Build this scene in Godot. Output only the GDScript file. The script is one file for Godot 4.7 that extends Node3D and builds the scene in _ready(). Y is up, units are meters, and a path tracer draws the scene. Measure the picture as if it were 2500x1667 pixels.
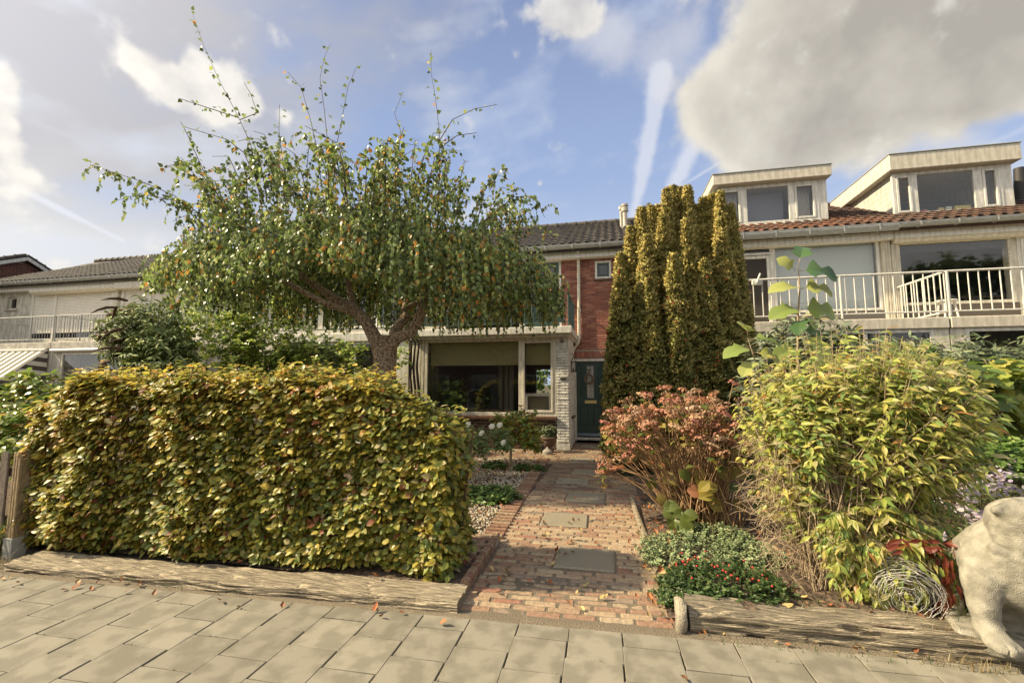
extends Node3D

const W := -12.5      # the row's front wall
const B := -10.8      # front of the bays and balconies
const EYE := Vector3(0, 1.55, 0)
var rng := RandomNumberGenerator.new()
var fbm := FastNoiseLite.new()
var noises := {}


class MB:
	var v := PackedVector3Array()
	var n := PackedVector3Array()
	var c := PackedColorArray()
	var col := Color.WHITE

	func tri(a: Vector3, b: Vector3, d: Vector3, na: Vector3, nb: Vector3, nd: Vector3) -> void:
		v.append(a)
		n.append(na)
		if (b - a).cross(d - a).dot(na + nb + nd) > 0.0:
			v.append(d)
			v.append(b)
			n.append(nd)
			n.append(nb)
		else:
			v.append(b)
			v.append(d)
			n.append(nb)
			n.append(nd)
		for i in 3:
			c.append(col)

	func quad(a: Vector3, b: Vector3, d: Vector3, e: Vector3, nm: Vector3) -> void:
		tri(a, b, d, nm, nm, nm)
		tri(a, d, e, nm, nm, nm)

	func box(p: Vector3, s: Vector3, bev := 0.0, q := Basis()) -> void:
		var h := s * 0.5
		var b := minf(bev, minf(h.x, minf(h.y, h.z)) * 0.9)
		var k := func(sg: Vector3, ax: int) -> Vector3:
			var r := sg * (h - Vector3(b, b, b))
			r[ax] = sg[ax] * h[ax]
			return p + q * r
		for ax in 3:
			var a1 := (ax + 1) % 3
			var a2 := (ax + 2) % 3
			for sg in [-1.0, 1.0]:
				var cs := []
				for e in [[-1.0, -1.0], [1.0, -1.0], [1.0, 1.0], [-1.0, 1.0]]:
					var s3 := Vector3()
					s3[ax] = sg
					s3[a1] = e[0]
					s3[a2] = e[1]
					cs.append(k.call(s3, ax))
				var nm := Vector3()
				nm[ax] = sg
				quad(cs[0], cs[1], cs[2], cs[3], q * nm)
				if b <= 0.0:
					continue
				for sg1 in [-1.0, 1.0]:
					var u := Vector3()
					u[ax] = sg
					u[a1] = sg1
					var w := u
					u[a2] = -1.0
					w[a2] = 1.0
					var en := Vector3()
					en[ax] = sg
					en[a1] = sg1
					quad(k.call(u, ax), k.call(w, ax), k.call(w, a1), k.call(u, a1), q * en.normalized())
		if b > 0.0:
			for i in 8:
				var s3 := Vector3(1 if i & 1 else -1, 1 if i & 2 else -1, 1 if i & 4 else -1)
				var nm := q * s3.normalized()
				tri(k.call(s3, 0), k.call(s3, 1), k.call(s3, 2), nm, nm, nm)

	# box from its two corners
	func bb(x0: float, x1: float, y0: float, y1: float, z0: float, z1: float, bev := 0.0) -> void:
		box(Vector3(x0 + x1, y0 + y1, z0 + z1) * 0.5, Vector3(absf(x1 - x0), absf(y1 - y0), absf(z1 - z0)), bev)

	func tube(pts: Array, rads: Array, sides := 6, cap := true) -> void:
		var m := pts.size()
		var up := Vector3.UP
		var rings := []
		var dirs := []
		for i in m:
			var d: Vector3 = (pts[mini(i + 1, m - 1)] - pts[maxi(i - 1, 0)]).normalized()
			if i == 0:
				up = Vector3.RIGHT if absf(d.y) > 0.9 else Vector3.UP
			var x := up.cross(d).normalized()
			if x.length() < 0.5:
				x = d.cross(Vector3(0.3, 0.5, 0.8)).normalized()
			var y := d.cross(x)
			up = y
			var ring := []
			for j in sides:
				var a := TAU * j / sides
				ring.append(x * cos(a) + y * sin(a))
			rings.append(ring)
			dirs.append(d)
		for i in m - 1:
			var r0: float = rads[mini(i, rads.size() - 1)]
			var r1: float = rads[mini(i + 1, rads.size() - 1)]
			for j in sides:
				var j2 := (j + 1) % sides
				var n0: Vector3 = rings[i][j]
				var n1: Vector3 = rings[i][j2]
				var n2: Vector3 = rings[i + 1][j2]
				var n3: Vector3 = rings[i + 1][j]
				tri(pts[i] + n0 * r0, pts[i] + n1 * r0, pts[i + 1] + n2 * r1, n0, n1, n2)
				tri(pts[i] + n0 * r0, pts[i + 1] + n2 * r1, pts[i + 1] + n3 * r1, n0, n2, n3)
		if cap:
			for e in [0, m - 1]:
				var r: float = rads[mini(e, rads.size() - 1)]
				var nm: Vector3 = dirs[e] * (-1.0 if e == 0 else 1.0)
				for j in range(1, sides - 1):
					tri(pts[e] + rings[e][0] * r, pts[e] + rings[e][j] * r, pts[e] + rings[e][j + 1] * r, nm, nm, nm)

	func lathe(prof: Array, seg: int, o: Vector3, fl := 0.0) -> void:
		for i in prof.size() - 1:
			var a: Vector2 = prof[i]
			var b: Vector2 = prof[i + 1]
			var t := (b - a).normalized()
			var nn := Vector2(t.y, -t.x)
			for j in seg:
				var g0 := TAU * j / seg
				var g1 := TAU * (j + 1) / seg
				var f0 := 1.0 + (fl if j % 2 == 0 else -fl)
				var f1 := 1.0 + (fl if (j + 1) % 2 == 0 else -fl)
				var d0 := Vector3(cos(g0), 0, sin(g0))
				var d1 := Vector3(cos(g1), 0, sin(g1))
				var n0 := d0 * nn.x + Vector3.UP * nn.y
				var n1 := d1 * nn.x + Vector3.UP * nn.y
				var p0 := o + d0 * a.x * f0 + Vector3.UP * a.y
				var p1 := o + d1 * a.x * f1 + Vector3.UP * a.y
				var p2 := o + d1 * b.x * f1 + Vector3.UP * b.y
				var p3 := o + d0 * b.x * f0 + Vector3.UP * b.y
				tri(p0, p1, p2, n0, n1, n1)
				tri(p0, p2, p3, n0, n1, n0)

	# polygon of (z, y) pairs drawn out along x
	func prism(poly: PackedVector2Array, x0: float, x1: float) -> void:
		var area := 0.0
		var m := poly.size()
		for i in m:
			area += poly[i].cross(poly[(i + 1) % m])
		var sgn := 1.0 if area > 0 else -1.0
		for i in m:
			var a := poly[i]
			var b := poly[(i + 1) % m]
			var e := (b - a).normalized()
			var nm := Vector3(0, -e.x, e.y) * sgn
			quad(Vector3(x0, a.y, a.x), Vector3(x0, b.y, b.x), Vector3(x1, b.y, b.x), Vector3(x1, a.y, a.x), nm)
		var t := Geometry2D.triangulate_polygon(poly)
		for i in range(0, t.size(), 3):
			for s in [[x0, Vector3.LEFT], [x1, Vector3.RIGHT]]:
				tri(Vector3(s[0], poly[t[i]].y, poly[t[i]].x), Vector3(s[0], poly[t[i + 1]].y, poly[t[i + 1]].x), Vector3(s[0], poly[t[i + 2]].y, poly[t[i + 2]].x), s[1], s[1], s[1])

	func ball(p: Vector3, r: Vector3, seg := 10, rows := 6) -> void:
		for i in rows:
			for j in seg:
				var q := []
				for e in [[i, j], [i, j + 1], [i + 1, j + 1], [i + 1, j]]:
					var th: float = PI * e[0] / rows
					var ph: float = TAU * e[1] / seg
					q.append(Vector3(sin(th) * cos(ph), cos(th), sin(th) * sin(ph)))
				tri(p + q[0] * r, p + q[1] * r, p + q[2] * r, q[0], q[1], q[2])
				tri(p + q[0] * r, p + q[2] * r, p + q[3] * r, q[0], q[2], q[3])

	func mesh() -> ArrayMesh:
		var a := []
		a.resize(Mesh.ARRAY_MAX)
		a[Mesh.ARRAY_VERTEX] = v
		a[Mesh.ARRAY_NORMAL] = n
		a[Mesh.ARRAY_COLOR] = c
		var m := ArrayMesh.new()
		m.add_surface_from_arrays(Mesh.PRIMITIVE_TRIANGLES, a)
		return m


class Fol:
	var t: Array[Transform3D] = []
	var c := PackedColorArray()
	var k := PackedInt32Array()


func L(r: float, g: float, b: float, a := 1.0) -> Color:
	var q := Color(r, g, b).linear_to_srgb()
	q.a = a
	return q


func rv() -> Vector3:
	return Vector3(rng.randf_range(-1, 1), rng.randf_range(-1, 1), rng.randf_range(-1, 1))


func rr(a: float, b: float) -> float:
	return rng.randf_range(a, b)


# ---------------------------------------------------------------- materials
func noise_tex(freq: float, oct: int, a: Color, b: Color, sd: int, kind := FastNoiseLite.TYPE_SIMPLEX_SMOOTH, lo := 0.25, hi := 0.75) -> NoiseTexture2D:
	var key := str([freq, oct, a, b, sd, kind, lo, hi])
	if noises.has(key):
		return noises[key]
	var f := FastNoiseLite.new()
	f.seed = sd
	f.noise_type = kind
	f.frequency = freq
	f.fractal_octaves = oct
	var t := NoiseTexture2D.new()
	t.width = 512
	t.height = 512
	t.seamless = true
	t.noise = f
	var g := Gradient.new()
	g.offsets = PackedFloat32Array([lo, hi])
	g.colors = PackedColorArray([a, b])
	t.color_ramp = g
	noises[key] = t
	return t


# two linear colours mixed by noise, with relief of bump cm; sc is repeats per metre, along each axis
func tex(a: Color, b: Color, freq: float, sc: Vector3, rough: float, bump := 0.0, sd := 1, bfreq := 0.0, lo := 0.25, hi := 0.75) -> StandardMaterial3D:
	var m := StandardMaterial3D.new()
	var la := a.srgb_to_linear()
	var lb := b.srgb_to_linear()
	var q := snappedf((la.r / maxf(lb.r, 0.001) + la.g / maxf(lb.g, 0.001) + la.b / maxf(lb.b, 0.001)) / 3.0, 0.1)
	m.albedo_texture = noise_tex(freq, 5, L(q, q, q), Color.WHITE, sd % 3, FastNoiseLite.TYPE_SIMPLEX_SMOOTH, lo, hi)
	m.albedo_color = b
	m.roughness = rough
	m.uv1_triplanar = true
	m.uv1_world_triplanar = true
	m.uv1_scale = sc
	if bump > 0.0:
		m.heightmap_enabled = true
		m.heightmap_texture = noise_tex(bfreq if bfreq > 0.0 else freq * 2.0, 5, Color.BLACK, Color.WHITE, sd % 3 + 7)
		m.heightmap_scale = bump
	return m


# blotches and streaks of dirt laid over a material
func stain(m: StandardMaterial3D, sc: Vector3, lo: float) -> void:
	m.detail_enabled = true
	m.detail_blend_mode = BaseMaterial3D.BLEND_MODE_MUL
	m.detail_uv_layer = BaseMaterial3D.DETAIL_UV_2
	m.detail_albedo = noise_tex(0.012, 5, L(lo, lo, lo * 0.97), Color.WHITE, 2, FastNoiseLite.TYPE_SIMPLEX_SMOOTH, 0.28, 0.6)
	m.uv2_triplanar = true
	m.uv2_world_triplanar = true
	m.uv2_scale = sc


func plain(c: Color, rough := 0.6, metal := 0.0) -> StandardMaterial3D:
	var m := StandardMaterial3D.new()
	m.albedo_color = c
	m.roughness = rough
	m.metallic = metal
	return m


func leafy(rough := 0.45, back := 0.7, tint := Color.WHITE) -> StandardMaterial3D:
	var m := StandardMaterial3D.new()
	m.vertex_color_use_as_albedo = true
	m.albedo_color = tint
	m.roughness = rough
	m.metallic_specular = 0.5
	m.backlight_enabled = true
	m.backlight = Color(back, back, back)
	m.cull_mode = BaseMaterial3D.CULL_DISABLED
	return m


func tinted(rough := 0.8) -> StandardMaterial3D:
	var m := StandardMaterial3D.new()
	m.vertex_color_use_as_albedo = true
	m.roughness = rough
	return m


func glass(alpha := 0.12, tint := Color(0.8, 0.9, 0.88)) -> StandardMaterial3D:
	var m := StandardMaterial3D.new()
	m.transparency = BaseMaterial3D.TRANSPARENCY_ALPHA
	m.albedo_color = Color(tint.r, tint.g, tint.b, alpha)
	m.roughness = 0.02
	m.metallic_specular = 0.7
	return m


# ---------------------------------------------------------------- nodes
func origin(o: Node) -> Vector3:
	var p := Vector3()
	while o is Node3D and o != self:
		p += o.position
		o = o.get_parent()
	return p


func tag(o: Node, label: String, category: String, group := "") -> void:
	o.set_meta("label", label)
	o.set_meta("category", category)
	if group:
		o.set_meta("group", group)


func thing(called: String, label: String, category: String, at: Vector3, group := "") -> Node3D:
	var o := Node3D.new()
	o.name = called
	add_child(o, true)
	o.position = at
	tag(o, label, category, group)
	return o


# shapes are given in world positions; the node is set back by where its parent stands
func part(called: String, m, mat: Material, parent: Node, label := "") -> MeshInstance3D:
	var o := MeshInstance3D.new()
	o.name = called
	o.mesh = m.mesh() if m is MB else m
	o.material_override = mat
	parent.add_child(o, true)
	o.position = -origin(parent)
	if label:
		o.set_meta("label", label)
	return o


func solo(called: String, m, mat: Material, label: String, category: String, group := "") -> MeshInstance3D:
	var o := part(called, m, mat, self)
	tag(o, label, category, group)
	return o


func struct(called: String, m, mat: Material, parent: Node = self) -> MeshInstance3D:
	var o := part(called, m, mat, parent)
	if parent == self:
		o.set_meta("kind", "structure")
	return o


# instanced copies: the n nearest as parts of their own, the rest as one part of kind stuff
func scatter(f: Fol, parent: Node, called: String, m: Mesh, mat: Material, n_own := 0, own := "leaf", pal := []) -> void:
	var idx := range(f.t.size())
	var rest := idx
	if n_own > 0:
		var d := PackedFloat32Array()
		for i in idx:
			d.append(f.t[i].origin.distance_squared_to(EYE))
		idx.sort_custom(func(a, b): return d[a] < d[b])
		var pm := []
		for p in pal:
			var q: StandardMaterial3D = mat.duplicate()
			q.albedo_color = L(p.r, p.g, p.b)
			pm.append(q)
		var o0 := origin(parent)
		for i in idx.slice(0, n_own):
			var o := MeshInstance3D.new()
			o.name = own
			o.mesh = m
			o.material_override = pm[f.k[i]] if pm.size() else mat
			parent.add_child(o, true)
			o.transform = Transform3D(f.t[i].basis, f.t[i].origin - o0)
		rest = idx.slice(n_own)
	if rest.is_empty():
		return
	var buf := PackedFloat32Array()
	buf.resize(rest.size() * 16)
	var w := 0
	for i in rest:
		var b := f.t[i].basis
		var p := f.t[i].origin
		var col := f.c[i]
		for r in 3:
			buf[w] = b.x[r]
			buf[w + 1] = b.y[r]
			buf[w + 2] = b.z[r]
			buf[w + 3] = p[r]
			w += 4
		buf[w] = col.r
		buf[w + 1] = col.g
		buf[w + 2] = col.b
		buf[w + 3] = 1.0
		w += 4
	var mm := MultiMesh.new()
	mm.transform_format = MultiMesh.TRANSFORM_3D
	mm.use_colors = true
	mm.mesh = m
	mm.instance_count = rest.size()
	mm.buffer = buf
	var o := MultiMeshInstance3D.new()
	o.name = called
	o.multimesh = mm
	o.material_override = mat
	parent.add_child(o, true)
	o.position = -origin(parent)
	o.set_meta("kind", "stuff")


func jit(c: Color, a: float) -> Color:
	var k := 1.0 + rr(-a, a)
	return Color(c.r * k * (1.0 + rr(-a, a) * 0.4), c.g * k, c.b * k * (1.0 + rr(-a, a) * 0.5))


# a leaf along +y from its stalk, facing +z: half widths at equal steps, folded along the midrib, curling back
func leaf_mesh(ws: Array, fold := 0.25, curl := 0.25, wave := 0.0) -> ArrayMesh:
	var m := MB.new()
	var k := ws.size()
	var rows := []
	for i in k:
		var t := float(i) / (k - 1)
		var w: float = ws[i]
		var z := -curl * t * t
		rows.append([Vector3(-w, t + 0.02, z + fold * w + wave * sin(t * 9.0)), Vector3(0, t, z), Vector3(w, t + 0.02, z + fold * w - wave * sin(t * 9.0))])
	for i in k - 1:
		var a: Array = rows[i]
		var b: Array = rows[i + 1]
		for s in 2:
			m.col = Color(0.92, 0.92, 0.92) if s == 0 else Color(1.06, 1.06, 1.0)
			var na := Vector3(fold if s == 0 else -fold, 0.0, 1.0)
			var n0 := (na + Vector3(0, 2.0 * curl * i / (k - 1), 0)).normalized()
			var n1 := (na + Vector3(0, 2.0 * curl * (i + 1) / (k - 1), 0)).normalized()
			if ws[i] > 0.001 or s == 0 or true:
				m.tri(a[s], a[s + 1], b[s + 1], n0, n0, n1)
				m.tri(a[s], b[s + 1], b[s], n0, n1, n1)
	return m.mesh()


func lt(p: Vector3, dir: Vector3, nrm: Vector3, s: float) -> Transform3D:
	var y := dir.normalized()
	var x := y.cross(nrm)
	if x.length() < 0.01:
		x = y.cross(Vector3(0.31, 0.2, 0.9))
	x = x.normalized()
	return Transform3D(Basis(x * s, y * s, x.cross(y) * s), p)


func pick(ws: Array) -> int:
	var t := rng.randf()
	for i in ws.size():
		t -= ws[i]
		if t <= 0.0:
			return i
	return ws.size() - 1
# ---------------------------------------------------------------- sky: air and clouds by direction
func make_sky() -> Sky:
	var w := 3072
	var h := 1536
	var px := PackedFloat32Array()
	px.resize(w * h * 3)
	# cumulus banks and thin cloud: azimuth, height, radius in degrees
	var bank := [[18.4, 31.2, 6.5], [24.7, 32.7, 6.8], [13.2, 30.4, 4.1], [22.3, 26.5, 4.5], [16.7, 25.8, 3.3], [20.1, 23.6, 3.0], [30.1, 31, 5.9], [27.6, 26.8, 3.8], [36, 28.8, 5], [38, 25.5, 3.6], [34.9, 25.9, 3.0], [24, 28.5, 3.2], [30, 39, 8], [42, 34, 8], [48, 27, 7], [62, 30, 8], [75, 26, 6], [-110, 35, 9], [-130, 28, 8], [150, 30, 10], [175, 25, 8], [120, 40, 9], [-160, 45, 10]]
	var puff := [[-54.5, 29.6, 1.1], [-52.3, 28.9, 1.7], [-49.5, 31.6, 1.5], [-49.7, 29.3, 1.9], [-47, 29.7, 2.2], [-44.4, 29.5, 1.7], [-40.8, 29.1, 1.0], [-47.5, 28.2, 1.6], [-62.9, 24.5, 1.5], [-62.2, 19.6, 1.7], [-61.3, 17.1, 1.6], [-63, 21.5, 1.4], [-5.5, 42.2, 2.8], [-2, 40.6, 2.6], [-80, 22, 4], [-72, 27, 3], [100, 18, 4], [140, 16, 5], [-140, 15, 5], [-8.5, 25.2, 0.5], [-11, 24.6, 0.4], [-6.5, 24.0, 0.4]]
	var haze := [[1.9, 38.7, 2.6], [6.8, 36.8, 2.6], [11.1, 37.6, 2.6], [12.4, 34.2, 2.2], [7.2, 33.5, 1.6], [-2, 39.5, 3.5], [33, 21, 3], [36, 18.5, 3]]
	var trail := [[7.2, 35.0, 2.4, 17.0, 1.1, 0.7], [11.5, 28.6, 4.2, 16.5, 1.2, 0.75], [15.3, 25.6, 8.9, 23.1, 0.22, 0.5], [-61.5, 16.7, -54.3, 13.8, 0.28, 0.6], [39, 21.2, 32, 19.5, 0.5, 0.3], [-90, 30, -75, 20, 0.4, 0.4]]
	var f1 := FastNoiseLite.new()
	f1.seed = 11
	f1.frequency = 7.0
	f1.fractal_octaves = 6
	f1.fractal_gain = 0.55
	var f2 := FastNoiseLite.new()
	f2.seed = 23
	f2.frequency = 2.2
	f2.fractal_octaves = 5
	# coarse fields of how much cloud each place is given
	var cw := 512
	var ch := 256
	var field := []
	for g in [bank, puff, haze]:
		var im := Image.create(cw, ch, false, Image.FORMAT_RF)
		for y in range(0, ch / 2):
			var el := 90.0 - 180.0 * (y + 0.5) / ch
			for x in cw:
				var az := wrapf((x + 0.5) / cw * 360.0, -180.0, 180.0)
				var best := 0.0
				for q in g:
					var dy: float = (el - q[1])
					if absf(dy) > q[2] * 3.0:
						continue
					var dx: float = wrapf(az - q[0], -180.0, 180.0) * cos(deg_to_rad(el))
					if absf(dx) > q[2] * 3.0:
						continue
					best += exp(-(dx * dx + dy * dy) / (q[2] * q[2]) * 1.1)
				im.set_pixel(x, y, Color(minf(best, 1.35) - 0.48, 0, 0))
		im.resize(w, h, Image.INTERPOLATE_CUBIC)
		field.append(im.get_data().to_float32_array())
	var c_top := Vector3(0.21, 0.275, 0.46)
	var c_mid := Vector3(0.305, 0.40, 0.62)
	var c_low := Vector3(0.58, 0.67, 0.82)
	var hill := Vector3(0.55, 0.6, 0.66)
	for y in h:
		var el := 90.0 - 180.0 * (y + 0.5) / h
		var ce := cos(deg_to_rad(el))
		var se := sin(deg_to_rad(el))
		for x in w:
			var at := (y * w + x) * 3
			if el < -1.0:
				px[at] = hill.x * 0.4
				px[at + 1] = hill.y * 0.36
				px[at + 2] = hill.z * 0.3
				continue
			var az := wrapf((x + 0.5) / w * 360.0, -180.0, 180.0)
			var ra := deg_to_rad(az)
			var d := Vector3(sin(ra) * ce, se, -cos(ra) * ce)
			var t := clampf(el / 40.0, 0.0, 1.0)
			var col := c_low.lerp(c_mid, smoothstep(0.15, 0.68, t)).lerp(c_top, smoothstep(0.6, 1.15, el / 40.0))
			# brighter, whiter air towards the sun (azimuth -98)
			var tosun := clampf(d.dot(Vector3(-0.74, 0.616, 0.27)) * 0.5 + 0.5, 0.0, 1.0)
			var n1 := f1.get_noise_3dv(d)
			var n2 := f2.get_noise_3d(d.x * 1.0 + d.y * 0.8, d.y * 3.2 - d.x, d.z)
			var aura := pow(maxf(tosun * 2.0 - 1.0, 0.0), 5.0)
			var veil := smoothstep(0.66, 0.84, tosun + n2 * 0.12 + n1 * 0.02)
			var vcol := Vector3(0.43, 0.42, 0.435).lerp(Vector3(0.64, 0.63, 0.61), clampf(smoothstep(24.0, 9.0, el) + n2 * 0.35, 0.0, 1.0))
			col = col.lerp(vcol, veil * 0.93)
			var behind := smoothstep(-0.05, 0.75, d.dot(Vector3(0.15, 0.25, 0.95)) + n2 * 0.25)  # bright veil added to the unseen sky behind the camera, as fill light
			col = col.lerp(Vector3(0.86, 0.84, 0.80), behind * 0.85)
			# streaks in the blue
			col = col.lerp(Vector3(0.56, 0.62, 0.74), clampf(n2 * 0.9 + n1 * 0.25 - 0.02, 0.0, 0.45))
			var i := y * w + x
			var hz := smoothstep(-0.35, 0.75, field[2][i] + n1 * 0.7 + n2 * 0.2)
			col = col.lerp(Vector3(0.62, 0.62, 0.66), hz * 0.6)
			for q in trail:
				if az < minf(q[0], q[2]) - 3.0 or az > maxf(q[0], q[2]) + 3.0 or el > maxf(q[1], q[3]) + 2.0 or el < minf(q[1], q[3]) - 2.0:
					continue
				var p := Vector2(az * ce, el)
				var a := Vector2(q[0] * ce, q[1])
				var b := Vector2(q[2] * ce, q[3])
				var s := Geometry2D.get_closest_point_to_segment(p, a, b)
				var ww: float = q[4] * (0.75 + 0.5 * (s - b).length() / maxf((a - b).length(), 0.1))
				var k := 1.0 - p.distance_to(s) / ww + n1 * 0.8
				col = col.lerp(Vector3(0.66, 0.68, 0.75), smoothstep(-0.1, 0.7, k) * q[5])
			var n3 := f1.get_noise_3dv(d * 2.7)
			var kb: float = field[0][i] * 1.15 + n1 * 0.62 + n2 * 0.12 + n3 * 0.16
			if kb > -0.4:
				var dens := smoothstep(-0.30, 0.42, kb)
				var off := f1.get_noise_3dv(d + Vector3(-0.035, 0.02, 0.0)) * 0.5 + f2.get_noise_3dv(d * 1.6) * 0.5
				var lit := clampf(0.80 - kb * 0.50 + (n1 * 0.45 - off * 0.9) * 0.9 + n3 * 0.18, 0.0, 1.0)
				# the banks turn grey to the right and underneath, away from the sun
				lit = clampf(lit + smoothstep(24.0, 11.0, az) * 0.30 - smoothstep(19.0, 32.0, az) * 0.16, 0.0, 1.0)
				var cc := Vector3(0.40, 0.37, 0.325).lerp(Vector3(0.72, 0.675, 0.585), lit)
				col = col.lerp(cc, dens * 0.97)
			var kp: float = field[1][i] * 1.1 + n1 * 1.0 + f1.get_noise_3dv(d * 2.7) * 0.3
			if kp > -0.3:
				var dens := smoothstep(-0.18, 0.42, kp)
				var off := f1.get_noise_3dv(d + Vector3(-0.03, 0.015, 0.01))
				var lit := clampf(0.75 + (n1 - off) * 1.2, 0.0, 1.0)
				col = col.lerp(Vector3(0.56, 0.54, 0.52).lerp(Vector3(0.78, 0.75, 0.69), lit), dens * 0.85)
			px[at] = col.x * (0.56 + 0.9 * aura)
			px[at + 1] = col.y * (0.56 + 0.87 * aura)
			px[at + 2] = col.z * (0.56 + 0.8 * aura)
	var img := Image.create_from_data(w, h, false, Image.FORMAT_RGBF, px.to_byte_array())
	var sm := PanoramaSkyMaterial.new()
	sm.panorama = ImageTexture.create_from_image(img)
	var sky := Sky.new()
	sky.sky_material = sm
	return sky
# ---------------------------------------------------------------- houses
const EAVE_Y := 5.4
const EAVE_Z := -12.08
const RIDGE_Z := -16.3
const SL := 0.4877    # tangent of the roof's 26 degrees
var M := {}


func make_materials() -> void:
	M.brick = tinted(0.85)
	M.brick.heightmap_enabled = true
	M.brick.heightmap_texture = noise_tex(0.05, 4, Color.BLACK, Color.WHITE, 3)
	M.brick.heightmap_scale = 0.25
	M.brick.uv1_triplanar = true
	M.brick.uv1_world_triplanar = true
	M.brick.uv1_scale = Vector3(4, 4, 4)
	M.brick.albedo_texture = noise_tex(0.03, 4, Color(0.72, 0.72, 0.72), Color(1, 1, 1), 4)
	M.mortar = tex(L(0.30, 0.25, 0.20), L(0.42, 0.37, 0.30), 0.03, Vector3(2, 2, 2), 0.95, 0.2)
	M.white_brick = tex(L(0.58, 0.56, 0.51), L(0.74, 0.72, 0.67), 0.012, Vector3(1.5, 1.5, 1.5), 0.6, 0.25, 2, 0.05)
	M.pale_brick = tex(L(0.52, 0.50, 0.43), L(0.62, 0.59, 0.51), 0.03, Vector3(0.6, 1.6, 0.6), 0.8, 0.3, 3, 0.05)
	M.cream = tex(L(0.58, 0.53, 0.44), L(0.64, 0.59, 0.49), 0.01, Vector3(1, 1, 1), 0.5, 0.05, 4)
	M.white = tex(L(0.66, 0.64, 0.58), L(0.73, 0.71, 0.65), 0.012, Vector3(1, 1, 1), 0.42, 0.05, 5)
	M.warm_white = tex(L(0.60, 0.55, 0.44), L(0.70, 0.65, 0.54), 0.012, Vector3(1, 3, 1), 0.45, 0.05, 6)
	M.concrete = tex(L(0.44, 0.41, 0.35), L(0.58, 0.54, 0.47), 0.015, Vector3(1, 1, 1), 0.85, 0.2, 7)
	M.zinc = tex(L(0.25, 0.26, 0.26), L(0.38, 0.39, 0.38), 0.02, Vector3(0.6, 3, 3), 0.5, 0.03, 8)
	M.lead = plain(L(0.06, 0.065, 0.075), 0.5)
	M.green = tex(L(0.024, 0.055, 0.046), L(0.032, 0.068, 0.057), 0.02, Vector3(1, 1, 1), 0.32, 0.03, 9)
	M.green_rail = plain(L(0.05, 0.085, 0.075), 0.5)
	M.dark = plain(L(0.02, 0.018, 0.016), 0.9)
	M.wall_in = plain(L(0.30, 0.27, 0.24), 0.9)
	M.glass = glass(0.04, Color(0.2, 0.24, 0.24))
	M.glass_dark = glass(0.4, Color(0.10, 0.11, 0.13))
	M.curtain = tex(L(0.45, 0.42, 0.37), L(0.6, 0.57, 0.52), 0.02, Vector3(6, 0.3, 6), 0.9, 0.6, 10)
	M.blind_pale = plain(L(0.46, 0.51, 0.51), 0.8)
	M.blind = tex(L(0.20, 0.18, 0.07), L(0.34, 0.31, 0.14), 0.03, Vector3(2, 14, 2), 0.85, 0.25, 12)
	M.shutter = tex(L(0.66, 0.62, 0.54), L(0.74, 0.70, 0.62), 0.01, Vector3(1, 1, 1), 0.5, 0.0, 13)
	M.brown_sill = tex(L(0.08, 0.035, 0.02), L(0.13, 0.06, 0.035), 0.03, Vector3(2, 2, 2), 0.6, 0.1, 14)
	M.brass = plain(L(0.75, 0.58, 0.25), 0.3, 0.9)
	M.steel = plain(L(0.6, 0.58, 0.52), 0.3, 0.8)
	M.iron = plain(L(0.02, 0.02, 0.022), 0.55, 0.3)
	M.boards = tex(L(0.5, 0.48, 0.42), L(0.58, 0.56, 0.5), 0.02, Vector3(1, 4, 1), 0.55, 0.05, 15)
	for k in [M.cream, M.white, M.warm_white, M.boards]:
		stain(k, Vector3(1.6, 0.22, 1.6), 0.80)
	for k in [M.pale_brick, M.concrete, M.white_brick]:
		stain(k, Vector3(0.7, 0.35, 0.7), 0.72)
	for k in [["dark", [Vector3(0.060, 0.053, 0.049), Vector3(0.075, 0.066, 0.060), Vector3(0.095, 0.083, 0.073), Vector3(0.050, 0.045, 0.043)]], ["orange", [Vector3(0.125, 0.062, 0.042), Vector3(0.095, 0.053, 0.040), Vector3(0.17, 0.074, 0.045), Vector3(0.075, 0.047, 0.038)]], ["brown", [Vector3(0.105, 0.060, 0.045), Vector3(0.085, 0.052, 0.042), Vector3(0.125, 0.070, 0.05), Vector3(0.075, 0.045, 0.035)]]]:
		var l := []
		for v in k[1]:
			l.append(tex(L(v.x * 0.7, v.y * 0.7, v.z * 0.7), L(v.x * 1.25, v.y * 1.25, v.z * 1.2), 0.03, Vector3(2, 2, 2), 0.8, 0.25, 16))
		M["tile_" + k[0]] = l


# a wall facing the street with openings [x0, x1, y0, y1]
func wall(called: String, x0: float, x1: float, y0: float, y1: float, z: float, th: float, holes: Array, mat: Material, parent: Node) -> MeshInstance3D:
	var xs := [x0, x1]
	for q in holes:
		xs.append_array([clampf(q[0], x0, x1), clampf(q[1], x0, x1)])
	xs.sort()
	var m := MB.new()
	for i in xs.size() - 1:
		if xs[i + 1] - xs[i] < 0.001:
			continue
		var c: float = (xs[i] + xs[i + 1]) * 0.5
		var cuts := []
		for q in holes:
			if c > q[0] and c < q[1]:
				cuts.append([q[2], q[3]])
		cuts.sort_custom(func(a, b): return a[0] < b[0])
		var y := y0
		for q in cuts:
			if q[0] > y + 0.001:
				m.bb(xs[i], xs[i + 1], y, q[0], z - th, z)
			y = maxf(y, q[1])
		if y1 > y + 0.001:
			m.bb(xs[i], xs[i + 1], y, y1, z - th, z)
	return part(called, m, mat, parent)


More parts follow.
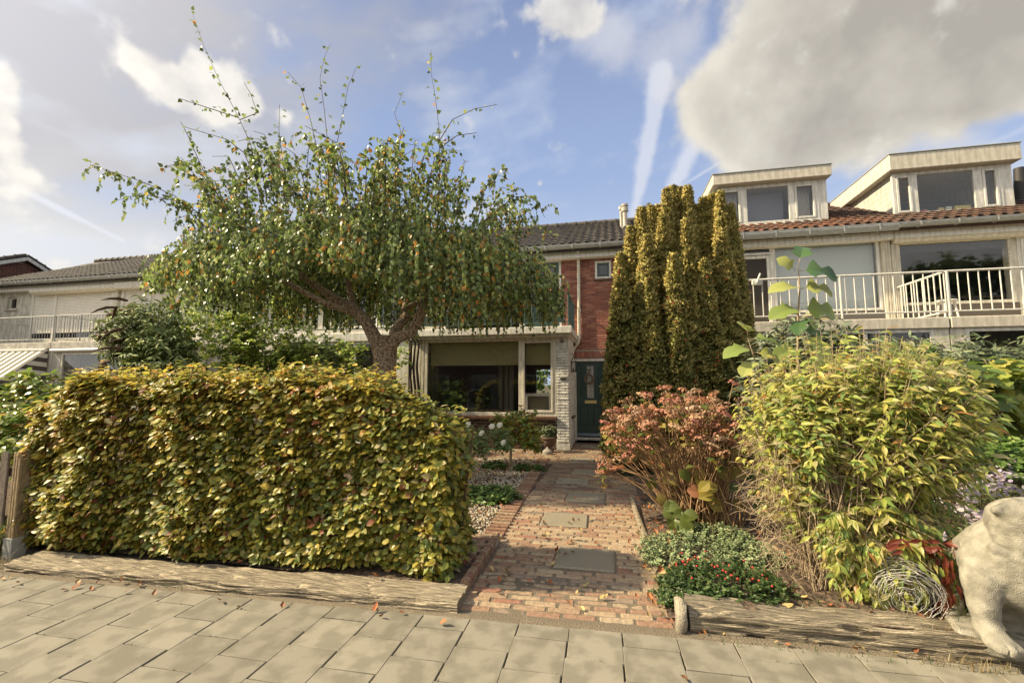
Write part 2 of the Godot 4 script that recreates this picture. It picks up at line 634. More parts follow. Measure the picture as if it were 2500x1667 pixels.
# a rectangle of four bars round [x0, x1, y0, y1]
func bars(m: MB, x0: float, x1: float, y0: float, y1: float, z0: float, z1: float, w: float, bev := 0.006) -> void:
	m.bb(x0, x0 + w, y0, y1, z0, z1, bev)
	m.bb(x1 - w, x1, y0, y1, z0, z1, bev)
	m.bb(x0 + w, x1 - w, y1 - w, y1, z0, z1 - 0.002, bev)
	m.bb(x0 + w, x1 - w, y0, y0 + w, z0, z1 - 0.002, bev)


# window > frame, pane(s); lights are [x0, x1] spans, bolder sashes where listed
func window(parent: Node, x0: float, x1: float, y0: float, y1: float, z: float, lights: Array, sash: Array, mat: Material, gl: Material, w := 0.07) -> Node3D:
	var o := Node3D.new()
	o.name = "window"
	parent.add_child(o, true)
	var m := MB.new()
	bars(m, x0, x1, y0, y1, z - 0.07, z, w)
	for i in lights.size() - 1:
		m.bb(lights[i][1], lights[i + 1][0], y0 + w, y1 - w, z - 0.068, z - 0.003, 0.006)
	part("frame", m, mat, o)
	for i in lights.size():
		var q: Array = lights[i]
		var g := 0.0
		if sash.has(i):
			var s := MB.new()
			bars(s, q[0] + 0.004, q[1] - 0.004, y0 + w + 0.004, y1 - w - 0.004, z - 0.05, z + 0.012, 0.055)
			part("sash", s, mat, o)
			g = 0.055
		var p := MB.new()
		p.bb(q[0] + g, q[1] - g, y0 + w + g, y1 - w - g, z - 0.036, z - 0.03)
		part("pane", p, gl, o)
	return o


# a balcony railing along x (or along z), each bar of its own
func rail(parent: Node, a: Vector3, b: Vector3, h: float, step: float, r: float, mat: Material, posts: Array) -> Node3D:
	var o := Node3D.new()
	o.name = "railing"
	parent.add_child(o, true)
	var m := MB.new()
	m.tube([a + Vector3.UP * h, b + Vector3.UP * h], [r * 1.8], 6)
	part("top_rail", m, mat, o)
	m = MB.new()
	m.tube([a + Vector3.UP * 0.09, b + Vector3.UP * 0.09], [r * 1.4], 6)
	part("bottom_rail", m, mat, o)
	var n := int(a.distance_to(b) / step)
	var bar := MB.new()
	bar.tube([Vector3(0, 0.09, 0), Vector3(0, h, 0)], [r], 5, false)
	var bm := bar.mesh()
	for i in range(0, n + 1):
		var p := a.lerp(b, float(i) / n)
		var q := part("baluster", bm, mat, o)
		q.position = p - origin(o)
	for t in posts:
		m = MB.new()
		var p: Vector3 = a.lerp(b, t)
		m.tube([p, p + Vector3.UP * (h + 0.01)], [r * 2.0], 6)
		part("post", m, mat, o)
	return o


func pantile() -> ArrayMesh:
	# an S-shaped tile lying on the slope: x across, y up the slope, z away from the roof
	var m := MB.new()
	var k := 7
	var pr := []
	for i in k + 1:
		var u := float(i) / k
		pr.append(Vector2((u - 0.5) * 0.25, 0.012 + 0.028 * sin(u * TAU * 0.92 + 0.5)))
	for i in k:
		var a: Vector2 = pr[i]
		var b: Vector2 = pr[i + 1]
		var t := (b - a).normalized()
		var nm := Vector3(-t.y, -0.06, t.x).normalized()
		m.quad(Vector3(a.x, 0, a.y + 0.03), Vector3(b.x, 0, b.y + 0.03), Vector3(b.x, 0.38, b.y + 0.002), Vector3(a.x, 0.38, a.y + 0.002), nm)
		m.quad(Vector3(a.x, 0, a.y + 0.03), Vector3(b.x, 0, b.y + 0.03), Vector3(b.x, 0, b.y + 0.006), Vector3(a.x, 0, a.y + 0.006), Vector3(0, -1, 0))
	return m.mesh()


# roof > tiles; seen(x, row) says which tiles become parts
func roof(parent: Node, x0: float, x1: float, kind: String, seen: Callable, skip: Callable, hip := 0.0) -> MeshInstance3D:
	var ry := EAVE_Y + (EAVE_Z - RIDGE_Z) * SL
	var m := MB.new()
	m.prism(PackedVector2Array([Vector2(EAVE_Z - 0.05, EAVE_Y - 0.03), Vector2(RIDGE_Z, ry - 0.02), Vector2(RIDGE_Z - 4.2, EAVE_Y), Vector2(RIDGE_Z - 4.2, EAVE_Y - 0.2), Vector2(RIDGE_Z, ry - 0.22), Vector2(EAVE_Z - 0.05, EAVE_Y - 0.2)]), x0, x1)
	var r := part("roof", m, M["tile_" + kind][3], parent)
	var tm := pantile()
	var up := Vector3(0, SL, -1).normalized()
	var nm := Vector3(0, 1, SL).normalized()
	var f := Fol.new()
	var o0 := origin(r)
	var rows := 14
	var cols := int((x1 - x0) / 0.225)
	for j in rows:
		for i in cols:
			var x := x0 + 0.11 + 0.225 * i
			if skip.call(x, j):
				continue
			var p := Vector3(x, EAVE_Y, EAVE_Z) + up * (0.335 * j - 0.02) + nm * (0.004 + rr(0, 0.006)) + Vector3(rr(-0.004, 0.004), 0, 0)
			var t := Transform3D(Basis(Vector3.RIGHT, up, nm).rotated(nm, rr(-0.012, 0.012)), p)
			var k := pick([0.35, 0.3, 0.2, 0.15])
			if seen.call(x, j):
				var q := MeshInstance3D.new()
				q.name = "tile"
				q.mesh = tm
				q.material_override = M["tile_" + kind][k]
				r.add_child(q, true)
				q.transform = Transform3D(t.basis, p - o0)
			else:
				f.t.append(t)
				f.c.append(Color(1, 1, 1))
	if f.t.size():
		scatter(f, r, "tiles", tm, M["tile_" + kind][1])
	# ridge
	var n := int((x1 - x0) / 0.36)
	var rm := MB.new()
	rm.tube([Vector3(-0.18, 0, 0), Vector3(0.14, 0, 0), Vector3(0.2, 0, 0)], [0.10, 0.105, 0.125], 10)
	var rmesh := rm.mesh()
	for i in n:
		var q := part("ridge_tile", rmesh, M["tile_" + kind][i % 3], r)
		q.position = Vector3(x0 + 0.18 + 0.36 * i, ry + 0.02, RIDGE_Z) - o0
	return r


func gutter(parent: Node, x0: float, x1: float, mat: Material, deep := 0.1) -> void:
	var y := EAVE_Y - 0.03
	var z := EAVE_Z
	var pl := PackedVector2Array()
	for p in [[-0.10, 0.0], [-0.09, -deep * 0.8], [-0.03, -deep], [0.03, -deep * 0.9], [0.075, -deep * 0.4], [0.085, 0.01], [0.07, 0.012], [0.06, -deep * 0.35], [0.02, -deep * 0.75], [-0.03, -deep * 0.85], [-0.075, -deep * 0.6], [-0.085, 0.0]]:
		pl.append(Vector2(z + p[0] + 0.03, y + p[1]))
	var m := MB.new()
	m.prism(pl, x0, x1)
	var g := part("gutter", m, mat, parent)
	var b := MB.new()
	b.bb(-0.014, 0.014, -deep - 0.012, -deep + 0.004, -0.07, 0.04)
	b.bb(-0.014, 0.014, -deep * 0.9 - 0.004, 0.01, 0.112, 0.12)
	var bm := b.mesh()
	var n := int((x1 - x0) / 0.75)
	for i in n:
		var q := part("bracket", bm, mat, g)
		q.position = Vector3(x0 + 0.4 + 0.75 * i, y, z + 0.0) - origin(g)
	var fs := MB.new()
	fs.bb(x0, x1, EAVE_Y - 0.33, EAVE_Y - 0.06, W + 0.004, W + 0.24)
	part("soffit", fs, M.white if mat == M.zinc else M.cream, parent)


# the closed box of a terraced house behind its front wall
func shell(o: Node, x0: float, x1: float, mat: Material, holes := []) -> void:
	var m := MB.new()
	var ry := EAVE_Y + (EAVE_Z - RIDGE_Z) * SL - 0.24
	var pl := PackedVector2Array([Vector2(W - 0.25, 0), Vector2(W - 0.25, 5.3), Vector2(RIDGE_Z, ry), Vector2(-20.4, 5.3), Vector2(-20.4, 0)])
	m.prism(pl, x0, x0 + 0.1)
	part("party_wall", m, mat, o)
	m = MB.new()
	m.prism(pl, x1 - 0.1, x1)
	part("party_wall", m, mat, o)
	wall("rear_wall", x0, x1, 0, 5.3, -20.4, 0.2, holes, mat, o)
	m = MB.new()
	m.bb(x0 + 0.1, x1 - 0.1, 5.12, 5.2, -20.4, W - 0.25)
	part("attic_floor", m, M.wall_in, o)
	m = MB.new()
	m.bb(x0 + 0.1, x1 - 0.1, 2.66, 2.9, -20.4, W - 0.25)
	part("upper_floor", m, M.wall_in, o)


# bricks over a flat piece of wall, as one joined part
func brick_field(o: Node, x0: float, x1: float, y0: float, y1: float, z: float, holes: Array, pal: Array, called := "bricks") -> void:
	var b := MB.new()
	b.box(Vector3.ZERO, Vector3(0.222, 0.056, 0.03), 0.006)
	var bm := b.mesh()
	var f := Fol.new()
	var rows := int((y1 - y0) / 0.068)
	for j in rows:
		var y := y0 + 0.034 + j * 0.068
		var i := 0
		var x := x0 + (0.0 if j % 2 == 0 else -0.117)
		while x < x1:
			var cx := x + 0.117
			var half := 0.111
			var l := maxf(cx - half, x0)
			var r := minf(cx + half, x1)
			for q in holes:
				if y > q[2] - 0.02 and y < q[3] + 0.02:
					if l < q[1] and r > q[0]:
						if cx < (q[0] + q[1]) * 0.5:
							r = minf(r, q[0])
						else:
							l = maxf(l, q[1])
			if r - l > 0.03:
				f.t.append(Transform3D(Basis().scaled(Vector3((r - l) / 0.222, 1, 1)), Vector3((l + r) * 0.5, y, z - 0.009 + rr(-0.0015, 0.0015))))
				f.c.append(jit(pal[rng.randi() % pal.size()], 0.14))
			x += 0.234
			i += 1
	scatter(f, o, called, bm, M.brick)


func centre_house() -> void:
	var o := thing("brick_terraced_house", "red brick terraced house with dark green front door and white bay window", "house", Vector3(-1, 0, W))
	var red := [Color(0.40, 0.145, 0.10), Color(0.45, 0.175, 0.12), Color(0.35, 0.12, 0.082), Color(0.47, 0.21, 0.145), Color(0.30, 0.105, 0.075)]
	var door_hole := [-0.975, -0.075, 0.0, 2.25]
	var win_hole := [-0.36, 0.085, 4.49, 5.0]
	var big_hole := [-4.85, -1.31, 2.95, 5.1]
	var holes := [door_hole, win_hole, big_hole, [-5.0, -1.3, -0.1, 2.7]]
	wall("front_wall", -5.1, 2.95, 0, 5.36, W - 0.012, 0.24, holes, M.mortar, o)
	# soldier courses stand over the door and the little window
	brick_field(o, -1.31, 2.95, 0.0, 5.3, W, [[-0.975, -0.075, 0.0, 2.47], [-0.36, 0.085, 4.45, 5.2], [-1.34, -0.985, 0.0, 2.9]], red)
	var sb := MB.new()
	sb.box(Vector3.ZERO, Vector3(0.06, 0.2, 0.03), 0.006)
	var sm := sb.mesh()
	var f := Fol.new()
	for q in [[-0.975, -0.075, 2.37], [-0.36, 0.085, 5.12]]:
		var x: float = q[0] + 0.035
		while x < q[1]:
			f.t.append(Transform3D(Basis(), Vector3(x, q[2], W - 0.008)))
			f.c.append(jit(red[rng.randi() % 5], 0.12))
			x += 0.0705
	scatter(f, o, "soldier_course", sm, M.brick)
	shell(o, -5.1, 2.95, M.wall_in, [[-3.4, -1.4, 0.7, 2.3]])
	# gables of the roof space and the roof
	roof(o, -5.1, 2.95, "dark", func(x, _j): return x > -1.75 and x < 1.9, func(_x, _j): return false)
	gutter(o, -5.1, 2.95, M.zinc, 0.1)
	var fl := MB.new()
	fl.tube([Vector3(0.58, 6.45, -14.7), Vector3(0.58, 6.68, -14.7), Vector3(0.58, 6.72, -14.7), Vector3(0.58, 7.22, -14.7)], [0.15, 0.13, 0.075, 0.075], 10)
	fl.tube([Vector3(0.58, 7.22, -14.7), Vector3(0.58, 7.36, -14.7)], [0.115], 10)
	fl.tube([Vector3(0.58, 7.4, -14.7), Vector3(0.58, 7.46, -14.7)], [0.115], 10)
	fl.tube([Vector3(0.47, 6.5, -14.95), Vector3(0.47, 7.38, -14.95)], [0.05], 8)
	fl.tube([Vector3(0.47, 7.38, -14.95), Vector3(0.47, 7.5, -14.95)], [0.08], 8)
	part("flue", fl, M.concrete, o)
	fl = MB.new()
	fl.tube([Vector3(1.35, 6.4, -14.9), Vector3(1.35, 7.35, -14.9)], [0.06], 8)
	fl.tube([Vector3(1.35, 7.35, -14.9), Vector3(1.35, 7.5, -14.9)], [0.085], 8)
	part("flue", fl, M.lead, o)
	# little window
	var w := window(o, -0.36, 0.085, 4.49, 5.0, W + 0.01, [[-0.30, 0.025]], [], M.white, M.glass_dark, 0.06)
	var s := MB.new()
	bars(s, -0.295, 0.02, 4.555, 4.935, W - 0.05, W + 0.0, 0.05)
	part("sash", s, M.green, w)
	s = MB.new()
	s.bb(-0.39, 0.115, 4.43, 4.485, W - 0.05, W + 0.05, 0.008)
	part("sill", s, M.brown_sill, w)
	# drainpipe: down the wall, a swan neck to the corner, and down behind the pillar
	var d := MB.new()
	var zp := W + 0.07
	d.tube([Vector3(-0.81, 5.27, W + 0.3), Vector3(-0.81, 5.18, W + 0.1), Vector3(-0.81, 5.05, zp), Vector3(-0.825, 2.86, zp), Vector3(-0.85, 2.72, zp), Vector3(-0.99, 2.52, zp), Vector3(-1.015, 2.4, zp), Vector3(-1.015, 0.05, zp)], [0.045], 10)
	var dp := part("drainpipe", d, M.warm_white, o)
	for y in [4.6, 3.6, 2.95, 1.6]:
		var c := MB.new()
		var x := -0.815 if y > 2.9 else -1.015
		c.tube([Vector3(x, y - 0.02, zp), Vector3(x, y + 0.02, zp)], [0.053], 10)
		part("pipe_clip", c, M.warm_white, dp)
	d = MB.new()
	d.tube([Vector3(-0.93, 2.78, zp + 0.35), Vector3(-0.9, 2.68, zp + 0.1), Vector3(-0.93, 2.6, zp)], [0.035], 8)
	part("branch_pipe", d, M.warm_white, dp)
	front_door(o)
	bay(o)
	balcony_front(o)


func front_door(o: Node) -> void:
	var m := MB.new()
	var z := W + 0.02
	m.bb(-0.975, -0.925, 0.0, 2.25, z - 0.12, z + 0.01, 0.006)
	m.bb(-0.155, -0.075, 0.0, 2.25, z - 0.12, z + 0.01, 0.006)
	m.bb(-0.925, -0.155, 2.185, 2.25, z - 0.12, z + 0.008, 0.006)
	part("door_frame", m, M.white, o)
	m = MB.new()
	m.bb(-0.975, -0.075, 0.045, 0.115, z - 0.1, z + 0.05, 0.01)
	part("threshold", m, M.white, o)
	var x0 := -0.92
	var x1 := -0.16
	var dr := MB.new()
	var zd := z - 0.05
	# stiles and rails round the sunk panels
	var h := [[-0.84, -0.745, 1.18, 2.09], [-0.335, -0.24, 1.18, 2.09], [-0.645, -0.435, 1.17, 2.08], [-0.84, -0.6, 0.42, 0.97], [-0.48, -0.24, 0.42, 0.97]]
	var xs := [x0, -0.84, -0.745, -0.645, -0.6, -0.48, -0.435, -0.335, -0.24, x1]
	var ys := [0.12, 0.42, 0.97, 1.17, 1.18, 2.08, 2.09, 2.18]
	for i in xs.size() - 1:
		for j in ys.size() - 1:
			var cx: float = (xs[i] + xs[i + 1]) * 0.5
			var cy: float = (ys[j] + ys[j + 1]) * 0.5
			var open := false
			for q in h:
				open = open or (cx > q[0] and cx < q[1] and cy > q[2] and cy < q[3])
			if not open:
				dr.bb(xs[i], xs[i + 1], ys[j], ys[j + 1], zd - 0.04, zd)
	var door := part("front_door", dr, M.green, o)
	for i in 5:
		var q: Array = h[i]
		if i == 2:
			continue
		var p := MB.new()
		p.bb(q[0], q[1], q[2], q[3], zd - 0.034, zd - 0.022)
		p.bb(q[0] + 0.025, q[1] - 0.025, q[2] + 0.03, q[3] - 0.03, zd - 0.02, zd - 0.006, 0.008)
		part("panel", p, M.green, door)
	var g := MB.new()
	g.bb(-0.645, -0.435, 1.17, 2.08, zd - 0.03, zd - 0.022)
	part("leaded_pane", g, tex(L(0.30, 0.30, 0.30), L(0.5, 0.5, 0.48), 0.02, Vector3(5, 5, 5), 0.15, 0.15, 61), door)
	g = MB.new()
	for y in [1.3, 1.42, 1.6, 1.78, 1.92]:
		g.bb(-0.645, -0.435, y - 0.006, y + 0.006, zd - 0.022, zd - 0.014)
	for x in [-0.6, -0.48]:
		g.bb(x - 0.006, x + 0.006, 1.17, 2.08, zd - 0.0215, zd - 0.0135)
	part("leading", g, M.steel, door)
	g = MB.new()
	bars(g, -0.655, -0.425, 1.16, 2.09, zd - 0.01, zd + 0.012, 0.018)
	part("glazing_bead", g, M.green, door)
	g = MB.new()
	g.bb(-0.70, -0.38, 1.03, 1.115, zd + 0.001, zd + 0.014, 0.005)
	g.bb(-0.67, -0.41, 1.05, 1.095, zd + 0.014, zd + 0.022, 0.004)
	part("letter_plate", g, M.brass, door)
	g = MB.new()
	g.tube([Vector3(-0.205, 1.2, zd), Vector3(-0.205, 1.2, zd + 0.04)], [0.014], 8)
	g.ball(Vector3(-0.205, 1.2, zd + 0.055), Vector3(0.032, 0.032, 0.024))
	part("door_knob", g, M.steel, door)
	g = MB.new()
	g.tube([Vector3(-0.205, 1.115, zd), Vector3(-0.205, 1.115, zd + 0.018)], [0.024], 10)
	part("lock", g, M.steel, door)
	g = MB.new()
	g.prism(PackedVector2Array([Vector2(zd, 0.155), Vector2(zd, 0.225), Vector2(zd + 0.012, 0.222), Vector2(zd + 0.06, 0.165), Vector2(zd + 0.06, 0.155)]), x0, x1)
	part("weather_bar", g, plain(L(0.10, 0.13, 0.17), 0.35), door)


func bay(o: Node) -> void:
	var b := Node3D.new()
	b.name = "bay"
	o.add_child(b)
	# the white painted brick pillar
	var m := MB.new()
	m.bb(-1.272, -0.983, 0.0, 2.72, B - 0.32, B - 0.012)
	m.bb(-1.272, -0.983, 0.0, 2.72, W + 0.0, B - 0.32)
	m.bb(-1.285, -0.972, 0.0, 0.17, W + 0.002, B + 0.004)
	m.bb(-1.275, -0.978, 2.46, 2.715, W + 0.002, B - 0.003)
	var pl := part("pillar", m, M.white_brick, b)
	var vs := []
	for k in 4:
		var q := MB.new()
		q.box(Vector3.ZERO, Vector3(0.2, 0.056, 0.03 + 0.004 * k), 0.011)
		vs.append(q.mesh())
	var f := Fol.new()
	for j in 34:
		var y := 0.205 + 0.0672 * j
		var cut := -1.06 if j % 2 == 0 else -1.19
		for q in [[-1.275, cut], [cut, -0.978]]:
			var o1 := part("brick", vs[rng.randi() % 4], M.white_brick, pl)
			o1.transform = Transform3D(Basis().scaled(Vector3((q[1] - q[0] - 0.008) / 0.2, 1, 1)).rotated(Vector3(0, 0, 1), rr(-0.012, 0.012)), Vector3((q[0] + q[1]) * 0.5, y, B - 0.008 + rr(-0.003, 0.005)) - origin(pl))
		for i in 8:
			var z := B - 0.02 - 0.11 - 0.222 * i - (0.0 if j % 2 else 0.1)
			if z > W + 0.1:
				f.t.append(Transform3D(Basis(Vector3.UP, PI / 2).scaled_local(Vector3(1.06, 1, 1)), Vector3(-0.985 + rr(-0.003, 0.005), y, z)))
				f.c.append(Color.WHITE)
	scatter(f, pl, "side_bricks", vs[0], M.white_brick)
	m = MB.new()
	m.bb(-0.975, -0.90, 0.70, 0.745, B - 1.2, B - 0.55, 0.01)
	part("ledge", m, M.brown_sill, b)
	# roof slab and fascia
	m = MB.new()
	m.bb(-5.1, -0.87, 2.765, 2.935, W + 0.002, B + 0.26, 0.012)
	part("fascia", m, M.white, b)
	m = MB.new()
	m.bb(-5.1, -0.93, 2.70, 2.763, W + 0.003, B + 0.14)
	part("cornice", m, M.white, b)
	# grooved timber post, frame and panes
	m = MB.new()
	m.bb(-5.05, -4.70, 0.0, 2.70, B - 0.12, B - 0.01, 0.008)
	for k in 4:
		m.bb(-5.04 + 0.085 * k, -4.965 + 0.085 * k, 0.0, 2.69, B - 0.012, B + 0.006, 0.008)
	part("corner_post", m, M.warm_white, b)
	var w := window(b, -4.70, -1.274, 0.78, 2.71, B, [[-4.61, -2.21], [-2.115, -1.35]], [1], M.warm_white, M.glass, 0.085)
	m = MB.new()
	m.bb(-4.72, -1.272, 0.715, 0.778, B - 0.05, B + 0.08, 0.008)
	part("sill", m, M.brown_sill, w)
	m = MB.new()
	m.bb(-4.70, -1.272, 0.0, 0.715, B - 0.25, B - 0.05)
	var bw := part("apron_wall", m, M.mortar, b)
	brick_field(bw, -4.70, -1.275, 0.0, 0.70, B - 0.042, [], [Color(0.10, 0.046, 0.032), Color(0.13, 0.058, 0.04), Color(0.085, 0.042, 0.03)])
	m = MB.new()
	m.bb(-4.58, -2.23, 2.05, 2.66, B - 0.15, B - 0.135)
	m.bb(-4.58, -2.23, 2.03, 2.055, B - 0.16, B - 0.13, 0.006)
	part("woven_blind", m, M.blind, b)
	m = MB.new()
	m.bb(-2.05, -1.36, 2.05, 2.62, B - 0.12, B - 0.105)
	m.bb(-2.05, -1.36, 2.03, 2.055, B - 0.13, B - 0.10, 0.006)
	part("woven_blind", m, M.blind, b)
	m = MB.new()
	m.bb(-2.085, -2.08, 1.0, 2.6, B - 0.1, B - 0.095)
	part("blind_cord", m, M.dark, b)
	# the room: floor, ceiling, walls with thickness, a garden window at the back
	m = MB.new()
	m.bb(-5.0, -1.28, 0.0, 0.12, -20.4, B - 0.26)
	m.bb(-5.0, -1.28, 2.662, 2.70, W - 0.255, B - 0.12)
	part("room_floor", m, plain(L(0.14, 0.09, 0.06), 0.5), b)
	window(b, -3.4, -1.4, 0.7, 2.3, -20.42, [[-3.33, -2.45], [-2.37, -1.47]], [], M.white, M.glass, 0.07)
	m = MB.new()
	m.bb(-1.28, -1.13, 0.12, 2.66, -20.4, W - 0.02)
	part("room_side_wall", m, plain(L(0.16, 0.12, 0.10), 0.9), b)


func balcony_front(o: Node) -> void:
	var z := B + 0.14
	var r1 := rail(o, Vector3(-5.08, 2.95, z), Vector3(-0.955, 2.95, z), 0.8, 0.11, 0.009, M.green_rail, [0.0, 0.33, 0.66, 1.0])
	rail(o, Vector3(-0.955, 2.95, z), Vector3(-0.955, 2.95, W + 0.03), 0.8, 0.11, 0.009, M.green_rail, [])
	var m := MB.new()
	m.bb(-5.0, -1.05, 3.05, 3.3, z - 0.03, z - 0.02)
	part("kick_board", m, M.green_rail, r1)
	# window and door to the balcony
	var w := window(o, -4.85, -2.45, 2.96, 5.1, W + 0.01, [[-4.78, -2.52]], [], M.white, M.glass, 0.07)
	w = window(o, -2.45, -1.31, 2.96, 5.1, W + 0.01, [[-2.38, -1.38]], [], M.white, M.glass, 0.07)
	m = MB.new()
	bars(m, -2.37, -1.39, 3.03, 5.02, W - 0.05, W + 0.02, 0.13, 0.01)
	m.bb(-2.24, -1.52, 3.16, 3.75, W - 0.04, W + 0.005, 0.01)
	part("balcony_door", m, M.green, w)


# ---------------------------------------------------------------- the neighbours
func dormer(parent: Node, x0: float, x1: float, wx0: float, wx1: float, fy0: float, fy1: float, y0: float, y1: float, lights: Array, sash: Array) -> Node3D:
	var o := Node3D.new()
	o.name = "dormer"
	parent.add_child(o, true)
	var z := -13.2
	wall("dormer_front", wx0, wx1, y0 - 0.15, fy0, z, 0.1, [[lights[0][0] - 0.08, lights[-1][1] + 0.08, y0, y1]], M.white, o)
	var lx := []
	for q in lights:
		lx.append([q[0], q[1]])
	window(o, lights[0][0] - 0.08, lights[-1][1] + 0.08, y0, y1, z + 0.012, lx, sash, M.white, M.glass, 0.08)
	var m := MB.new()
	m.bb(x0, x1, fy0, fy1, z - 3.3, z + 0.2, 0.015)
	part("fascia", m, M.cream, o)
	m = MB.new()
	m.bb(x0 - 0.015, x1 + 0.015, fy1, fy1 + 0.03, z - 3.3, z + 0.22, 0.006)
	part("roof_edge", m, M.zinc, o)
	m = MB.new()
	m.bb((x0 + x1) * 0.5 + 0.1, (x0 + x1) * 0.5 + 0.106, fy0 + 0.015, fy1 - 0.01, z + 0.199, z + 0.2025)
	part("fascia_joint", m, M.concrete, o)
	m = MB.new()
	m.bb(lights[0][0] - 0.1, lights[-1][1] + 0.1, y0 - 0.06, y0 - 0.005, z, z + 0.07, 0.008)
	part("sill", m, M.white, o)
	# boarded cheeks
	for sd in [0, 1]:
		var x: float = wx0 if sd == 0 else wx1
		var dx := 0.02 if sd == 0 else -0.02
		var yb := y0 - 0.2
		var k := 0
		while yb < fy0:
			var yt := minf(yb + 0.16, fy0)
			var ze := -12.08 - (yb + 0.0 - EAVE_Y) / SL
			var p := MB.new()
			p.bb(x + dx, x, yb + 0.006, yt, maxf(ze - 0.4, -16.2), z - 0.101)
			var bd := part("board", p, M.boards, o)
			yb += 0.16
			k += 1
	return o


func pier(o: Node, x0: float, x1: float, y0: float, y1: float) -> void:
	var m := MB.new()
	m.bb(x0, x1, y0, y1, W - 0.1, W + 0.06, 0.006)
	part("pier", m, M.cream, o)
	m = MB.new()
	for k in 3:
		m.bb(lerpf(x0, x1, 0.1 + 0.3 * k), lerpf(x0, x1, 0.1 + 0.3 * k) + (x1 - x0) * 0.22, y0, y1, W + 0.06, W + 0.075, 0.006)
	part("pier_boards", m, M.cream, o)


func right_house_near() -> void:
	var o := thing("dormer_house", "terraced house beside the yew with smaller cream dormer and orange tiles", "house", Vector3(4.9, 0, W))
	wall("front_wall", 2.96, 6.79, 0, 5.36, W, 0.25, [[3.3, 4.17, 2.98, 5.24], [4.17, 6.56, 3.36, 5.2], [3.3, 6.5, 0.6, 2.5]], M.cream, o)
	shell(o, 2.96, 6.79, M.wall_in)
	roof(o, 2.96, 6.79, "orange", func(_x, j): return j < 5, func(x, j): return j > 3 and x > 3.1 and x < 5.9)
	gutter(o, 2.96, 6.78, M.zinc, 0.16)
	dormer(o, 2.93, 5.9, 3.1, 5.83, 7.12, 7.42, 5.97, 7.09, [[3.21, 3.68], [3.84, 4.89], [5.04, 5.54]], [0, 2])
	var c := MB.new()
	c.bb(5.1, 5.5, 6.05, 6.98, -13.5, -13.46)
	part("curtain", c, M.curtain, o)
	c = MB.new()
	c.bb(3.25, 3.65, 6.05, 6.98, -13.5, -13.46)
	part("curtain", c, M.curtain, o)
	c = MB.new()
	c.bb(3.85, 4.88, 6.05, 7.0, -13.62, -13.6)
	part("roller_blind", c, plain(L(0.16, 0.17, 0.22), 0.7), o)
	# balcony door with a striped screen, fixed light with a pale blind
	var w := window(o, 3.3, 4.17, 2.98, 5.24, W + 0.03, [[3.36, 4.11]], [], M.white, M.glass_dark, 0.07)
	var m := MB.new()
	bars(m, 3.38, 4.09, 3.05, 4.88, W, W + 0.05, 0.075)
	m.bb(3.37, 4.10, 4.90, 4.96, W, W + 0.045, 0.006)
	m.bb(3.37, 4.10, 5.06, 5.16, W, W + 0.045, 0.006)
	part("door_leaf", m, M.white, w)
	m = MB.new()
	for k in 24:
		m.bb(3.455 + 0.0235 * k, 3.47 + 0.0235 * k, 3.12, 4.81, W + 0.012, W + 0.024)
	part("door_screen", m, plain(L(0.07, 0.06, 0.052), 0.8), w)
	w = window(o, 4.17, 6.56, 3.36, 5.2, W + 0.03, [[4.23, 6.5]], [], M.white, M.glass, 0.06)
	m = MB.new()
	m.bb(4.22, 6.5, 3.4, 5.12, W - 0.14, W - 0.125)
	part("pale_blind", m, M.blind_pale, w)
	m = MB.new()
	m.bb(4.17, 6.58, 2.95, 3.35, W, W + 0.02)
	part("apron_panel", m, plain(L(0.10, 0.09, 0.085), 0.7), o)
	pier(o, 6.6, 6.79, 2.95, 5.1)
	balcony(o, 2.97, 6.80, M.white, M.cream, false)


func balcony(o: Node, x0: float, x1: float, railm: Material, slabm: Material, part_rail: bool) -> void:
	var m := MB.new()
	m.bb(x0, x1, 2.70, 2.93, W + 0.002, B + 0.05, 0.012)
	part("balcony_slab", m, slabm, o)
	var n := 3.0
	rail(o, Vector3(x0 + 0.03, 2.96, B), Vector3(x1, 2.96, B), 0.93, 0.178, 0.013, railm, [0.0, 0.5])
	if part_rail:
		rail(o, Vector3(x0 + 0.02, 2.96, B), Vector3(x0 + 0.02, 2.96, W + 0.03), 0.93, 0.178, 0.013, railm, [0.0])
	m = MB.new()
	m.bb(x0, x1, 0.0, 2.70, W + 0.002, W + 0.1)
	m.bb(x0, x0 + 0.25, 0.0, 2.70, W + 0.1, B)
	m.bb(x1 - 0.25, x1, 0.0, 2.70, W + 0.1, B)
	m.bb(x0 + 0.25, x1 - 0.25, 0.0, 0.9, B - 0.15, B)
	part("bay_wall", m, slabm, o)
	window(o, x0 + 0.25, x1 - 0.25, 0.9, 2.70, B, [[x0 + 0.33, lerpf(x0, x1, 0.6)], [lerpf(x0, x1, 0.6) + 0.08, x1 - 0.33]], [], M.white, M.glass_dark, 0.08)


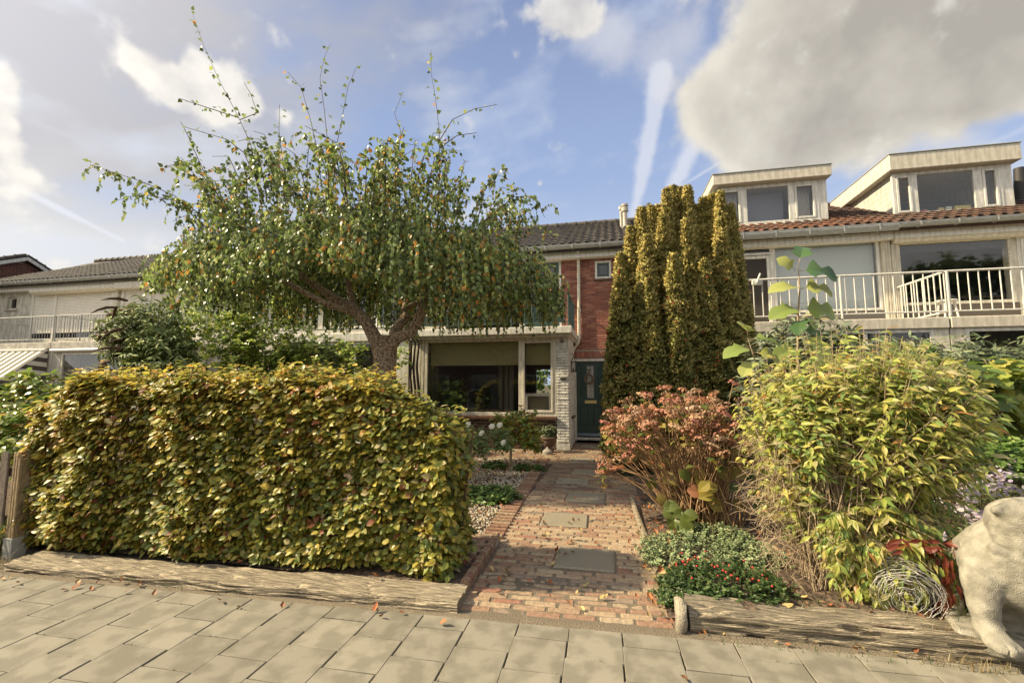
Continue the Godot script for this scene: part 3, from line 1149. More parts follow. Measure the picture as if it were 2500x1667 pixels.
func right_house_far() -> void:
	var o := thing("wide_dormer_house", "terraced house at the right edge with wide cream dormer and brown tiles", "house", Vector3(9.2, 0, W))
	wall("front_wall", 6.80, 12.4, 0, 5.36, W, 0.25, [[6.93, 9.26, 3.45, 5.03], [9.36, 10.3, 2.95, 5.03], [7.2, 10.5, 0.6, 2.5]], M.cream, o)
	shell(o, 6.80, 12.4, M.wall_in)
	roof(o, 6.80, 12.4, "brown", func(x, j): return j < 5 and x < 11.2, func(x, j): return j > 3 and x > 7.4 and x < 10.0)
	gutter(o, 6.80, 12.4, M.zinc, 0.1)
	dormer(o, 7.23, 10.06, 7.42, 9.96, 7.1, 7.52, 5.92, 7.08, [[7.44, 7.79], [7.925, 9.145], [9.33, 9.66]], [0, 2])
	var m := MB.new()
	m.tube([Vector3(10.86, 6.2, -14.2), Vector3(10.86, 6.42, -14.2), Vector3(10.86, 6.48, -14.2), Vector3(10.86, 6.55, -14.2), Vector3(10.88, 7.35, -14.2)], [0.2, 0.19, 0.16, 0.14, 0.11], 10)
	part("flue", m, plain(L(0.03, 0.028, 0.028), 0.6), o)
	var c := MB.new()
	c.bb(7.46, 7.6, 6.05, 6.98, -13.5, -13.46)
	part("curtain", c, M.curtain, o)
	var w := window(o, 6.93, 9.26, 3.45, 5.03, W + 0.03, [[7.0, 9.19]], [], M.warm_white, M.glass, 0.07)
	m = MB.new()
	m.bb(7.0, 9.18, 4.78, 4.96, W - 0.1, W - 0.085)
	part("shade", m, plain(L(0.05, 0.045, 0.04), 0.8), w)
	w = window(o, 9.36, 10.3, 2.97, 5.03, W + 0.03, [[9.43, 10.23]], [0], M.white, M.glass_dark, 0.07)
	m = MB.new()
	m.prism(PackedVector2Array([Vector2(W + 0.01, 4.98), Vector2(W + 0.01, 5.24), Vector2(W + 0.17, 5.22), Vector2(W + 0.2, 5.17), Vector2(W + 0.2, 5.05), Vector2(W + 0.16, 4.98)]), 6.83, 11.0)
	part("shutter_box", m, M.warm_white, o)
	pier(o, 6.8, 6.93, 2.95, 4.98)
	m = MB.new()
	m.bb(6.93, 9.3, 2.95, 3.44, W, W + 0.02)
	part("apron_panel", m, plain(L(0.09, 0.075, 0.06), 0.7), o)
	balcony(o, 6.83, 12.3, M.white, M.cream, true)


func left_houses() -> void:
	# next door but hidden by the birch
	var o := thing("pale_terraced_house", "pale terraced house mostly hidden behind the birch tree", "house", Vector3(-8.2, 0, W))
	wall("front_wall", -11.6, -5.12, 0, 5.36, W, 0.25, [[-8.6, -5.6, 3.3, 5.0], [-8.6, -5.6, 0.8, 2.5]], M.pale_brick, o)
	shell(o, -11.6, -5.12, M.wall_in)
	roof(o, -11.6, -5.12, "dark", func(_x, _j): return false, func(_x, _j): return false)
	gutter(o, -11.6, -5.12, M.zinc)
	window(o, -8.6, -5.6, 3.3, 5.0, W + 0.03, [[-8.53, -7.1], [-7.0, -5.67]], [], M.white, M.glass_dark, 0.07)
	balcony(o, -9.2, -5.15, M.green_rail, M.white, false)
	# the house with white shutters down beside the birch
	o = thing("shuttered_house", "pale terraced house with white awning case above its bay window, left of the birch", "house", Vector3(-14.6, 0, W))
	wall("front_wall", -17.5, -11.62, 0, 5.36, W, 0.25, [[-17.1, -13.6, 3.3, 4.95], [-13.0, -12.2, 0, 2.3]], M.pale_brick, o)
	shell(o, -17.5, -11.62, M.wall_in)
	roof(o, -17.5, -11.62, "dark", func(_x, _j): return false, func(_x, _j): return false)
	gutter(o, -17.5, -11.62, M.zinc)
	shutters(o, -17.1, -13.6, 3.3, 4.95, [-15.9])
	var m := MB.new()
	m.bb(-17.2, -13.3, 4.93, 5.16, W + 0.01, W + 0.3, 0.01)
	part("shutter_box", m, M.warm_white, o)
	left_bay(o, -17.5, -13.25)
	window(o, -17.12, -13.8, 0.95, 2.56, B + 0.0, [[-17.05, -14.46], [-14.35, -13.87]], [], M.warm_white, M.glass, 0.07)
	m = MB.new()
	m.bb(-17.04, -14.47, 1.0, 2.5, B - 0.5, B - 0.47)
	part("net_curtain", m, tex(L(0.10, 0.10, 0.09), L(0.2, 0.2, 0.18), 0.02, Vector3(5, 0.4, 5), 0.9, 0.0, 20), o)
	m = MB.new()
	m.tube([Vector3(-17.48, 2.63, B + 0.05), Vector3(-13.8, 2.63, B + 0.05)], [0.06], 10)
	part("awning_case", m, M.white, o)
	m = MB.new()
	m.bb(-13.252, -13.24, 1.45, 2.25, -12.3, -11.35)
	part("side_window", m, M.glass_dark, o)
	# the end house
	o = thing("end_terraced_house", "end terraced house with closed white roller shutters and small square window", "house", Vector3(-20.6, 0, W))
	wall("front_wall", -24.2, -17.51, 0, 5.36, W, 0.25, [[-21.45, -17.55, 3.26, 4.95], [-22.84, -22.35, 4.44, 4.92], [-23.8, -23.3, 4.44, 4.92]], M.pale_brick, o)
	shell(o, -24.2, -17.51, M.wall_in)
	var hip := func(x, j): return x < -24.3 + 0.215 * j
	roof(o, -24.2, -17.51, "dark", func(_x, _j): return false, hip)
	gutter(o, -24.2, -17.51, M.zinc)
	shutters(o, -21.45, -17.55, 3.46, 4.95, [-20.3])
	m = MB.new()
	m.prism(PackedVector2Array([Vector2(W + 0.01, 4.92), Vector2(W + 0.01, 5.16), Vector2(W + 0.22, 5.15), Vector2(W + 0.3, 5.1), Vector2(W + 0.3, 4.98), Vector2(W + 0.2, 4.9)]), -21.25, -17.2)
	part("shutter_box", m, M.warm_white, o)
	for x in [-22.84, -23.8]:
		window(o, x, x + 0.49, 4.44, 4.92, W - 0.08, [[x + 0.06, x + 0.43]], [], M.white, M.glass_dark, 0.06)
	m = MB.new()
	m.bb(-22.9, -22.3, 4.38, 4.435, W - 0.1, W + 0.06, 0.008)
	part("sill", m, M.concrete, o)
	m = MB.new()
	m.bb(-17.5, -17.3, 0, 5.1, W + 0.002, W + 0.08)
	part("pier", m, M.warm_white, o)
	left_bay(o, -21.5, -17.52)
	awning(o)
	gable_house()


func shutters(o: Node, x0: float, x1: float, y0: float, y1: float, mull: Array) -> void:
	var m := MB.new()
	var xs := [x0] + mull + [x1]
	for i in xs.size():
		m.bb(xs[i] - 0.05, xs[i] + 0.05, y0 - 0.2, y1, W - 0.02, W + 0.05, 0.006)
	part("shutter_rails", m, M.white, o)
	for i in xs.size() - 1:
		var sh := Node3D.new()
		sh.name = "roller_shutter"
		o.add_child(sh, true)
		var sl := MB.new()
		var w: float = xs[i + 1] - xs[i] - 0.1
		sl.prism(PackedVector2Array([Vector2(0, 0), Vector2(0, 0.05), Vector2(0.008, 0.052), Vector2(0.014, 0.03), Vector2(0.010, 0.004)]), 0, w)
		var sm := sl.mesh()
		var y := y0
		while y < y1 - 0.02:
			var q := part("slat", sm, M.shutter, sh)
			q.position = Vector3(xs[i] + 0.05, y, W + 0.0) - origin(sh)
			y += 0.056
	m = MB.new()
	m.bb(x0, x1, y0 - 0.22, y0 - 0.02, W - 0.05, W - 0.02)
	part("gap_pane", m, M.glass_dark, o)


func left_bay(o: Node, x0: float, x1: float) -> void:
	var m := MB.new()
	m.bb(x0, x1, 2.70, 2.90, W + 0.002, B + 0.06, 0.012)
	part("balcony_slab", m, M.concrete, o)
	m = MB.new()
	m.bb(x0, x0 + 0.35, 0.0, 2.70, W + 0.1, B - 0.01)
	m.bb(x1 - 0.55, x1, 0.0, 2.70, W + 0.1, B - 0.01)
	m.bb(x0 + 0.35, x1 - 0.55, 0.0, 0.95, B - 0.15, B - 0.012)
	m.bb(x0 + 0.35, x1 - 0.55, 2.56, 2.70, B - 0.15, B - 0.012)
	part("bay_wall", m, M.pale_brick, o)
	rail(o, Vector3(x0 + 0.03, 2.92, B), Vector3(x1 - 0.03, 2.92, B), 0.84, 0.118, 0.008, M.zinc, [0.0, 0.25, 0.5, 0.75, 1.0])
	rail(o, Vector3(x0 + 0.03, 2.92, B), Vector3(x0 + 0.03, 2.92, W + 0.03), 0.84, 0.118, 0.008, M.zinc, [])


func awning(o: Node) -> void:
	var a := Node3D.new()
	a.name = "hooded_awning"
	o.add_child(a)
	var x0 := -21.4
	var x1 := -17.66
	var top := Vector2(B + 0.05, 2.66)
	var bot := Vector2(B + 1.25, 1.55)
	var m := MB.new()
	m.bb(x0, x1, 2.62, 2.69, B, B + 0.12, 0.008)
	part("head_rail", m, M.white, a)
	var light := plain(L(0.66, 0.62, 0.52), 0.9)
	var dark := plain(L(0.09, 0.075, 0.06), 0.9)
	var n := 26
	for k in n:
		var l := MB.new()
		var xa := lerpf(x0, x1, float(k) / n)
		var xb := lerpf(x0, x1, float(k + 1) / n)
		l.prism(PackedVector2Array([top, bot, bot - Vector2(0.01, 0.01), top - Vector2(0.01, 0.01)]), xa, xb)
		l.bb(xa, xb, bot.y - 0.16, bot.y - 0.004, bot.x - 0.012, bot.x)
		part("stripe", l, light if k % 2 == 0 else dark, a)
	# the striped cheek: bands that run down with the slope
	for k in 9:
		var t0 := float(k) / 9
		var t1 := float(k + 1) / 9
		var p0 := top.lerp(bot, t0)
		var p1 := top.lerp(bot, t1)
		var q1 := Vector2(B + 0.02, 2.66 - 1.25 * t1 - 0.0)
		var q0 := Vector2(B + 0.02, 2.66 - 1.25 * t0 - 0.001)
		var l := MB.new()
		l.prism(PackedVector2Array([p0, p1, q1, q0]) if k > 0 else PackedVector2Array([p0, p1, q1]), x1 - 0.012, x1)
		part("cheek_stripe", l, dark if k % 2 == 0 else light, a)
	m = MB.new()
	m.tube([Vector3(x1, bot.y, bot.x), Vector3(x1, 1.5, B)], [0.012], 5)
	m.tube([Vector3(x1, 2.64, B + 0.05), Vector3(x1, bot.y, bot.x)], [0.014], 5)
	m.tube([Vector3(x0, bot.y - 0.005, bot.x), Vector3(x1, bot.y - 0.005, bot.x)], [0.014], 5)
	part("arm", m, M.white, a)


func gable_house() -> void:
	var o := thing("red_gable_house", "red brick house with a tiled gable far behind the end terrace", "house", Vector3(-28, 0, -14))
	var x := -24.6
	var z0 := -9.0
	var pk := Vector2(-13.85, 7.02)
	var z1 := -18.2
	var y0 := 4.75
	var m := MB.new()
	m.prism(PackedVector2Array([Vector2(z0, 0), Vector2(z0, y0 + 0.02), pk - Vector2(0, 0.2), Vector2(z1, y0), Vector2(z1, 0)]), -33.0, x)
	var w := part("wall", m, M.mortar, o)
	var b := MB.new()
	b.box(Vector3.ZERO, Vector3(0.03, 0.052, 0.216), 0.005)
	var f := Fol.new()
	for j in range(50, 104):
		var y := 0.034 + j * 0.067
		var z := z1 + (0.0 if j % 2 else 0.115)
		while z < z0:
			var lim := pk.y - 0.24 - absf(z - pk.x) * (0.423 if z > pk.x else 0.476)
			if y < lim:
				f.t.append(Transform3D(Basis(), Vector3(x + 0.0, y, z)))
				f.c.append(jit([Color(0.22, 0.062, 0.036), Color(0.26, 0.075, 0.045), Color(0.19, 0.055, 0.034)][rng.randi() % 3], 0.12))
			z += 0.23
	scatter(f, w, "bricks", b.mesh(), M.brick)
	m = MB.new()
	for s in [[z0 + 0.35, y0 - 0.17], [z1 - 0.35, y0 - 0.17]]:
		m.prism(PackedVector2Array([pk, Vector2(s[0], s[1]), Vector2(s[0], s[1] - 0.16), pk - Vector2(0, 0.18)]), -33.1, x + 0.22)
	var r := part("roof", m, M.tile_dark[0], o)
	m = MB.new()
	for s in [[z0 + 0.35, y0 - 0.17], [z1 - 0.35, y0 - 0.17]]:
		m.prism(PackedVector2Array([pk - Vector2(0, 0.02), Vector2(s[0], s[1] - 0.02), Vector2(s[0], s[1] - 0.15), pk - Vector2(0, 0.17)]), x + 0.222, x + 0.245)
	part("bargeboard", m, M.white, o)
	var tm := MB.new()
	tm.tube([Vector3(0, 0, -0.17), Vector3(0, 0, 0.14), Vector3(0, 0, 0.19)], [0.09, 0.10, 0.125], 8)
	var tmesh := tm.mesh()
	for s in [[z0 + 0.35, y0 - 0.17], [z1 - 0.35, y0 - 0.17]]:
		var e := Vector2(s[0], s[1])
		var n := int(pk.distance_to(e) / 0.34)
		for i in n:
			var p := pk.lerp(e, (i + 0.5) / n)
			var d := (e - pk).normalized()
			var q := part("verge_tile", tmesh, M.tile_dark[i % 3], r)
			var dir := Vector3(0, d.y, d.x)
			q.transform = Transform3D(Basis(Vector3.RIGHT, Vector3(0, dir.z, -dir.y) * (1.0 if d.x > 0 else -1.0), dir * 1.0) , Vector3(x + 0.1, p.y + 0.06, p.x) - origin(r))
# ---------------------------------------------------------------- ground
func sheet(x0: float, x1: float, z0: float, z1: float, step: float, yf: Callable) -> MB:
	var m := MB.new()
	var nx := int((x1 - x0) / step)
	var nz := int((z1 - z0) / step)
	var ys := {}
	for i in range(-1, nx + 2):
		for j in range(-1, nz + 2):
			ys[Vector2i(i, j)] = yf.call(x0 + (x1 - x0) * i / nx, z0 + (z1 - z0) * j / nz)
	for i in nx:
		for j in nz:
			var p := []
			var n := []
			for e in [[i, j], [i + 1, j], [i + 1, j + 1], [i, j + 1]]:
				p.append(Vector3(x0 + (x1 - x0) * e[0] / nx, ys[Vector2i(e[0], e[1])], z0 + (z1 - z0) * e[1] / nz))
				n.append(Vector3(ys[Vector2i(e[0] - 1, e[1])] - ys[Vector2i(e[0] + 1, e[1])], 2.0 * step, ys[Vector2i(e[0], e[1] - 1)] - ys[Vector2i(e[0], e[1] + 1)]).normalized())
			m.tri(p[0], p[1], p[2], n[0], n[1], n[2])
			m.tri(p[0], p[2], p[3], n[0], n[2], n[3])
	return m


func kerb_z(x: float) -> float:
	return -3.045 - 0.045 * x


func ground() -> void:
	M.soil = tex(L(0.055, 0.036, 0.024), L(0.16, 0.11, 0.075), 0.02, Vector3(1.2, 1.2, 1.2), 0.95, 1.6, 30, 0.03)
	M.sand = tex(L(0.16, 0.125, 0.085), L(0.34, 0.28, 0.20), 0.06, Vector3(2.5, 2.5, 2.5), 0.95, 0.8, 31, 0.12)
	M.slab = []
	for k in [1.0, 0.9, 1.08, 0.96]:
		M.slab.append(tex(L(0.20 * k, 0.183 * k, 0.142 * k), L(0.275 * k, 0.252 * k, 0.20 * k), 0.13, Vector3(2.6, 2.6, 2.6), 0.8, 0.05, 32, 0.2))
		stain(M.slab[-1], Vector3(0.7, 0.7, 0.7), 0.72)
	M.grit = tex(L(0.15, 0.13, 0.095), L(0.52, 0.455, 0.34), 0.11, Vector3(2, 2, 2), 0.85, 0.8, 33, 0.11, 0.36, 0.6)
	var m := MB.new()
	m.bb(-400, 400, -0.5, -0.03, -400, 400)
	struct("ground", m, tex(L(0.05, 0.06, 0.025), L(0.12, 0.11, 0.05), 0.01, Vector3(0.3, 0.3, 0.3), 0.95, 1.0, 34))
	# pavement: a bed of sand and square slabs laid half a slab out in every other row
	m = MB.new()
	m.bb(-14, 14, -0.029, -0.012, -3.9, 0.8)
	var pv := struct("pavement", m, tex(L(0.05, 0.042, 0.025), L(0.13, 0.11, 0.075), 0.06, Vector3(2.5, 2.5, 2.5), 0.95, 0.5, 31))
	m = MB.new()
	m.bb(-14, 14, -0.029, -0.02, 0.8, 5.5)
	struct("road", m, tex(L(0.04, 0.04, 0.04), L(0.07, 0.068, 0.064), 0.1, Vector3(2, 2, 2), 0.9, 0.4, 35))
	var vs := []
	for k in 3:
		var b := MB.new()
		b.box(Vector3.ZERO, Vector3(0.3215, 0.03, 0.3155), 0.003)
		vs.append(b.mesh())
	var short := MB.new()
	short.box(Vector3.ZERO, Vector3(0.3215, 0.03, 0.149), 0.003)
	var shm := short.mesh()
	var a := 0.028
	var n := 0
	for i in range(-20, 12):
		var x := 0.205 + 0.3265 * i
		for j in range(0, 7):
			var z := kerb_z(x) + 0.162 + 0.321 * j - 0.002
			var sm: Mesh = vs[(i + j) % 3]
			if posmod(i, 2) == 0:
				z = kerb_z(x) + 0.077 + (0.0 if j == 0 else 0.24 + 0.321 * (j - 1))
				if j == 0:
					sm = shm
			if z > 0.0 or (absf(x) > 1.5 + (-z) * 1.6 + 0.8 and z > -2.0):
				continue
			var t := Transform3D(Basis(Vector3.UP, a + rr(-0.003, 0.003)).rotated(Vector3.RIGHT, rr(-0.006, 0.006)).rotated(Vector3.BACK, rr(-0.006, 0.006)), Vector3(x, -0.015 + rr(-0.0015, 0.0015), z))
			var q := part("paving_slab", sm, M.slab[rng.randi() % 4], pv)
			q.transform = Transform3D(t.basis, t.origin - origin(pv))
			n += 1
	# moss and weeds in the joints
	var mo := Fol.new()
	for i in 900:
		var k := rng.randi_range(-14, 9)
		var x := 0.205 + 0.3265 * k
		var z := kerb_z(x) + rr(0.0, 1.6)
		if fbm.get_noise_2d(x * 2.2, z * 2.2) < 0.03:
			continue
		if rng.randf() < 0.5:
			x += 0.163
		else:
			z = kerb_z(x) + (0.155 if posmod(k, 2) == 0 else 0.322) + 0.321 * rng.randi_range(0, 3) + rr(-0.003, 0.003)
			x += rr(-0.16, 0.16)
		mo.t.append(Transform3D(Basis(Vector3.UP, rr(0, TAU)).scaled(Vector3.ONE * rr(0.5, 1.2)), Vector3(x, -0.006, z)))
		mo.c.append(jit(Color(0.085, 0.095, 0.02), 0.35))
	var mm := MB.new()
	for i in 7:
		var p := Vector3(rr(-0.008, 0.008), 0, rr(-0.004, 0.004))
		var e := p + Vector3(rr(-0.006, 0.006), rr(0.004, 0.012), rr(-0.005, 0.005))
		mm.tri(p, p + Vector3(0.005, 0, 0.001), e, Vector3.UP, Vector3.UP, Vector3.UP)
	scatter(mo, pv, "moss", mm.mesh(), leafy(0.8, 0.2))
	# strip of sand and grit between the slabs and the garden
	m = sheet(-8.0, 5.0, -3.72, -2.6, 0.05, func(x, z): return (-0.004 + 0.008 * fbm.get_noise_2d(x * 9, z * 9)) - (0.03 if z > kerb_z(x) + 0.01 else 0.0))
	struct("sand_strip", m, M.sand)
	path()
	beds()


func path() -> void:
	var m := MB.new()
	m.bb(-1.12, 0.62, -0.028, -0.008, -12.3, -3.0)
	m.bb(-3.5, -1.12, -0.028, -0.008, -10.85, -9.3)
	var p := struct("garden_path", m, tex(L(0.13, 0.10, 0.07), L(0.30, 0.235, 0.165), 0.06, Vector3(2, 2, 2), 0.95, 0.6, 36))
	var slabs := [[-0.255, -4.215, 0.52, 0.50], [-0.545, -5.33, 0.52, 0.50], [-0.365, -6.40, 0.52, 0.50], [-0.63, -7.41, 0.51, 0.40], [-0.445, -8.25, 0.5, 0.48], [-0.6, -9.4, 0.5, 0.5], [-0.5, -11.6, 0.5, 0.5]]
	for s in slabs:
		var b := MB.new()
		b.box(Vector3.ZERO, Vector3(s[2], 0.035, s[3]), 0.012)
		var q := part("gravel_slab", b, M.grit, p)
		q.transform = Transform3D(Basis(Vector3.UP, rr(-0.03, 0.03)).rotated(Vector3.RIGHT, rr(-0.01, 0.01)), Vector3(s[0], -0.009, s[1]) - origin(p))
	var pal := [Vector3(0.31, 0.215, 0.14), Vector3(0.35, 0.26, 0.17), Vector3(0.27, 0.165, 0.11), Vector3(0.36, 0.28, 0.19), Vector3(0.27, 0.135, 0.09), Vector3(0.25, 0.19, 0.14), Vector3(0.17, 0.135, 0.115)]
	var bmats := []
	for c in pal:
		bmats.append(tex(L(c.x * 0.78, c.y * 0.76, c.z * 0.74), L(c.x * 1.15, c.y * 1.15, c.z * 1.15), 0.02, Vector3(2.2, 2.2, 2.2), 0.88, 0.3, 37, 0.05))
	var vs := []
	for k in 4:
		var b := MB.new()
		b.box(Vector3.ZERO, Vector3(0.236 - 0.003 * k, 0.05, 0.0655 - 0.001 * k), 0.007 + 0.0015 * k)
		vs.append(b.mesh())
	var f := Fol.new()
	var own := 0
	var z := -3.17
	var j := 0
	while z > -12.25:
		var xl := -1.075 if z > -4.35 else lerpf(-1.10, -1.28, clampf((-4.35 - z) / 4.5, 0, 1))
		if z < -9.45 and z > -10.7:
			xl = -3.4
		elif z <= -10.7:
			xl = -0.93
		var xr := 0.36 if z > -4.1 else 0.33 + 0.05 * sin(z)
		if z < -6.5:
			xr = 0.55
		var x: float = xl + [0.0, -0.12, -0.05, -0.17][j % 4] + rr(-0.01, 0.01)
		while x < xr:
			var l := maxf(x, xl)
			var r := minf(x + 0.236, xr + 0.06)
			var cx := (l + r) * 0.5
			var ok := r - l > 0.05
			for s in slabs:
				if absf(z - s[1]) < s[3] * 0.5 + 0.02:
					var a0: float = s[0] - s[2] * 0.5 - 0.012
					var a1: float = s[0] + s[2] * 0.5 + 0.012
					if r > a0 and l < a1:
						if cx < s[0]:
							r = a0
						else:
							l = a1
						cx = (l + r) * 0.5
						ok = ok and r - l > 0.04
			if z > -3.25 and z > kerb_z(cx) - 0.05:
				ok = false
			if ok:
				var sink := 0.006 * fbm.get_noise_2d(cx * 1.7, z * 1.7)
				var zz := z - 0.045 * (cx + 0.35) * clampf((z + 4.6) / 1.4, 0.0, 1.0)
				var t := Transform3D(Basis(Vector3.UP, rr(-0.02, 0.02) + 0.04 * clampf((z + 4.6) / 1.4, 0.0, 1.0)).rotated(Vector3.RIGHT, rr(-0.018, 0.018)).scaled_local(Vector3((r - l) / 0.243, 1, 1)), Vector3(cx, -0.025 + sink + rr(-0.002, 0.002), zz + rr(-0.003, 0.003)))
				var k := pick([0.24, 0.22, 0.16, 0.18, 0.06, 0.1, 0.04])
				if own < 300:
					var q := part("brick", vs[rng.randi() % 4], bmats[k], p)
					q.transform = Transform3D(t.basis, t.origin - origin(p))
					own += 1
				else:
					f.t.append(t)
					f.c.append(jit(Color(pal[k].x, pal[k].y, pal[k].z), 0.1))
			x += 0.242
		z -= 0.0715
		j += 1
	scatter(f, p, "bricks", vs[1], M.brick)


func beds() -> void:
	# right bed, from the path's edge to the houses
	var m := sheet(0.34, 14.0, -12.4, -3.22, 0.12, func(x, z): return 0.02 + 0.09 * clampf((x - 0.34) / 0.5, 0, 1) + 0.05 * fbm.get_noise_2d(x * 1.1, z * 1.1) + 0.02 * fbm.get_noise_2d(x * 6, z * 6))
	struct("garden_soil", m, M.soil)
	m = sheet(-26.0, -1.15, -12.4, -3.3, 0.25, func(x, z): return (0.055 if z > -4.4 else 0.0) + 0.02 * fbm.get_noise_2d(x * 2.1, z * 2.1) - (0.06 if z < -9.35 and x > -3.6 else 0.0))
	struct("garden_soil", m, M.soil)
	# raised brick corner beside the path with a row of bricks on end
	m = MB.new()
	m.bb(-1.62, -1.10, 0.0, 0.05, -4.42, -3.30)
	var rc := struct("raised_edge", m, M.mortar)
	var bm := MB.new()
	bm.box(Vector3.ZERO, Vector3(0.065, 0.11, 0.225), 0.009)
	var b0 := bm.mesh()
	bm = MB.new()
	bm.box(Vector3.ZERO, Vector3(0.225, 0.05, 0.066), 0.008)
	var b1 := bm.mesh()
	var bmats := []
	for c in [Vector3(0.33, 0.21, 0.135), Vector3(0.29, 0.16, 0.105), Vector3(0.36, 0.25, 0.165)]:
		bmats.append(tex(L(c.x * 0.62, c.y * 0.62, c.z * 0.6), L(c.x * 1.15, c.y * 1.15, c.z * 1.15), 0.02, Vector3(2.2, 2.2, 2.2), 0.9, 0.5, 38, 0.05))
	for i in 16:
		var q := part("edging_brick", b1, bmats[i % 3], rc)
		q.transform = Transform3D(Basis(Vector3.UP, PI / 2 + rr(-0.05, 0.05)).rotated(Vector3.BACK, PI / 2), Vector3(-1.108 - 0.002 * i, 0.012 + rr(-0.006, 0.006), -3.40 - 0.0695 * i) - origin(rc))
		q.transform.basis = Basis(Vector3(0, 0, 1), Vector3(1, 0, 0), Vector3(0, 1, 0)).scaled_local(Vector3(0.28, 1.3, 2.2)).rotated(Vector3.UP, rr(-0.06, 0.06))
	for i in 3:
		for k in 9:
			var q := part("edging_brick", b1, bmats[(i + k) % 3], rc)
			q.transform = Transform3D(Basis(Vector3.UP, rr(-0.03, 0.03)).rotated(Vector3.RIGHT, rr(-0.03, 0.03)), Vector3(-1.25 - 0.235 * i + (0.06 if k % 2 else 0.0) - 0.05, 0.052 + rr(-0.004, 0.004), -3.78 - 0.0725 * k) - origin(rc))
	# row of bricks beside the gravel, up to the paved corner
	for i in 44:
		var z := -4.55 - 0.112 * i
		var q := part("edging_brick", b1, bmats[rng.randi() % 3], rc)
		q.transform = Transform3D(Basis(Vector3.UP, rr(-0.06, 0.06) + 0.03), Vector3(lerpf(-1.20, -1.37, clampf((-4.35 - z) / 4.5, 0, 1)), 0.004 + rr(-0.004, 0.006), z) - origin(rc))
	# gravel
	var pb := MB.new()
	pb.ball(Vector3.ZERO, Vector3(1, 0.62, 0.78), 6, 4)
	var f := Fol.new()
	for i in 9000:
		var z := rr(-9.3, -4.42)
		var x := rr(-3.3, lerpf(-1.30, -1.46, clampf((-4.35 - z) / 4.5, 0, 1)))
		if z > -6.6 and x < -2.4:
			continue
		f.t.append(Transform3D(Basis.from_euler(rv() * 0.6 + Vector3(0, rr(0, 6), 0)).scaled(Vector3.ONE * rr(0.008, 0.019)), Vector3(x, 0.012 + 0.02 * fbm.get_noise_2d(x * 2.1, z * 2.1) + rr(0, 0.012), z)))
		f.c.append(jit([Color(0.48, 0.42, 0.32), Color(0.38, 0.32, 0.24), Color(0.56, 0.51, 0.42), Color(0.30, 0.24, 0.17)][rng.randi() % 4], 0.12))
	scatter(f, self, "gravel", pb.mesh(), tinted(0.7))
	var gq: Node = get_child(get_child_count() - 1)
	tag(gq, "pale pebbles of the gravel bed left of the brick path", "gravel")
# ---------------------------------------------------------------- plants
const RIGHT := Vector3(0.977, 0, -0.215)
var leaf := {}


func make_leaves() -> void:
	leaf.beech = leaf_mesh([0.02, 0.24, 0.34, 0.31, 0.19, 0.0], 0.22, 0.16, 0.02)
	leaf.birch = leaf_mesh([0.03, 0.36, 0.35, 0.24, 0.10, 0.0], 0.12, 0.10)
	leaf.lance = leaf_mesh([0.02, 0.10, 0.155, 0.15, 0.09, 0.03, 0.0], 0.3, 0.4, 0.02)
	leaf.narrow = leaf_mesh([0.02, 0.09, 0.11, 0.08, 0.0], 0.3, 0.3)
	leaf.broad = leaf_mesh([0.05, 0.30, 0.40, 0.36, 0.22, 0.0], 0.18, 0.30, 0.03)
	leaf.lobed = leaf_mesh([0.06, 0.42, 0.34, 0.48, 0.30, 0.36, 0.16, 0.0], 0.15, 0.25, 0.03)
	leaf.tulip = leaf_mesh([0.06, 0.34, 0.50, 0.36, 0.27, 0.36, 0.42, 0.30, 0.06], 0.22, 0.55, 0.07)
	leaf.tiny = leaf_mesh([0.08, 0.32, 0.28, 0.0], 0.2, 0.15)
	leaf.ivy = leaf_mesh([0.10, 0.45, 0.40, 0.26, 0.0], 0.15, 0.15)
	M.leaf = leafy(0.42, 1.0)
	M.leaf_shiny = leafy(0.3, 0.95)
	M.leaf_dull = leafy(0.65, 0.55)
	M.bark = tex(L(0.10, 0.065, 0.04), L(0.30, 0.20, 0.12), 0.03, Vector3(6, 1.5, 6), 0.9, 1.0, 40, 0.04)
	M.birch_bark = tex(L(0.075, 0.055, 0.04), L(0.46, 0.34, 0.23), 0.022, Vector3(2.2, 1.6, 2.2), 0.85, 2.0, 41, 0.03, 0.27, 0.54)
	M.twig = plain(L(0.13, 0.075, 0.045), 0.8)
	M.twig_dark = plain(L(0.05, 0.035, 0.025), 0.85)
	M.twig_tan = tex(L(0.28, 0.20, 0.125), L(0.46, 0.35, 0.23), 0.02, Vector3(9, 9, 9), 0.85, 0.0, 42)
	M.cane = tex(L(0.22, 0.12, 0.06), L(0.42, 0.26, 0.14), 0.02, Vector3(7, 7, 7), 0.8, 0.0, 43)


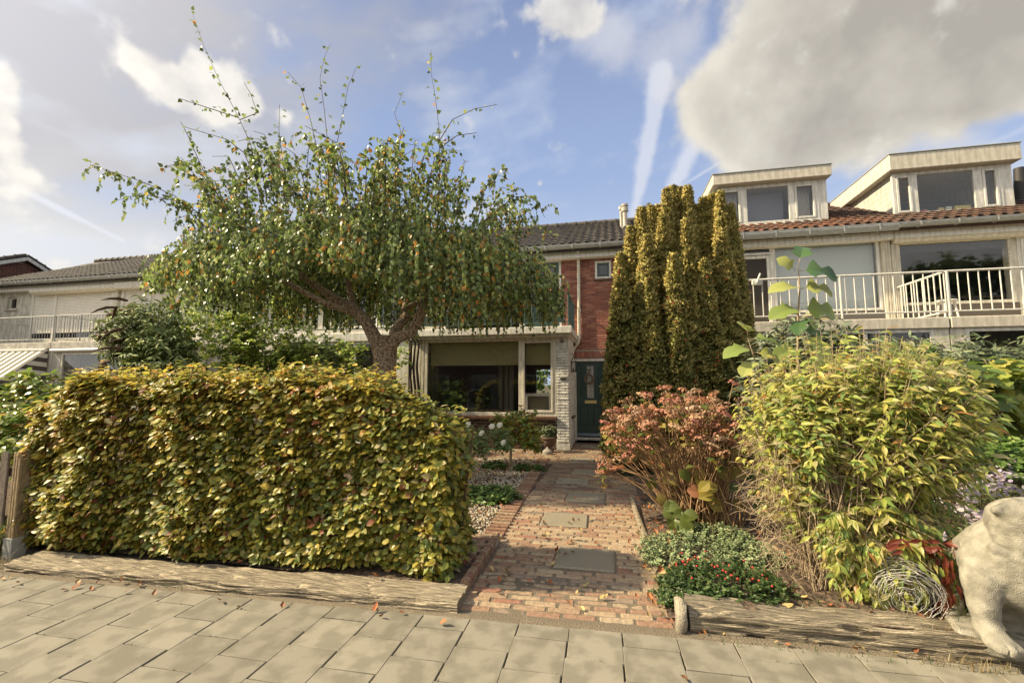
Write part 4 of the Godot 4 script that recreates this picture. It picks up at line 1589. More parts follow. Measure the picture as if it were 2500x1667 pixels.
# twigs with leaves over blobs [centre, radii]; opt: tw twig length, per leaves each, up, droop, lo lowest height
func bush(o: Node, blobs: Array, n: int, lm: Mesh, mat: Material, size: Vector2, pal: Array, ws: Array, opt := {}, wood: Material = null) -> void:
	var f := Fol.new()
	var tw := MB.new()
	var len: float = opt.get("tw", 0.3)
	var per: int = opt.get("per", 9)
	var upk: float = opt.get("up", 0.35)
	var dr: float = opt.get("droop", 0.25)
	var lo: float = opt.get("lo", 0.03)
	var th: float = opt.get("th", 0.003)
	var cap: float = opt.get("cap", -1.0)
	var tot := 0.0
	for b in blobs:
		tot += b[1].x * b[1].y + b[1].y * b[1].z
	for b in blobs:
		var k := int(n * (b[1].x * b[1].y + b[1].y * b[1].z) / tot)
		for i in k:
			var d := rv().normalized()
			if d.y < cap:
				d.y = -d.y
			var lump := 0.86 + 0.22 * fbm.get_noise_3dv(b[0] + d * 1.9) + rr(-0.16, 0.1)
			var p1: Vector3 = b[0] + d * b[1] * lump
			if p1.y < lo:
				p1.y = lo + rr(0, 0.1)
			var out: Vector3 = (d / b[1]).normalized()
			var td := (out + Vector3.UP * upk + rv() * 0.45).normalized()
			var l := len * rr(0.6, 1.25)
			var p0 := p1 - td * l
			var pm := p0.lerp(p1, 0.55) + Vector3.UP * 0.06 * l
			p1 += Vector3.DOWN * dr * l * 0.4
			tw.tube([p0, pm, p1], [th, th * 0.8, th * 0.4], 3, false)
			var tint := 1.0 + 0.35 * fbm.get_noise_3dv(p1 * 2.3)
			for j in per:
				var t := (j + rr(0.2, 0.9)) / per
				var p := p0.lerp(pm, t * 2.0) if t < 0.5 else pm.lerp(p1, t * 2.0 - 1.0)
				var side := td.cross(Vector3.UP + rv() * 0.5).normalized() * (1.0 if j % 2 == 0 else -1.0)
				var ld := (td * 0.55 + side * 0.8 + Vector3.DOWN * dr + rv() * 0.3).normalized()
				var nm := (Vector3.UP * 0.7 + out * 0.5 + Vector3(-0.3, 0, 0.15) + rv() * 0.5).normalized()
				var pi := pick(ws)
				f.t.append(lt(p, ld, nm, rr(size.x, size.y)))
				var c: Color = jit(pal[pi], 0.22)
				f.c.append(Color(c.r * tint, c.g * tint, c.b * tint) * 1.5)
				f.k.append(pi)
	part("twigs", tw, wood if wood else M.twig, o).set_meta("kind", "stuff")
	scatter(f, o, "foliage", lm, mat, opt.get("own", 0), "leaf", pal)


func stem(o: Node, called: String, pts: Array, rads: Array, mat: Material, sides := 7) -> void:
	var m := MB.new()
	m.tube(pts, rads, sides)
	part(called, m, mat, o)


func hedge() -> void:
	var o := thing("clipped_hedge", "long clipped beech hedge in yellow and green autumn leaf behind the timber edge", "hedge", Vector3(-3.2, 0, -3.6))
	var pal := [Color(0.46, 0.41, 0.08), Color(0.62, 0.50, 0.10), Color(0.27, 0.31, 0.07), Color(0.14, 0.185, 0.05), Color(0.58, 0.32, 0.075), Color(0.28, 0.10, 0.04), Color(0.52, 0.44, 0.22)]
	var f := Fol.new()
	var tw := MB.new()
	for i in 8200:
		var face := rng.randf()
		var x := rr(-5.32, -1.30)
		var ht := 1.57
		if x > -2.3:
			ht = 1.57 - 0.42 * pow(clampf((x + 2.3) / 1.0, 0, 1), 1.6)
		elif x < -4.9:
			ht = lerpf(1.57, 1.25, clampf((-4.9 - x) / 0.42, 0, 1))
		ht += 0.10 * fbm.get_noise_2d(x * 1.6, 3.0) + 0.05 * fbm.get_noise_2d(x * 5.0, 9.0)
		var fz := -3.17 - 0.052 * (x + 5.3) + 0.09 * fbm.get_noise_3d(x * 1.5, i * 0.0, 5.0)
		var p := Vector3()
		var nm := Vector3()
		if face < 0.66:
			var y := rr(0.09, ht)
			fz += 0.10 * fbm.get_noise_3d(x * 1.8, y * 1.8, 1.0) - 0.10 * pow(clampf(1.0 - y / 0.3, 0, 1), 2.0)
			p = Vector3(x, y, fz - absf(rng.randfn(0.0, 0.06)))
			nm = Vector3(0.05, 0.1, 1)
		elif face < 0.88:
			p = Vector3(x, ht + (rr(0.0, 0.13) if rng.randf() < 0.16 else -absf(rng.randfn(0.0, 0.05))), fz - rr(0, 0.58))
			nm = Vector3(0, 1, 0.25)
		elif face < 0.96:
			var y := rr(0.08, ht)
			p = Vector3(-1.25 - absf(rng.randfn(0, 0.07)) - 0.1 * pow(clampf(y - 0.6, 0, 1), 2.0) + 0.06 * fbm.get_noise_2d(y * 3, 2), minf(y, 1.12), -3.36 - rr(0, 0.55))
			nm = Vector3(1, 0.1, 0.2)
		else:
			p = Vector3(-5.36 + absf(rng.randfn(0, 0.07)) + 0.1 * rr(-1, 1), rr(0.1, 1.2), fz - rr(0, 0.55))
			nm = Vector3(-1, 0.1, 0.2)
		var td := (nm * 0.9 + Vector3(-0.35, 0.1, 0) + rv() * 0.55).normalized()
		if face >= 0.66 and face < 0.88:
			td = (Vector3(0, 0.7, 0.3) + rv() * 0.7).normalized()
		var l := rr(0.10, 0.22)
		var p0 := p - td * l * 0.6
		tw.tube([p0, p0 + td * l], [0.0025, 0.0012], 3, false)
		var zone := fbm.get_noise_3d(p.x * 0.9, p.y * 1.1, 4.0)
		var zone2 := fbm.get_noise_3d(p.x * 2.6 + 20.0, p.y * 2.6, 7.0)
		var warm := clampf((p.y - 0.9) * 0.5 + (-3.6 - p.x) * 0.22 + zone * 0.9, -0.6, 0.9)
		var ws := [0.34, 0.2 + 0.16 * warm, 0.25 - 0.16 * warm, maxf(0.10 - 0.12 * warm + 0.1 * zone2, 0.0), maxf(0.03 + 0.09 * warm, 0.0), 0.02 if zone2 < 0.25 else 0.12, 0.06]
		var tot := 0.0
		for q in ws:
			tot += q
		for q in ws.size():
			ws[q] /= tot
		for j in 7:
			var t := (j + rr(0, 0.8)) / 7.0
			var side := td.cross(Vector3.UP + rv() * 0.3).normalized() * (1.0 if j % 2 == 0 else -1.0)
			var ld := (td * 0.6 + side * 0.75 + Vector3.DOWN * 0.35 + rv() * 0.25).normalized()
			var n := (Vector3.UP * 0.55 + nm * 0.8 + Vector3(-0.35, 0, 0.1) + rv() * 0.42).normalized()
			var pi := pick(ws)
			f.t.append(lt(p0 + td * l * t, ld, n, rr(0.040, 0.077)))
			f.c.append(jit(pal[pi], 0.2))
			f.k.append(pi)
	part("twigs", tw, M.twig, o).set_meta("kind", "stuff")
	for i in 22:
		var x := -5.3 + 0.19 * i + rr(-0.04, 0.04)
		var z := -3.62 - 0.05 * (x + 5.3) + rr(-0.08, 0.08)
		var q := Vector3(x, 0.0, z)
		stem(o, "stem", [q, q + Vector3(rr(-0.04, 0.04), 0.5, rr(-0.03, 0.05)), q + Vector3(rr(-0.1, 0.1), 1.15, rr(-0.1, 0.1))], [0.016, 0.012, 0.006], M.bark, 6)
	scatter(f, o, "foliage", leaf.beech, M.leaf, 300, "leaf", pal)


func birch() -> void:
	var o := thing("weeping_birch", "weeping birch with hanging green and orange leaves behind the hedge", "tree", Vector3(-3.04, 0, -5.7))
	var pal := [Color(0.18, 0.245, 0.075), Color(0.27, 0.35, 0.105), Color(0.42, 0.48, 0.18), Color(0.60, 0.30, 0.07), Color(0.56, 0.46, 0.12), Color(0.075, 0.105, 0.035)]
	var tr := MB.new()
	tr.tube([Vector3(-3.47, -0.31, -6.75), Vector3(-3.54, 0.27, -6.70), Vector3(-3.51, 0.80, -6.66), Vector3(-3.56, 1.38, -6.61), Vector3(-3.54, 1.84, -6.57), Vector3(-3.51, 2.19, -6.52), Vector3(-3.49, 2.33, -6.50)], [0.27, 0.22, 0.2, 0.19, 0.185, 0.19, 0.11], 14)
	tr.tube([Vector3(-3.46, 0.85, -6.52), Vector3(-3.42, 1.03, -6.47), Vector3(-3.43, 1.26, -6.47)], [0.05, 0.1, 0.04], 9)
	part("trunk", tr, M.birch_bark, o)
	var limbs := [
		[[Vector3(-3.53, 1.72, -6.57), Vector3(-3.62, 2.21, -6.45), Vector3(-3.77, 2.54, -6.36), Vector3(-3.97, 2.74, -6.29), Vector3(-4.25, 2.91, -6.22), Vector3(-4.70, 3.22, -6.08), Vector3(-5.23, 3.77, -5.90), Vector3(-5.89, 4.18, -5.72)], [0.13, 0.115, 0.10, 0.085, 0.07, 0.05, 0.03, 0.012]],
		[[Vector3(-3.50, 2.01, -6.50), Vector3(-3.29, 2.28, -6.47), Vector3(-3.09, 2.36, -6.52), Vector3(-2.95, 2.57, -6.53), Vector3(-2.85, 2.84, -6.53), Vector3(-2.75, 3.22, -6.51), Vector3(-2.40, 3.70, -6.54), Vector3(-1.86, 4.04, -6.62)], [0.10, 0.095, 0.09, 0.085, 0.08, 0.06, 0.035, 0.012]],
		[[Vector3(-3.51, 2.07, -6.61), Vector3(-3.42, 2.48, -6.73), Vector3(-3.32, 2.65, -6.80), Vector3(-3.28, 2.72, -6.81)], [0.10, 0.085, 0.08, 0.075]],
		[[Vector3(-3.42, 2.30, -6.67), Vector3(-3.48, 2.77, -7.08), Vector3(-3.60, 3.46, -7.54), Vector3(-3.94, 4.16, -8.00)], [0.07, 0.06, 0.04, 0.015]],
		[[Vector3(-3.97, 2.74, -6.32), Vector3(-4.16, 3.17, -6.45), Vector3(-4.28, 3.84, -6.35), Vector3(-4.55, 4.40, -6.24)], [0.06, 0.045, 0.03, 0.012]],
		[[Vector3(-3.89, 2.65, -6.29), Vector3(-4.22, 2.79, -5.87), Vector3(-4.85, 3.14, -5.70), Vector3(-5.49, 3.39, -5.53)], [0.06, 0.05, 0.035, 0.012]],
		[[Vector3(-2.88, 2.77, -6.53), Vector3(-2.41, 3.28, -6.82), Vector3(-1.72, 3.49, -6.95), Vector3(-1.16, 3.58, -7.02)], [0.05, 0.04, 0.025, 0.01]],
		[[Vector3(-2.81, 3.00, -6.50), Vector3(-3.02, 3.58, -6.15), Vector3(-3.25, 4.28, -5.92)], [0.05, 0.035, 0.012]],
		[[Vector3(-3.48, 2.88, -7.13), Vector3(-2.67, 3.46, -7.89), Vector3(-1.97, 3.81, -8.35)], [0.05, 0.035, 0.012]],
		[[Vector3(-4.70, 3.22, -6.08), Vector3(-5.34, 3.46, -6.73), Vector3(-6.03, 3.81, -7.19)], [0.04, 0.03, 0.01]],
	]
	for q in limbs:
		stem(o, "limb", q[0], q[1], M.birch_bark, 9)
	var f := Fol.new()
	var tw := MB.new()
	var ctr := Vector3(-3.53, 0, -6.95) - RIGHT * 0.68
	var back := Vector3(0.215, 0, 0.977)
	var hang := func(p: Vector3, out: Vector3, len: float, gold: float, shade: float) -> void:
		var k := int(len / 0.046)
		var q := p
		var v := (out * 0.9 + Vector3.UP * 0.35).normalized()
		var pts := [p]
		for j in k:
			v = (v + Vector3.DOWN * 0.42 + rv() * 0.10).normalized()
			q += v * 0.046
			if j % 3 == 2:
				pts.append(q)
			var ld := (Vector3.DOWN * 0.85 + v * 0.3 + rv() * 0.65).normalized()
			var n := (out * 0.8 + rv() * 0.9 + Vector3.UP * 0.25).normalized()
			var pi := pick([0.23, 0.26, 0.18, gold * 0.55, gold * 0.45, 0.33 - gold])
			f.t.append(lt(q, ld, n, rr(0.05, 0.085)))
			var c := jit(pal[pi], 0.22)
			f.c.append(Color(c.r * shade, c.g * shade, c.b * shade))
			f.k.append(pi)
		if pts.size() > 1:
			tw.tube(pts, [0.0035, 0.001], 3, false)
	for i in 3200:
		var a := rr(0, TAU)
		var r := sqrt(rng.randf())
		var lat := cos(a) * r * 3.35
		var dep := sin(a) * r * 1.65
		var lump := fbm.get_noise_2d(lat * 0.9 + 40.0, dep * 0.9)
		var lump2 := fbm.get_noise_2d(lat * 2.3 + 10.0, dep * 2.3 + 5.0)
		if lump2 < -0.22:
			continue
		var top := 3.38 + 1.25 * (1.0 - r * r) + 0.35 * lump + 0.25 * lump2 + rr(-0.45, 0.1)
		var p := ctr + RIGHT * lat + back * dep + Vector3.UP * top
		var out := (RIGHT * cos(a) * 0.8 + back * sin(a) + rv() * 0.5).normalized()
		var floor_y := 2.55 + 0.45 * lump + 0.35 * lump2 + rr(0, 0.2) - 0.12 * smoothstep(0.2, 2.4, lat) + 0.35 * smoothstep(-1.8, -2.8, lat)
		if absf(lat + 0.1) < 1.1 and dep > -0.5:
			floor_y = maxf(floor_y, 3.15 - 0.35 * absf(lat + 0.1))
		var len := clampf(top - floor_y, 0.15, rr(0.45, 1.55))
		var gold := clampf(0.02 + 0.16 * smoothstep(-0.1, 0.5, fbm.get_noise_2d(lat * 1.1, dep * 1.1 + 30.0)) + 0.05 * smoothstep(0.0, 2.0, lat), 0.02, 0.27)
		hang.call(p, out, len, gold, 1.0 + 0.25 * lump2)
	# shoots that stand above the crown, with side twigs
	var shoots := [
		[Vector3(-5.44, 4.37, -5.93), Vector3(-5.59, 5.41, -5.79), Vector3(-5.77, 5.83, -5.71), Vector3(-6.08, 6.46, -5.58), Vector3(-6.31, 7.01, -5.48), Vector3(-6.47, 7.54, -5.38)],
		[Vector3(-5.77, 5.83, -5.71), Vector3(-6.23, 5.98, -5.59), Vector3(-6.70, 6.14, -5.48)],
		[Vector3(-5.75, 5.80, -5.72), Vector3(-5.48, 5.91, -5.77), Vector3(-5.57, 6.21, -5.71), Vector3(-5.67, 6.39, -5.67)],
		[Vector3(-4.59, 4.45, -6.35), Vector3(-4.71, 5.54, -6.21), Vector3(-4.80, 5.97, -6.15), Vector3(-4.93, 6.47, -6.07), Vector3(-5.14, 6.72, -6.00)],
		[Vector3(-4.41, 4.48, -6.25), Vector3(-4.44, 5.40, -6.16), Vector3(-4.49, 6.04, -6.09), Vector3(-4.55, 6.54, -6.03), Vector3(-4.47, 6.89, -6.01), Vector3(-4.36, 7.11, -6.01)],
		[Vector3(-4.27, 4.39, -6.06), Vector3(-4.15, 5.41, -5.99), Vector3(-4.04, 5.90, -5.96), Vector3(-3.97, 6.24, -5.94), Vector3(-3.82, 6.58, -5.94)],
		[Vector3(-3.47, 4.16, -6.61), Vector3(-3.40, 5.03, -6.54), Vector3(-3.33, 5.75, -6.50), Vector3(-3.42, 6.04, -6.44), Vector3(-3.27, 6.40, -6.44)],
		[Vector3(-2.59, 4.00, -6.35), Vector3(-2.54, 4.81, -6.28), Vector3(-2.53, 5.49, -6.22), Vector3(-2.58, 6.03, -6.15), Vector3(-2.63, 6.36, -6.10), Vector3(-2.63, 6.74, -6.07)],
		[Vector3(-2.52, 5.35, -6.23), Vector3(-2.32, 5.66, -6.24), Vector3(-1.98, 5.83, -6.30), Vector3(-1.65, 5.89, -6.37)],
		[Vector3(-2.52, 5.22, -6.24), Vector3(-2.26, 5.42, -6.29), Vector3(-1.96, 5.46, -6.35)],
		[Vector3(-6.33, 4.22, -5.74), Vector3(-6.81, 4.58, -5.60), Vector3(-7.28, 4.79, -5.48), Vector3(-7.69, 4.93, -5.37), Vector3(-8.13, 5.08, -5.27)],
		[Vector3(-6.44, 4.13, -5.85), Vector3(-6.91, 4.55, -5.71), Vector3(-7.47, 4.66, -5.57), Vector3(-7.82, 4.55, -5.50)],
		[Vector3(-5.10, 4.48, -6.10), Vector3(-5.16, 5.11, -6.03), Vector3(-5.22, 5.69, -5.96), Vector3(-5.21, 6.11, -5.93)],
		[Vector3(-5.50, 4.79, -5.87), Vector3(-5.70, 5.27, -5.78), Vector3(-5.96, 5.48, -5.70), Vector3(-6.65, 5.69, -5.53)],
		[Vector3(-4.79, 4.40, -6.18), Vector3(-4.78, 5.11, -6.11), Vector3(-4.73, 5.61, -6.08)],
		[Vector3(-2.12, 4.18, -6.55), Vector3(-1.83, 4.73, -6.57), Vector3(-1.64, 4.94, -6.59), Vector3(-1.50, 4.87, -6.62)],
		[Vector3(-1.96, 4.00, -6.48), Vector3(-1.42, 4.47, -6.57), Vector3(-1.08, 4.47, -6.64), Vector3(-0.95, 4.14, -6.69)],
		[Vector3(-3.79, 4.13, -6.43), Vector3(-3.70, 4.97, -6.37), Vector3(-3.55, 5.47, -6.35), Vector3(-3.31, 5.54, -6.39)],
		[Vector3(-5.99, 4.37, -5.80), Vector3(-6.32, 4.93, -5.67), Vector3(-6.58, 5.55, -5.56), Vector3(-6.68, 5.76, -5.51)],
		[Vector3(-4.00, 4.26, -6.37), Vector3(-4.12, 4.97, -6.28), Vector3(-4.26, 5.47, -6.19), Vector3(-4.80, 5.76, -6.04)],
	]
	for i in 120:
		var a := rr(0, TAU)
		var r := sqrt(rng.randf()) * 0.95
		var lat := cos(a) * r * 3.0
		var dep := sin(a) * r * 1.6
		var p := ctr + RIGHT * lat + back * dep + Vector3.UP * (3.8 + 1.05 * (1.0 - r * r))
		var out := (RIGHT * cos(a) * 0.7 + back * sin(a) * 0.6 + rv() * 0.4)
		var h := rr(0.35, 1.15) * (1.15 - 0.45 * r)
		shoots.append([p, p + Vector3.UP * h * 0.6 + out * 0.18, p + Vector3.UP * h + out * 0.42, p + Vector3.UP * h * (1.0 - 0.2 * r) + out * 0.7])
	for q in shoots:
		tw.tube(q, [0.009, 0.007, 0.005, 0.004, 0.003, 0.002], 4, false)
		for s in q.size() - 1:
			var a: Vector3 = q[s]
			var b: Vector3 = q[s + 1]
			var l := a.distance_to(b)
			var dense := 0.040 if a.y < 5.3 else 0.062
			for j in int(l / dense):
				var p := a.lerp(b, (j + rng.randf()) * dense / l)
				var sd := rv().normalized()
				var e: Vector3 = p + sd * rr(0.02, 0.07)
				var m := 1 if a.y > 5.4 else rng.randi_range(1, 3)
				for x in m:
					f.t.append(lt(e + rv() * 0.03, (Vector3.DOWN * 0.5 + sd + rv() * 0.5).normalized(), (rv() + Vector3.UP * 0.2).normalized(), rr(0.05, 0.09)))
					var pi := pick([0.3, 0.3, 0.15, 0.04, 0.03, 0.18])
					f.c.append(jit(pal[pi], 0.22))
					f.k.append(pi)
				# short hanging side twigs lower down
				if a.y < 5.2 and rng.randf() < 0.22:
					hang.call(p, (sd + Vector3(0, 0.2, 0)).normalized(), rr(0.15, 0.5), 0.06, 1.05)
	part("twigs", tw, M.twig, o).set_meta("kind", "stuff")
	scatter(f, o, "crown", leaf.birch, M.leaf_shiny)


func yew() -> void:
	var o := thing("golden_yew", "tall golden columnar yew with many upright spires beside the front door", "yew", Vector3(1.2, 0, -8.8))
	var tips := [Vector3(0.23, 3.99, -8.55), Vector3(0.44, 4.53, -8.65), Vector3(0.65, 4.91, -8.66), Vector3(0.87, 5.09, -9.10), Vector3(1.04, 5.18, -9.33), Vector3(1.16, 5.40, -9.03), Vector3(1.32, 5.53, -9.26), Vector3(1.49, 5.60, -9.49), Vector3(1.58, 5.45, -9.12), Vector3(1.75, 5.12, -9.29), Vector3(1.90, 5.26, -9.31), Vector3(2.05, 5.28, -9.24), Vector3(2.16, 5.26, -9.06), Vector3(2.34, 5.00, -9.12), Vector3(2.47, 3.85, -9.16), Vector3(0.71, 3.39, -8.10), Vector3(0.56, 3.30, -8.18), Vector3(1.14, 3.81, -8.15), Vector3(1.67, 3.71, -8.28), Vector3(1.42, 4.54, -8.45), Vector3(1.02, 4.67, -8.45), Vector3(0.71, 4.24, -8.32), Vector3(0.27, 3.27, -8.22), Vector3(2.07, 4.29, -8.62), Vector3(2.09, 3.01, -8.54), Vector3(1.40, 3.16, -8.17), Vector3(1.78, 2.74, -8.30), Vector3(0.10, 2.7, -8.35), Vector3(0.3, 2.3, -8.05), Vector3(0.75, 2.5, -7.95), Vector3(1.15, 2.6, -7.92), Vector3(2.35, 2.6, -8.75)]
	for i in 15:
		var u := (i + rr(0.1, 0.9)) / 15.0
		tips.append(Vector3(lerpf(0.15, 2.3, u), rr(2.2, 4.4), lerpf(-8.15, -8.75, u) + rr(-0.25, 0.1)))
	# a tuft of short shoots, dark at the heart and golden at the tips
	var tm := MB.new()
	for i in 13:
		var d := (rv() + Vector3.UP * 0.9).normalized()
		var s := d.cross(rv()).normalized() * 0.2
		var a := d * 0.05
		var b := d * rr(0.7, 1.1)
		var m := a.lerp(b, 0.55)
		var n := (d + Vector3.UP * 0.6).normalized()
		tm.v.append_array(PackedVector3Array([a, m - s, m + s, m - s, b, m + s]))
		tm.n.append_array(PackedVector3Array([n, n, n, n, n, n]))
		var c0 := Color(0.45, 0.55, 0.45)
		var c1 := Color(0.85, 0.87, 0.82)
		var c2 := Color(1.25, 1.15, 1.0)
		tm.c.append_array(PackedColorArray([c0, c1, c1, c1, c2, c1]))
	var tuft := tm.mesh()
	var f := Fol.new()
	var bf := Fol.new()
	for q in tips:
		var base := Vector3(lerpf(1.2, q.x, 0.98), 0.0, lerpf(-8.7, q.z, 0.9))
		var low := 0.25
		var R := rr(0.25, 0.34)
		var L0: float = q.y
		var core := MB.new()
		core.tube([base, base.lerp(q, 0.4), base.lerp(q, 0.8), base.lerp(q, 0.97)], [R * 0.45, R * 0.55, R * 0.4, 0.02], 7)
		part("light_block_core", core, plain(L(0.03, 0.035, 0.014), 0.9), o)  # dark core added inside each column to block light
		var n := int(560 * L0 * R / 0.24)
		for i in n:
			var t := pow(rng.randf(), 0.85)
			var y := low + (L0 - low) * t
			var a := rr(0, TAU)
			if sin(a) < -0.45:
				continue
			var lump := fbm.get_noise_3d(q.x * 5.0 + cos(a) * 1.2, y * 4.2, q.z * 5.0 + sin(a) * 1.2)
			var r := R * (1.0 - pow(t, 2.4) * 0.93) * (0.86 + 0.5 * lump)
			var ax := base.lerp(q, y / L0)
			var out := Vector3(cos(a), 0, sin(a))
			var d := (out * 0.75 + Vector3.UP * 0.8 + rv() * 0.4).normalized()
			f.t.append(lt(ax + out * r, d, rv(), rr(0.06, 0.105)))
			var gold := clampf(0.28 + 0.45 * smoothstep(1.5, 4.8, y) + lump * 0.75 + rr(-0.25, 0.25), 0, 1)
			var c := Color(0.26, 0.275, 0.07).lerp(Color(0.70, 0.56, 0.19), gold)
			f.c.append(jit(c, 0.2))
			f.k.append(0)
			if rng.randf() < 0.012 and y < 3.6:
				bf.t.append(Transform3D(Basis().scaled(Vector3.ONE * 0.014), ax + out * (r + 0.06) + rv() * 0.02))
				bf.c.append(jit(Color(0.5, 0.05, 0.03), 0.2))
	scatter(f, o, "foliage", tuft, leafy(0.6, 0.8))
	var b := MB.new()
	b.ball(Vector3.ZERO, Vector3.ONE, 6, 4)
	scatter(bf, o, "berries", b.mesh(), tinted(0.35))


func hydrangea() -> void:
	var o := thing("hydrangea_bush", "hydrangea bush with bare brown stems and faded rusty pink flower heads", "hydrangea", Vector3(0.9, 0, -5.15))
	var stems := MB.new()
	var lf := Fol.new()
	var pal := [Color(0.15, 0.19, 0.045), Color(0.44, 0.37, 0.09), Color(0.38, 0.17, 0.085), Color(0.32, 0.26, 0.08), Color(0.10, 0.15, 0.04)]
	var heads := []
	for k in 4:
		var m := MB.new()
		for i in 46:
			var d := rv().normalized()
			if d.y < -0.2:
				d.y = -d.y
			var p := d * Vector3(1, 0.5, 1) * rr(0.6, 1.0)
			var n := (d + rv() * 0.55).normalized()
			var u := n.cross(rv()).normalized() * rr(0.13, 0.2)
			var w := n.cross(u)
			var sh := rr(0.75, 1.2)
			m.col = Color(sh, sh * rr(0.9, 1.05), sh * rr(0.85, 1.05))
			m.quad(p - u, p - w * 0.9 + n * 0.06, p + u, p + w * 0.9 + n * 0.06, n)
		heads.append(m.mesh())
	var hm := []
	for c in [Color(0.42, 0.20, 0.125), Color(0.44, 0.28, 0.17), Color(0.36, 0.155, 0.08), Color(0.48, 0.35, 0.24), Color(0.42, 0.18, 0.135), Color(0.30, 0.17, 0.10)]:
		var q := leafy(0.8, 0.5)
		q.albedo_color = L(c.r, c.g, c.b)
		hm.append(q)
	var c0 := Vector3(0.72, 0.72, -5.35)
	var o0 := origin(o)
	for i in 210:
		var d := rv().normalized()
		if d.y < -0.25:
			d.y = absf(d.y)
		if d.z < -0.75:
			d.z = -d.z
		var rad := Vector3(0.92, 0.80, 0.70)
		if d.x > 0.5:
			rad.x = 0.75
		var e: Vector3 = c0 + d * rad * rr(0.78, 1.05)
		if e.y < 0.16:
			e.y = rr(0.16, 0.4)
		if e.y < 0.85 and e.x > 0.2 and e.z > -5.3 and rng.randf() < 0.9:
			e.y += rr(0.45, 0.75)
			e.z -= rr(0.2, 0.5)
		var b := Vector3(0.88 + rr(-0.28, 0.24), 0.05, -5.12 + rr(-0.2, 0.18))
		var m := b.lerp(e, 0.5) + Vector3(0, 0.12, 0) + rv() * 0.05
		stems.tube([b, b.lerp(m, 0.55) + rv() * 0.02, m, e], [0.0065, 0.006, 0.005, 0.004], 4, false)
		var q := MeshInstance3D.new()
		q.name = "flower_head"
		q.mesh = heads[i % 4]
		q.material_override = hm[pick([0.26, 0.22, 0.14, 0.1, 0.14, 0.14])]
		o.add_child(q, true)
		var s := rr(0.058, 0.098)
		q.transform = Transform3D(Basis.from_euler(rv() * 0.5 + Vector3(0, rr(0, 6), 0)).scaled(Vector3(s, s, s)), e - o0)
		for j in 2:
			var sd := Vector3(rr(-1, 1), rr(-0.35, 0.15), rr(-1, 1)).normalized()
			var pi := pick([0.26, 0.16, 0.26, 0.2, 0.12])
			lf.t.append(lt(e + Vector3.DOWN * rr(0.03, 0.16), sd, Vector3.UP + rv() * 0.5, rr(0.055, 0.10)))
			lf.c.append(jit(pal[pi], 0.2))
			lf.k.append(pi)
	# bare canes at the foot, the few big yellow leaves left on them
	for i in 90:
		var b := Vector3(0.92 + rr(-0.32, 0.32), 0.04, -5.06 + rr(-0.18, 0.16))
		var e := b + Vector3(rr(-0.35, 0.35), rr(0.35, 0.95), rr(-0.15, 0.25))
		stems.tube([b, b.lerp(e, 0.5) + rv() * 0.03, e], [0.0065, 0.0055, 0.003], 4, false)
		if i % 3 == 0:
			var pi := pick([0.12, 0.55, 0.1, 0.18, 0.05])
			lf.t.append(lt(e - Vector3(0, rr(0.0, 0.3), 0), (Vector3(rr(-1, 1), rr(-0.9, 0.1), rr(0.0, 0.8))).normalized(), Vector3(rr(-0.4, 0.4), 0.5, 1.0), rr(0.12, 0.19)))
			lf.c.append(jit(pal[pi], 0.15))
			lf.k.append(pi)
	for q in [[Vector3(1.46, 0.55, -5.0), 4], [Vector3(1.42, 0.45, -4.95), 4], [Vector3(1.52, 0.40, -5.0), 4], [Vector3(1.40, 0.62, -5.02), 0], [Vector3(0.62, 0.22, -4.82), 0], [Vector3(0.55, 0.3, -4.85), 0], [Vector3(0.7, 0.28, -4.8), 0]]:
		for k in 4:
			lf.t.append(lt(q[0] + rv() * 0.06, Vector3(rr(-1, 1), rr(-0.6, 0.3), 0.5).normalized(), Vector3(rr(-0.3, 0.3), 0.6, 1), rr(0.10, 0.17)))
			lf.c.append(jit(Color(0.09, 0.15, 0.045), 0.2))
			lf.k.append(q[1])
	part("stems", stems, M.cane, o).set_meta("kind", "stuff")
	scatter(lf, o, "foliage", leaf.broad, M.leaf, 280, "leaf", pal)


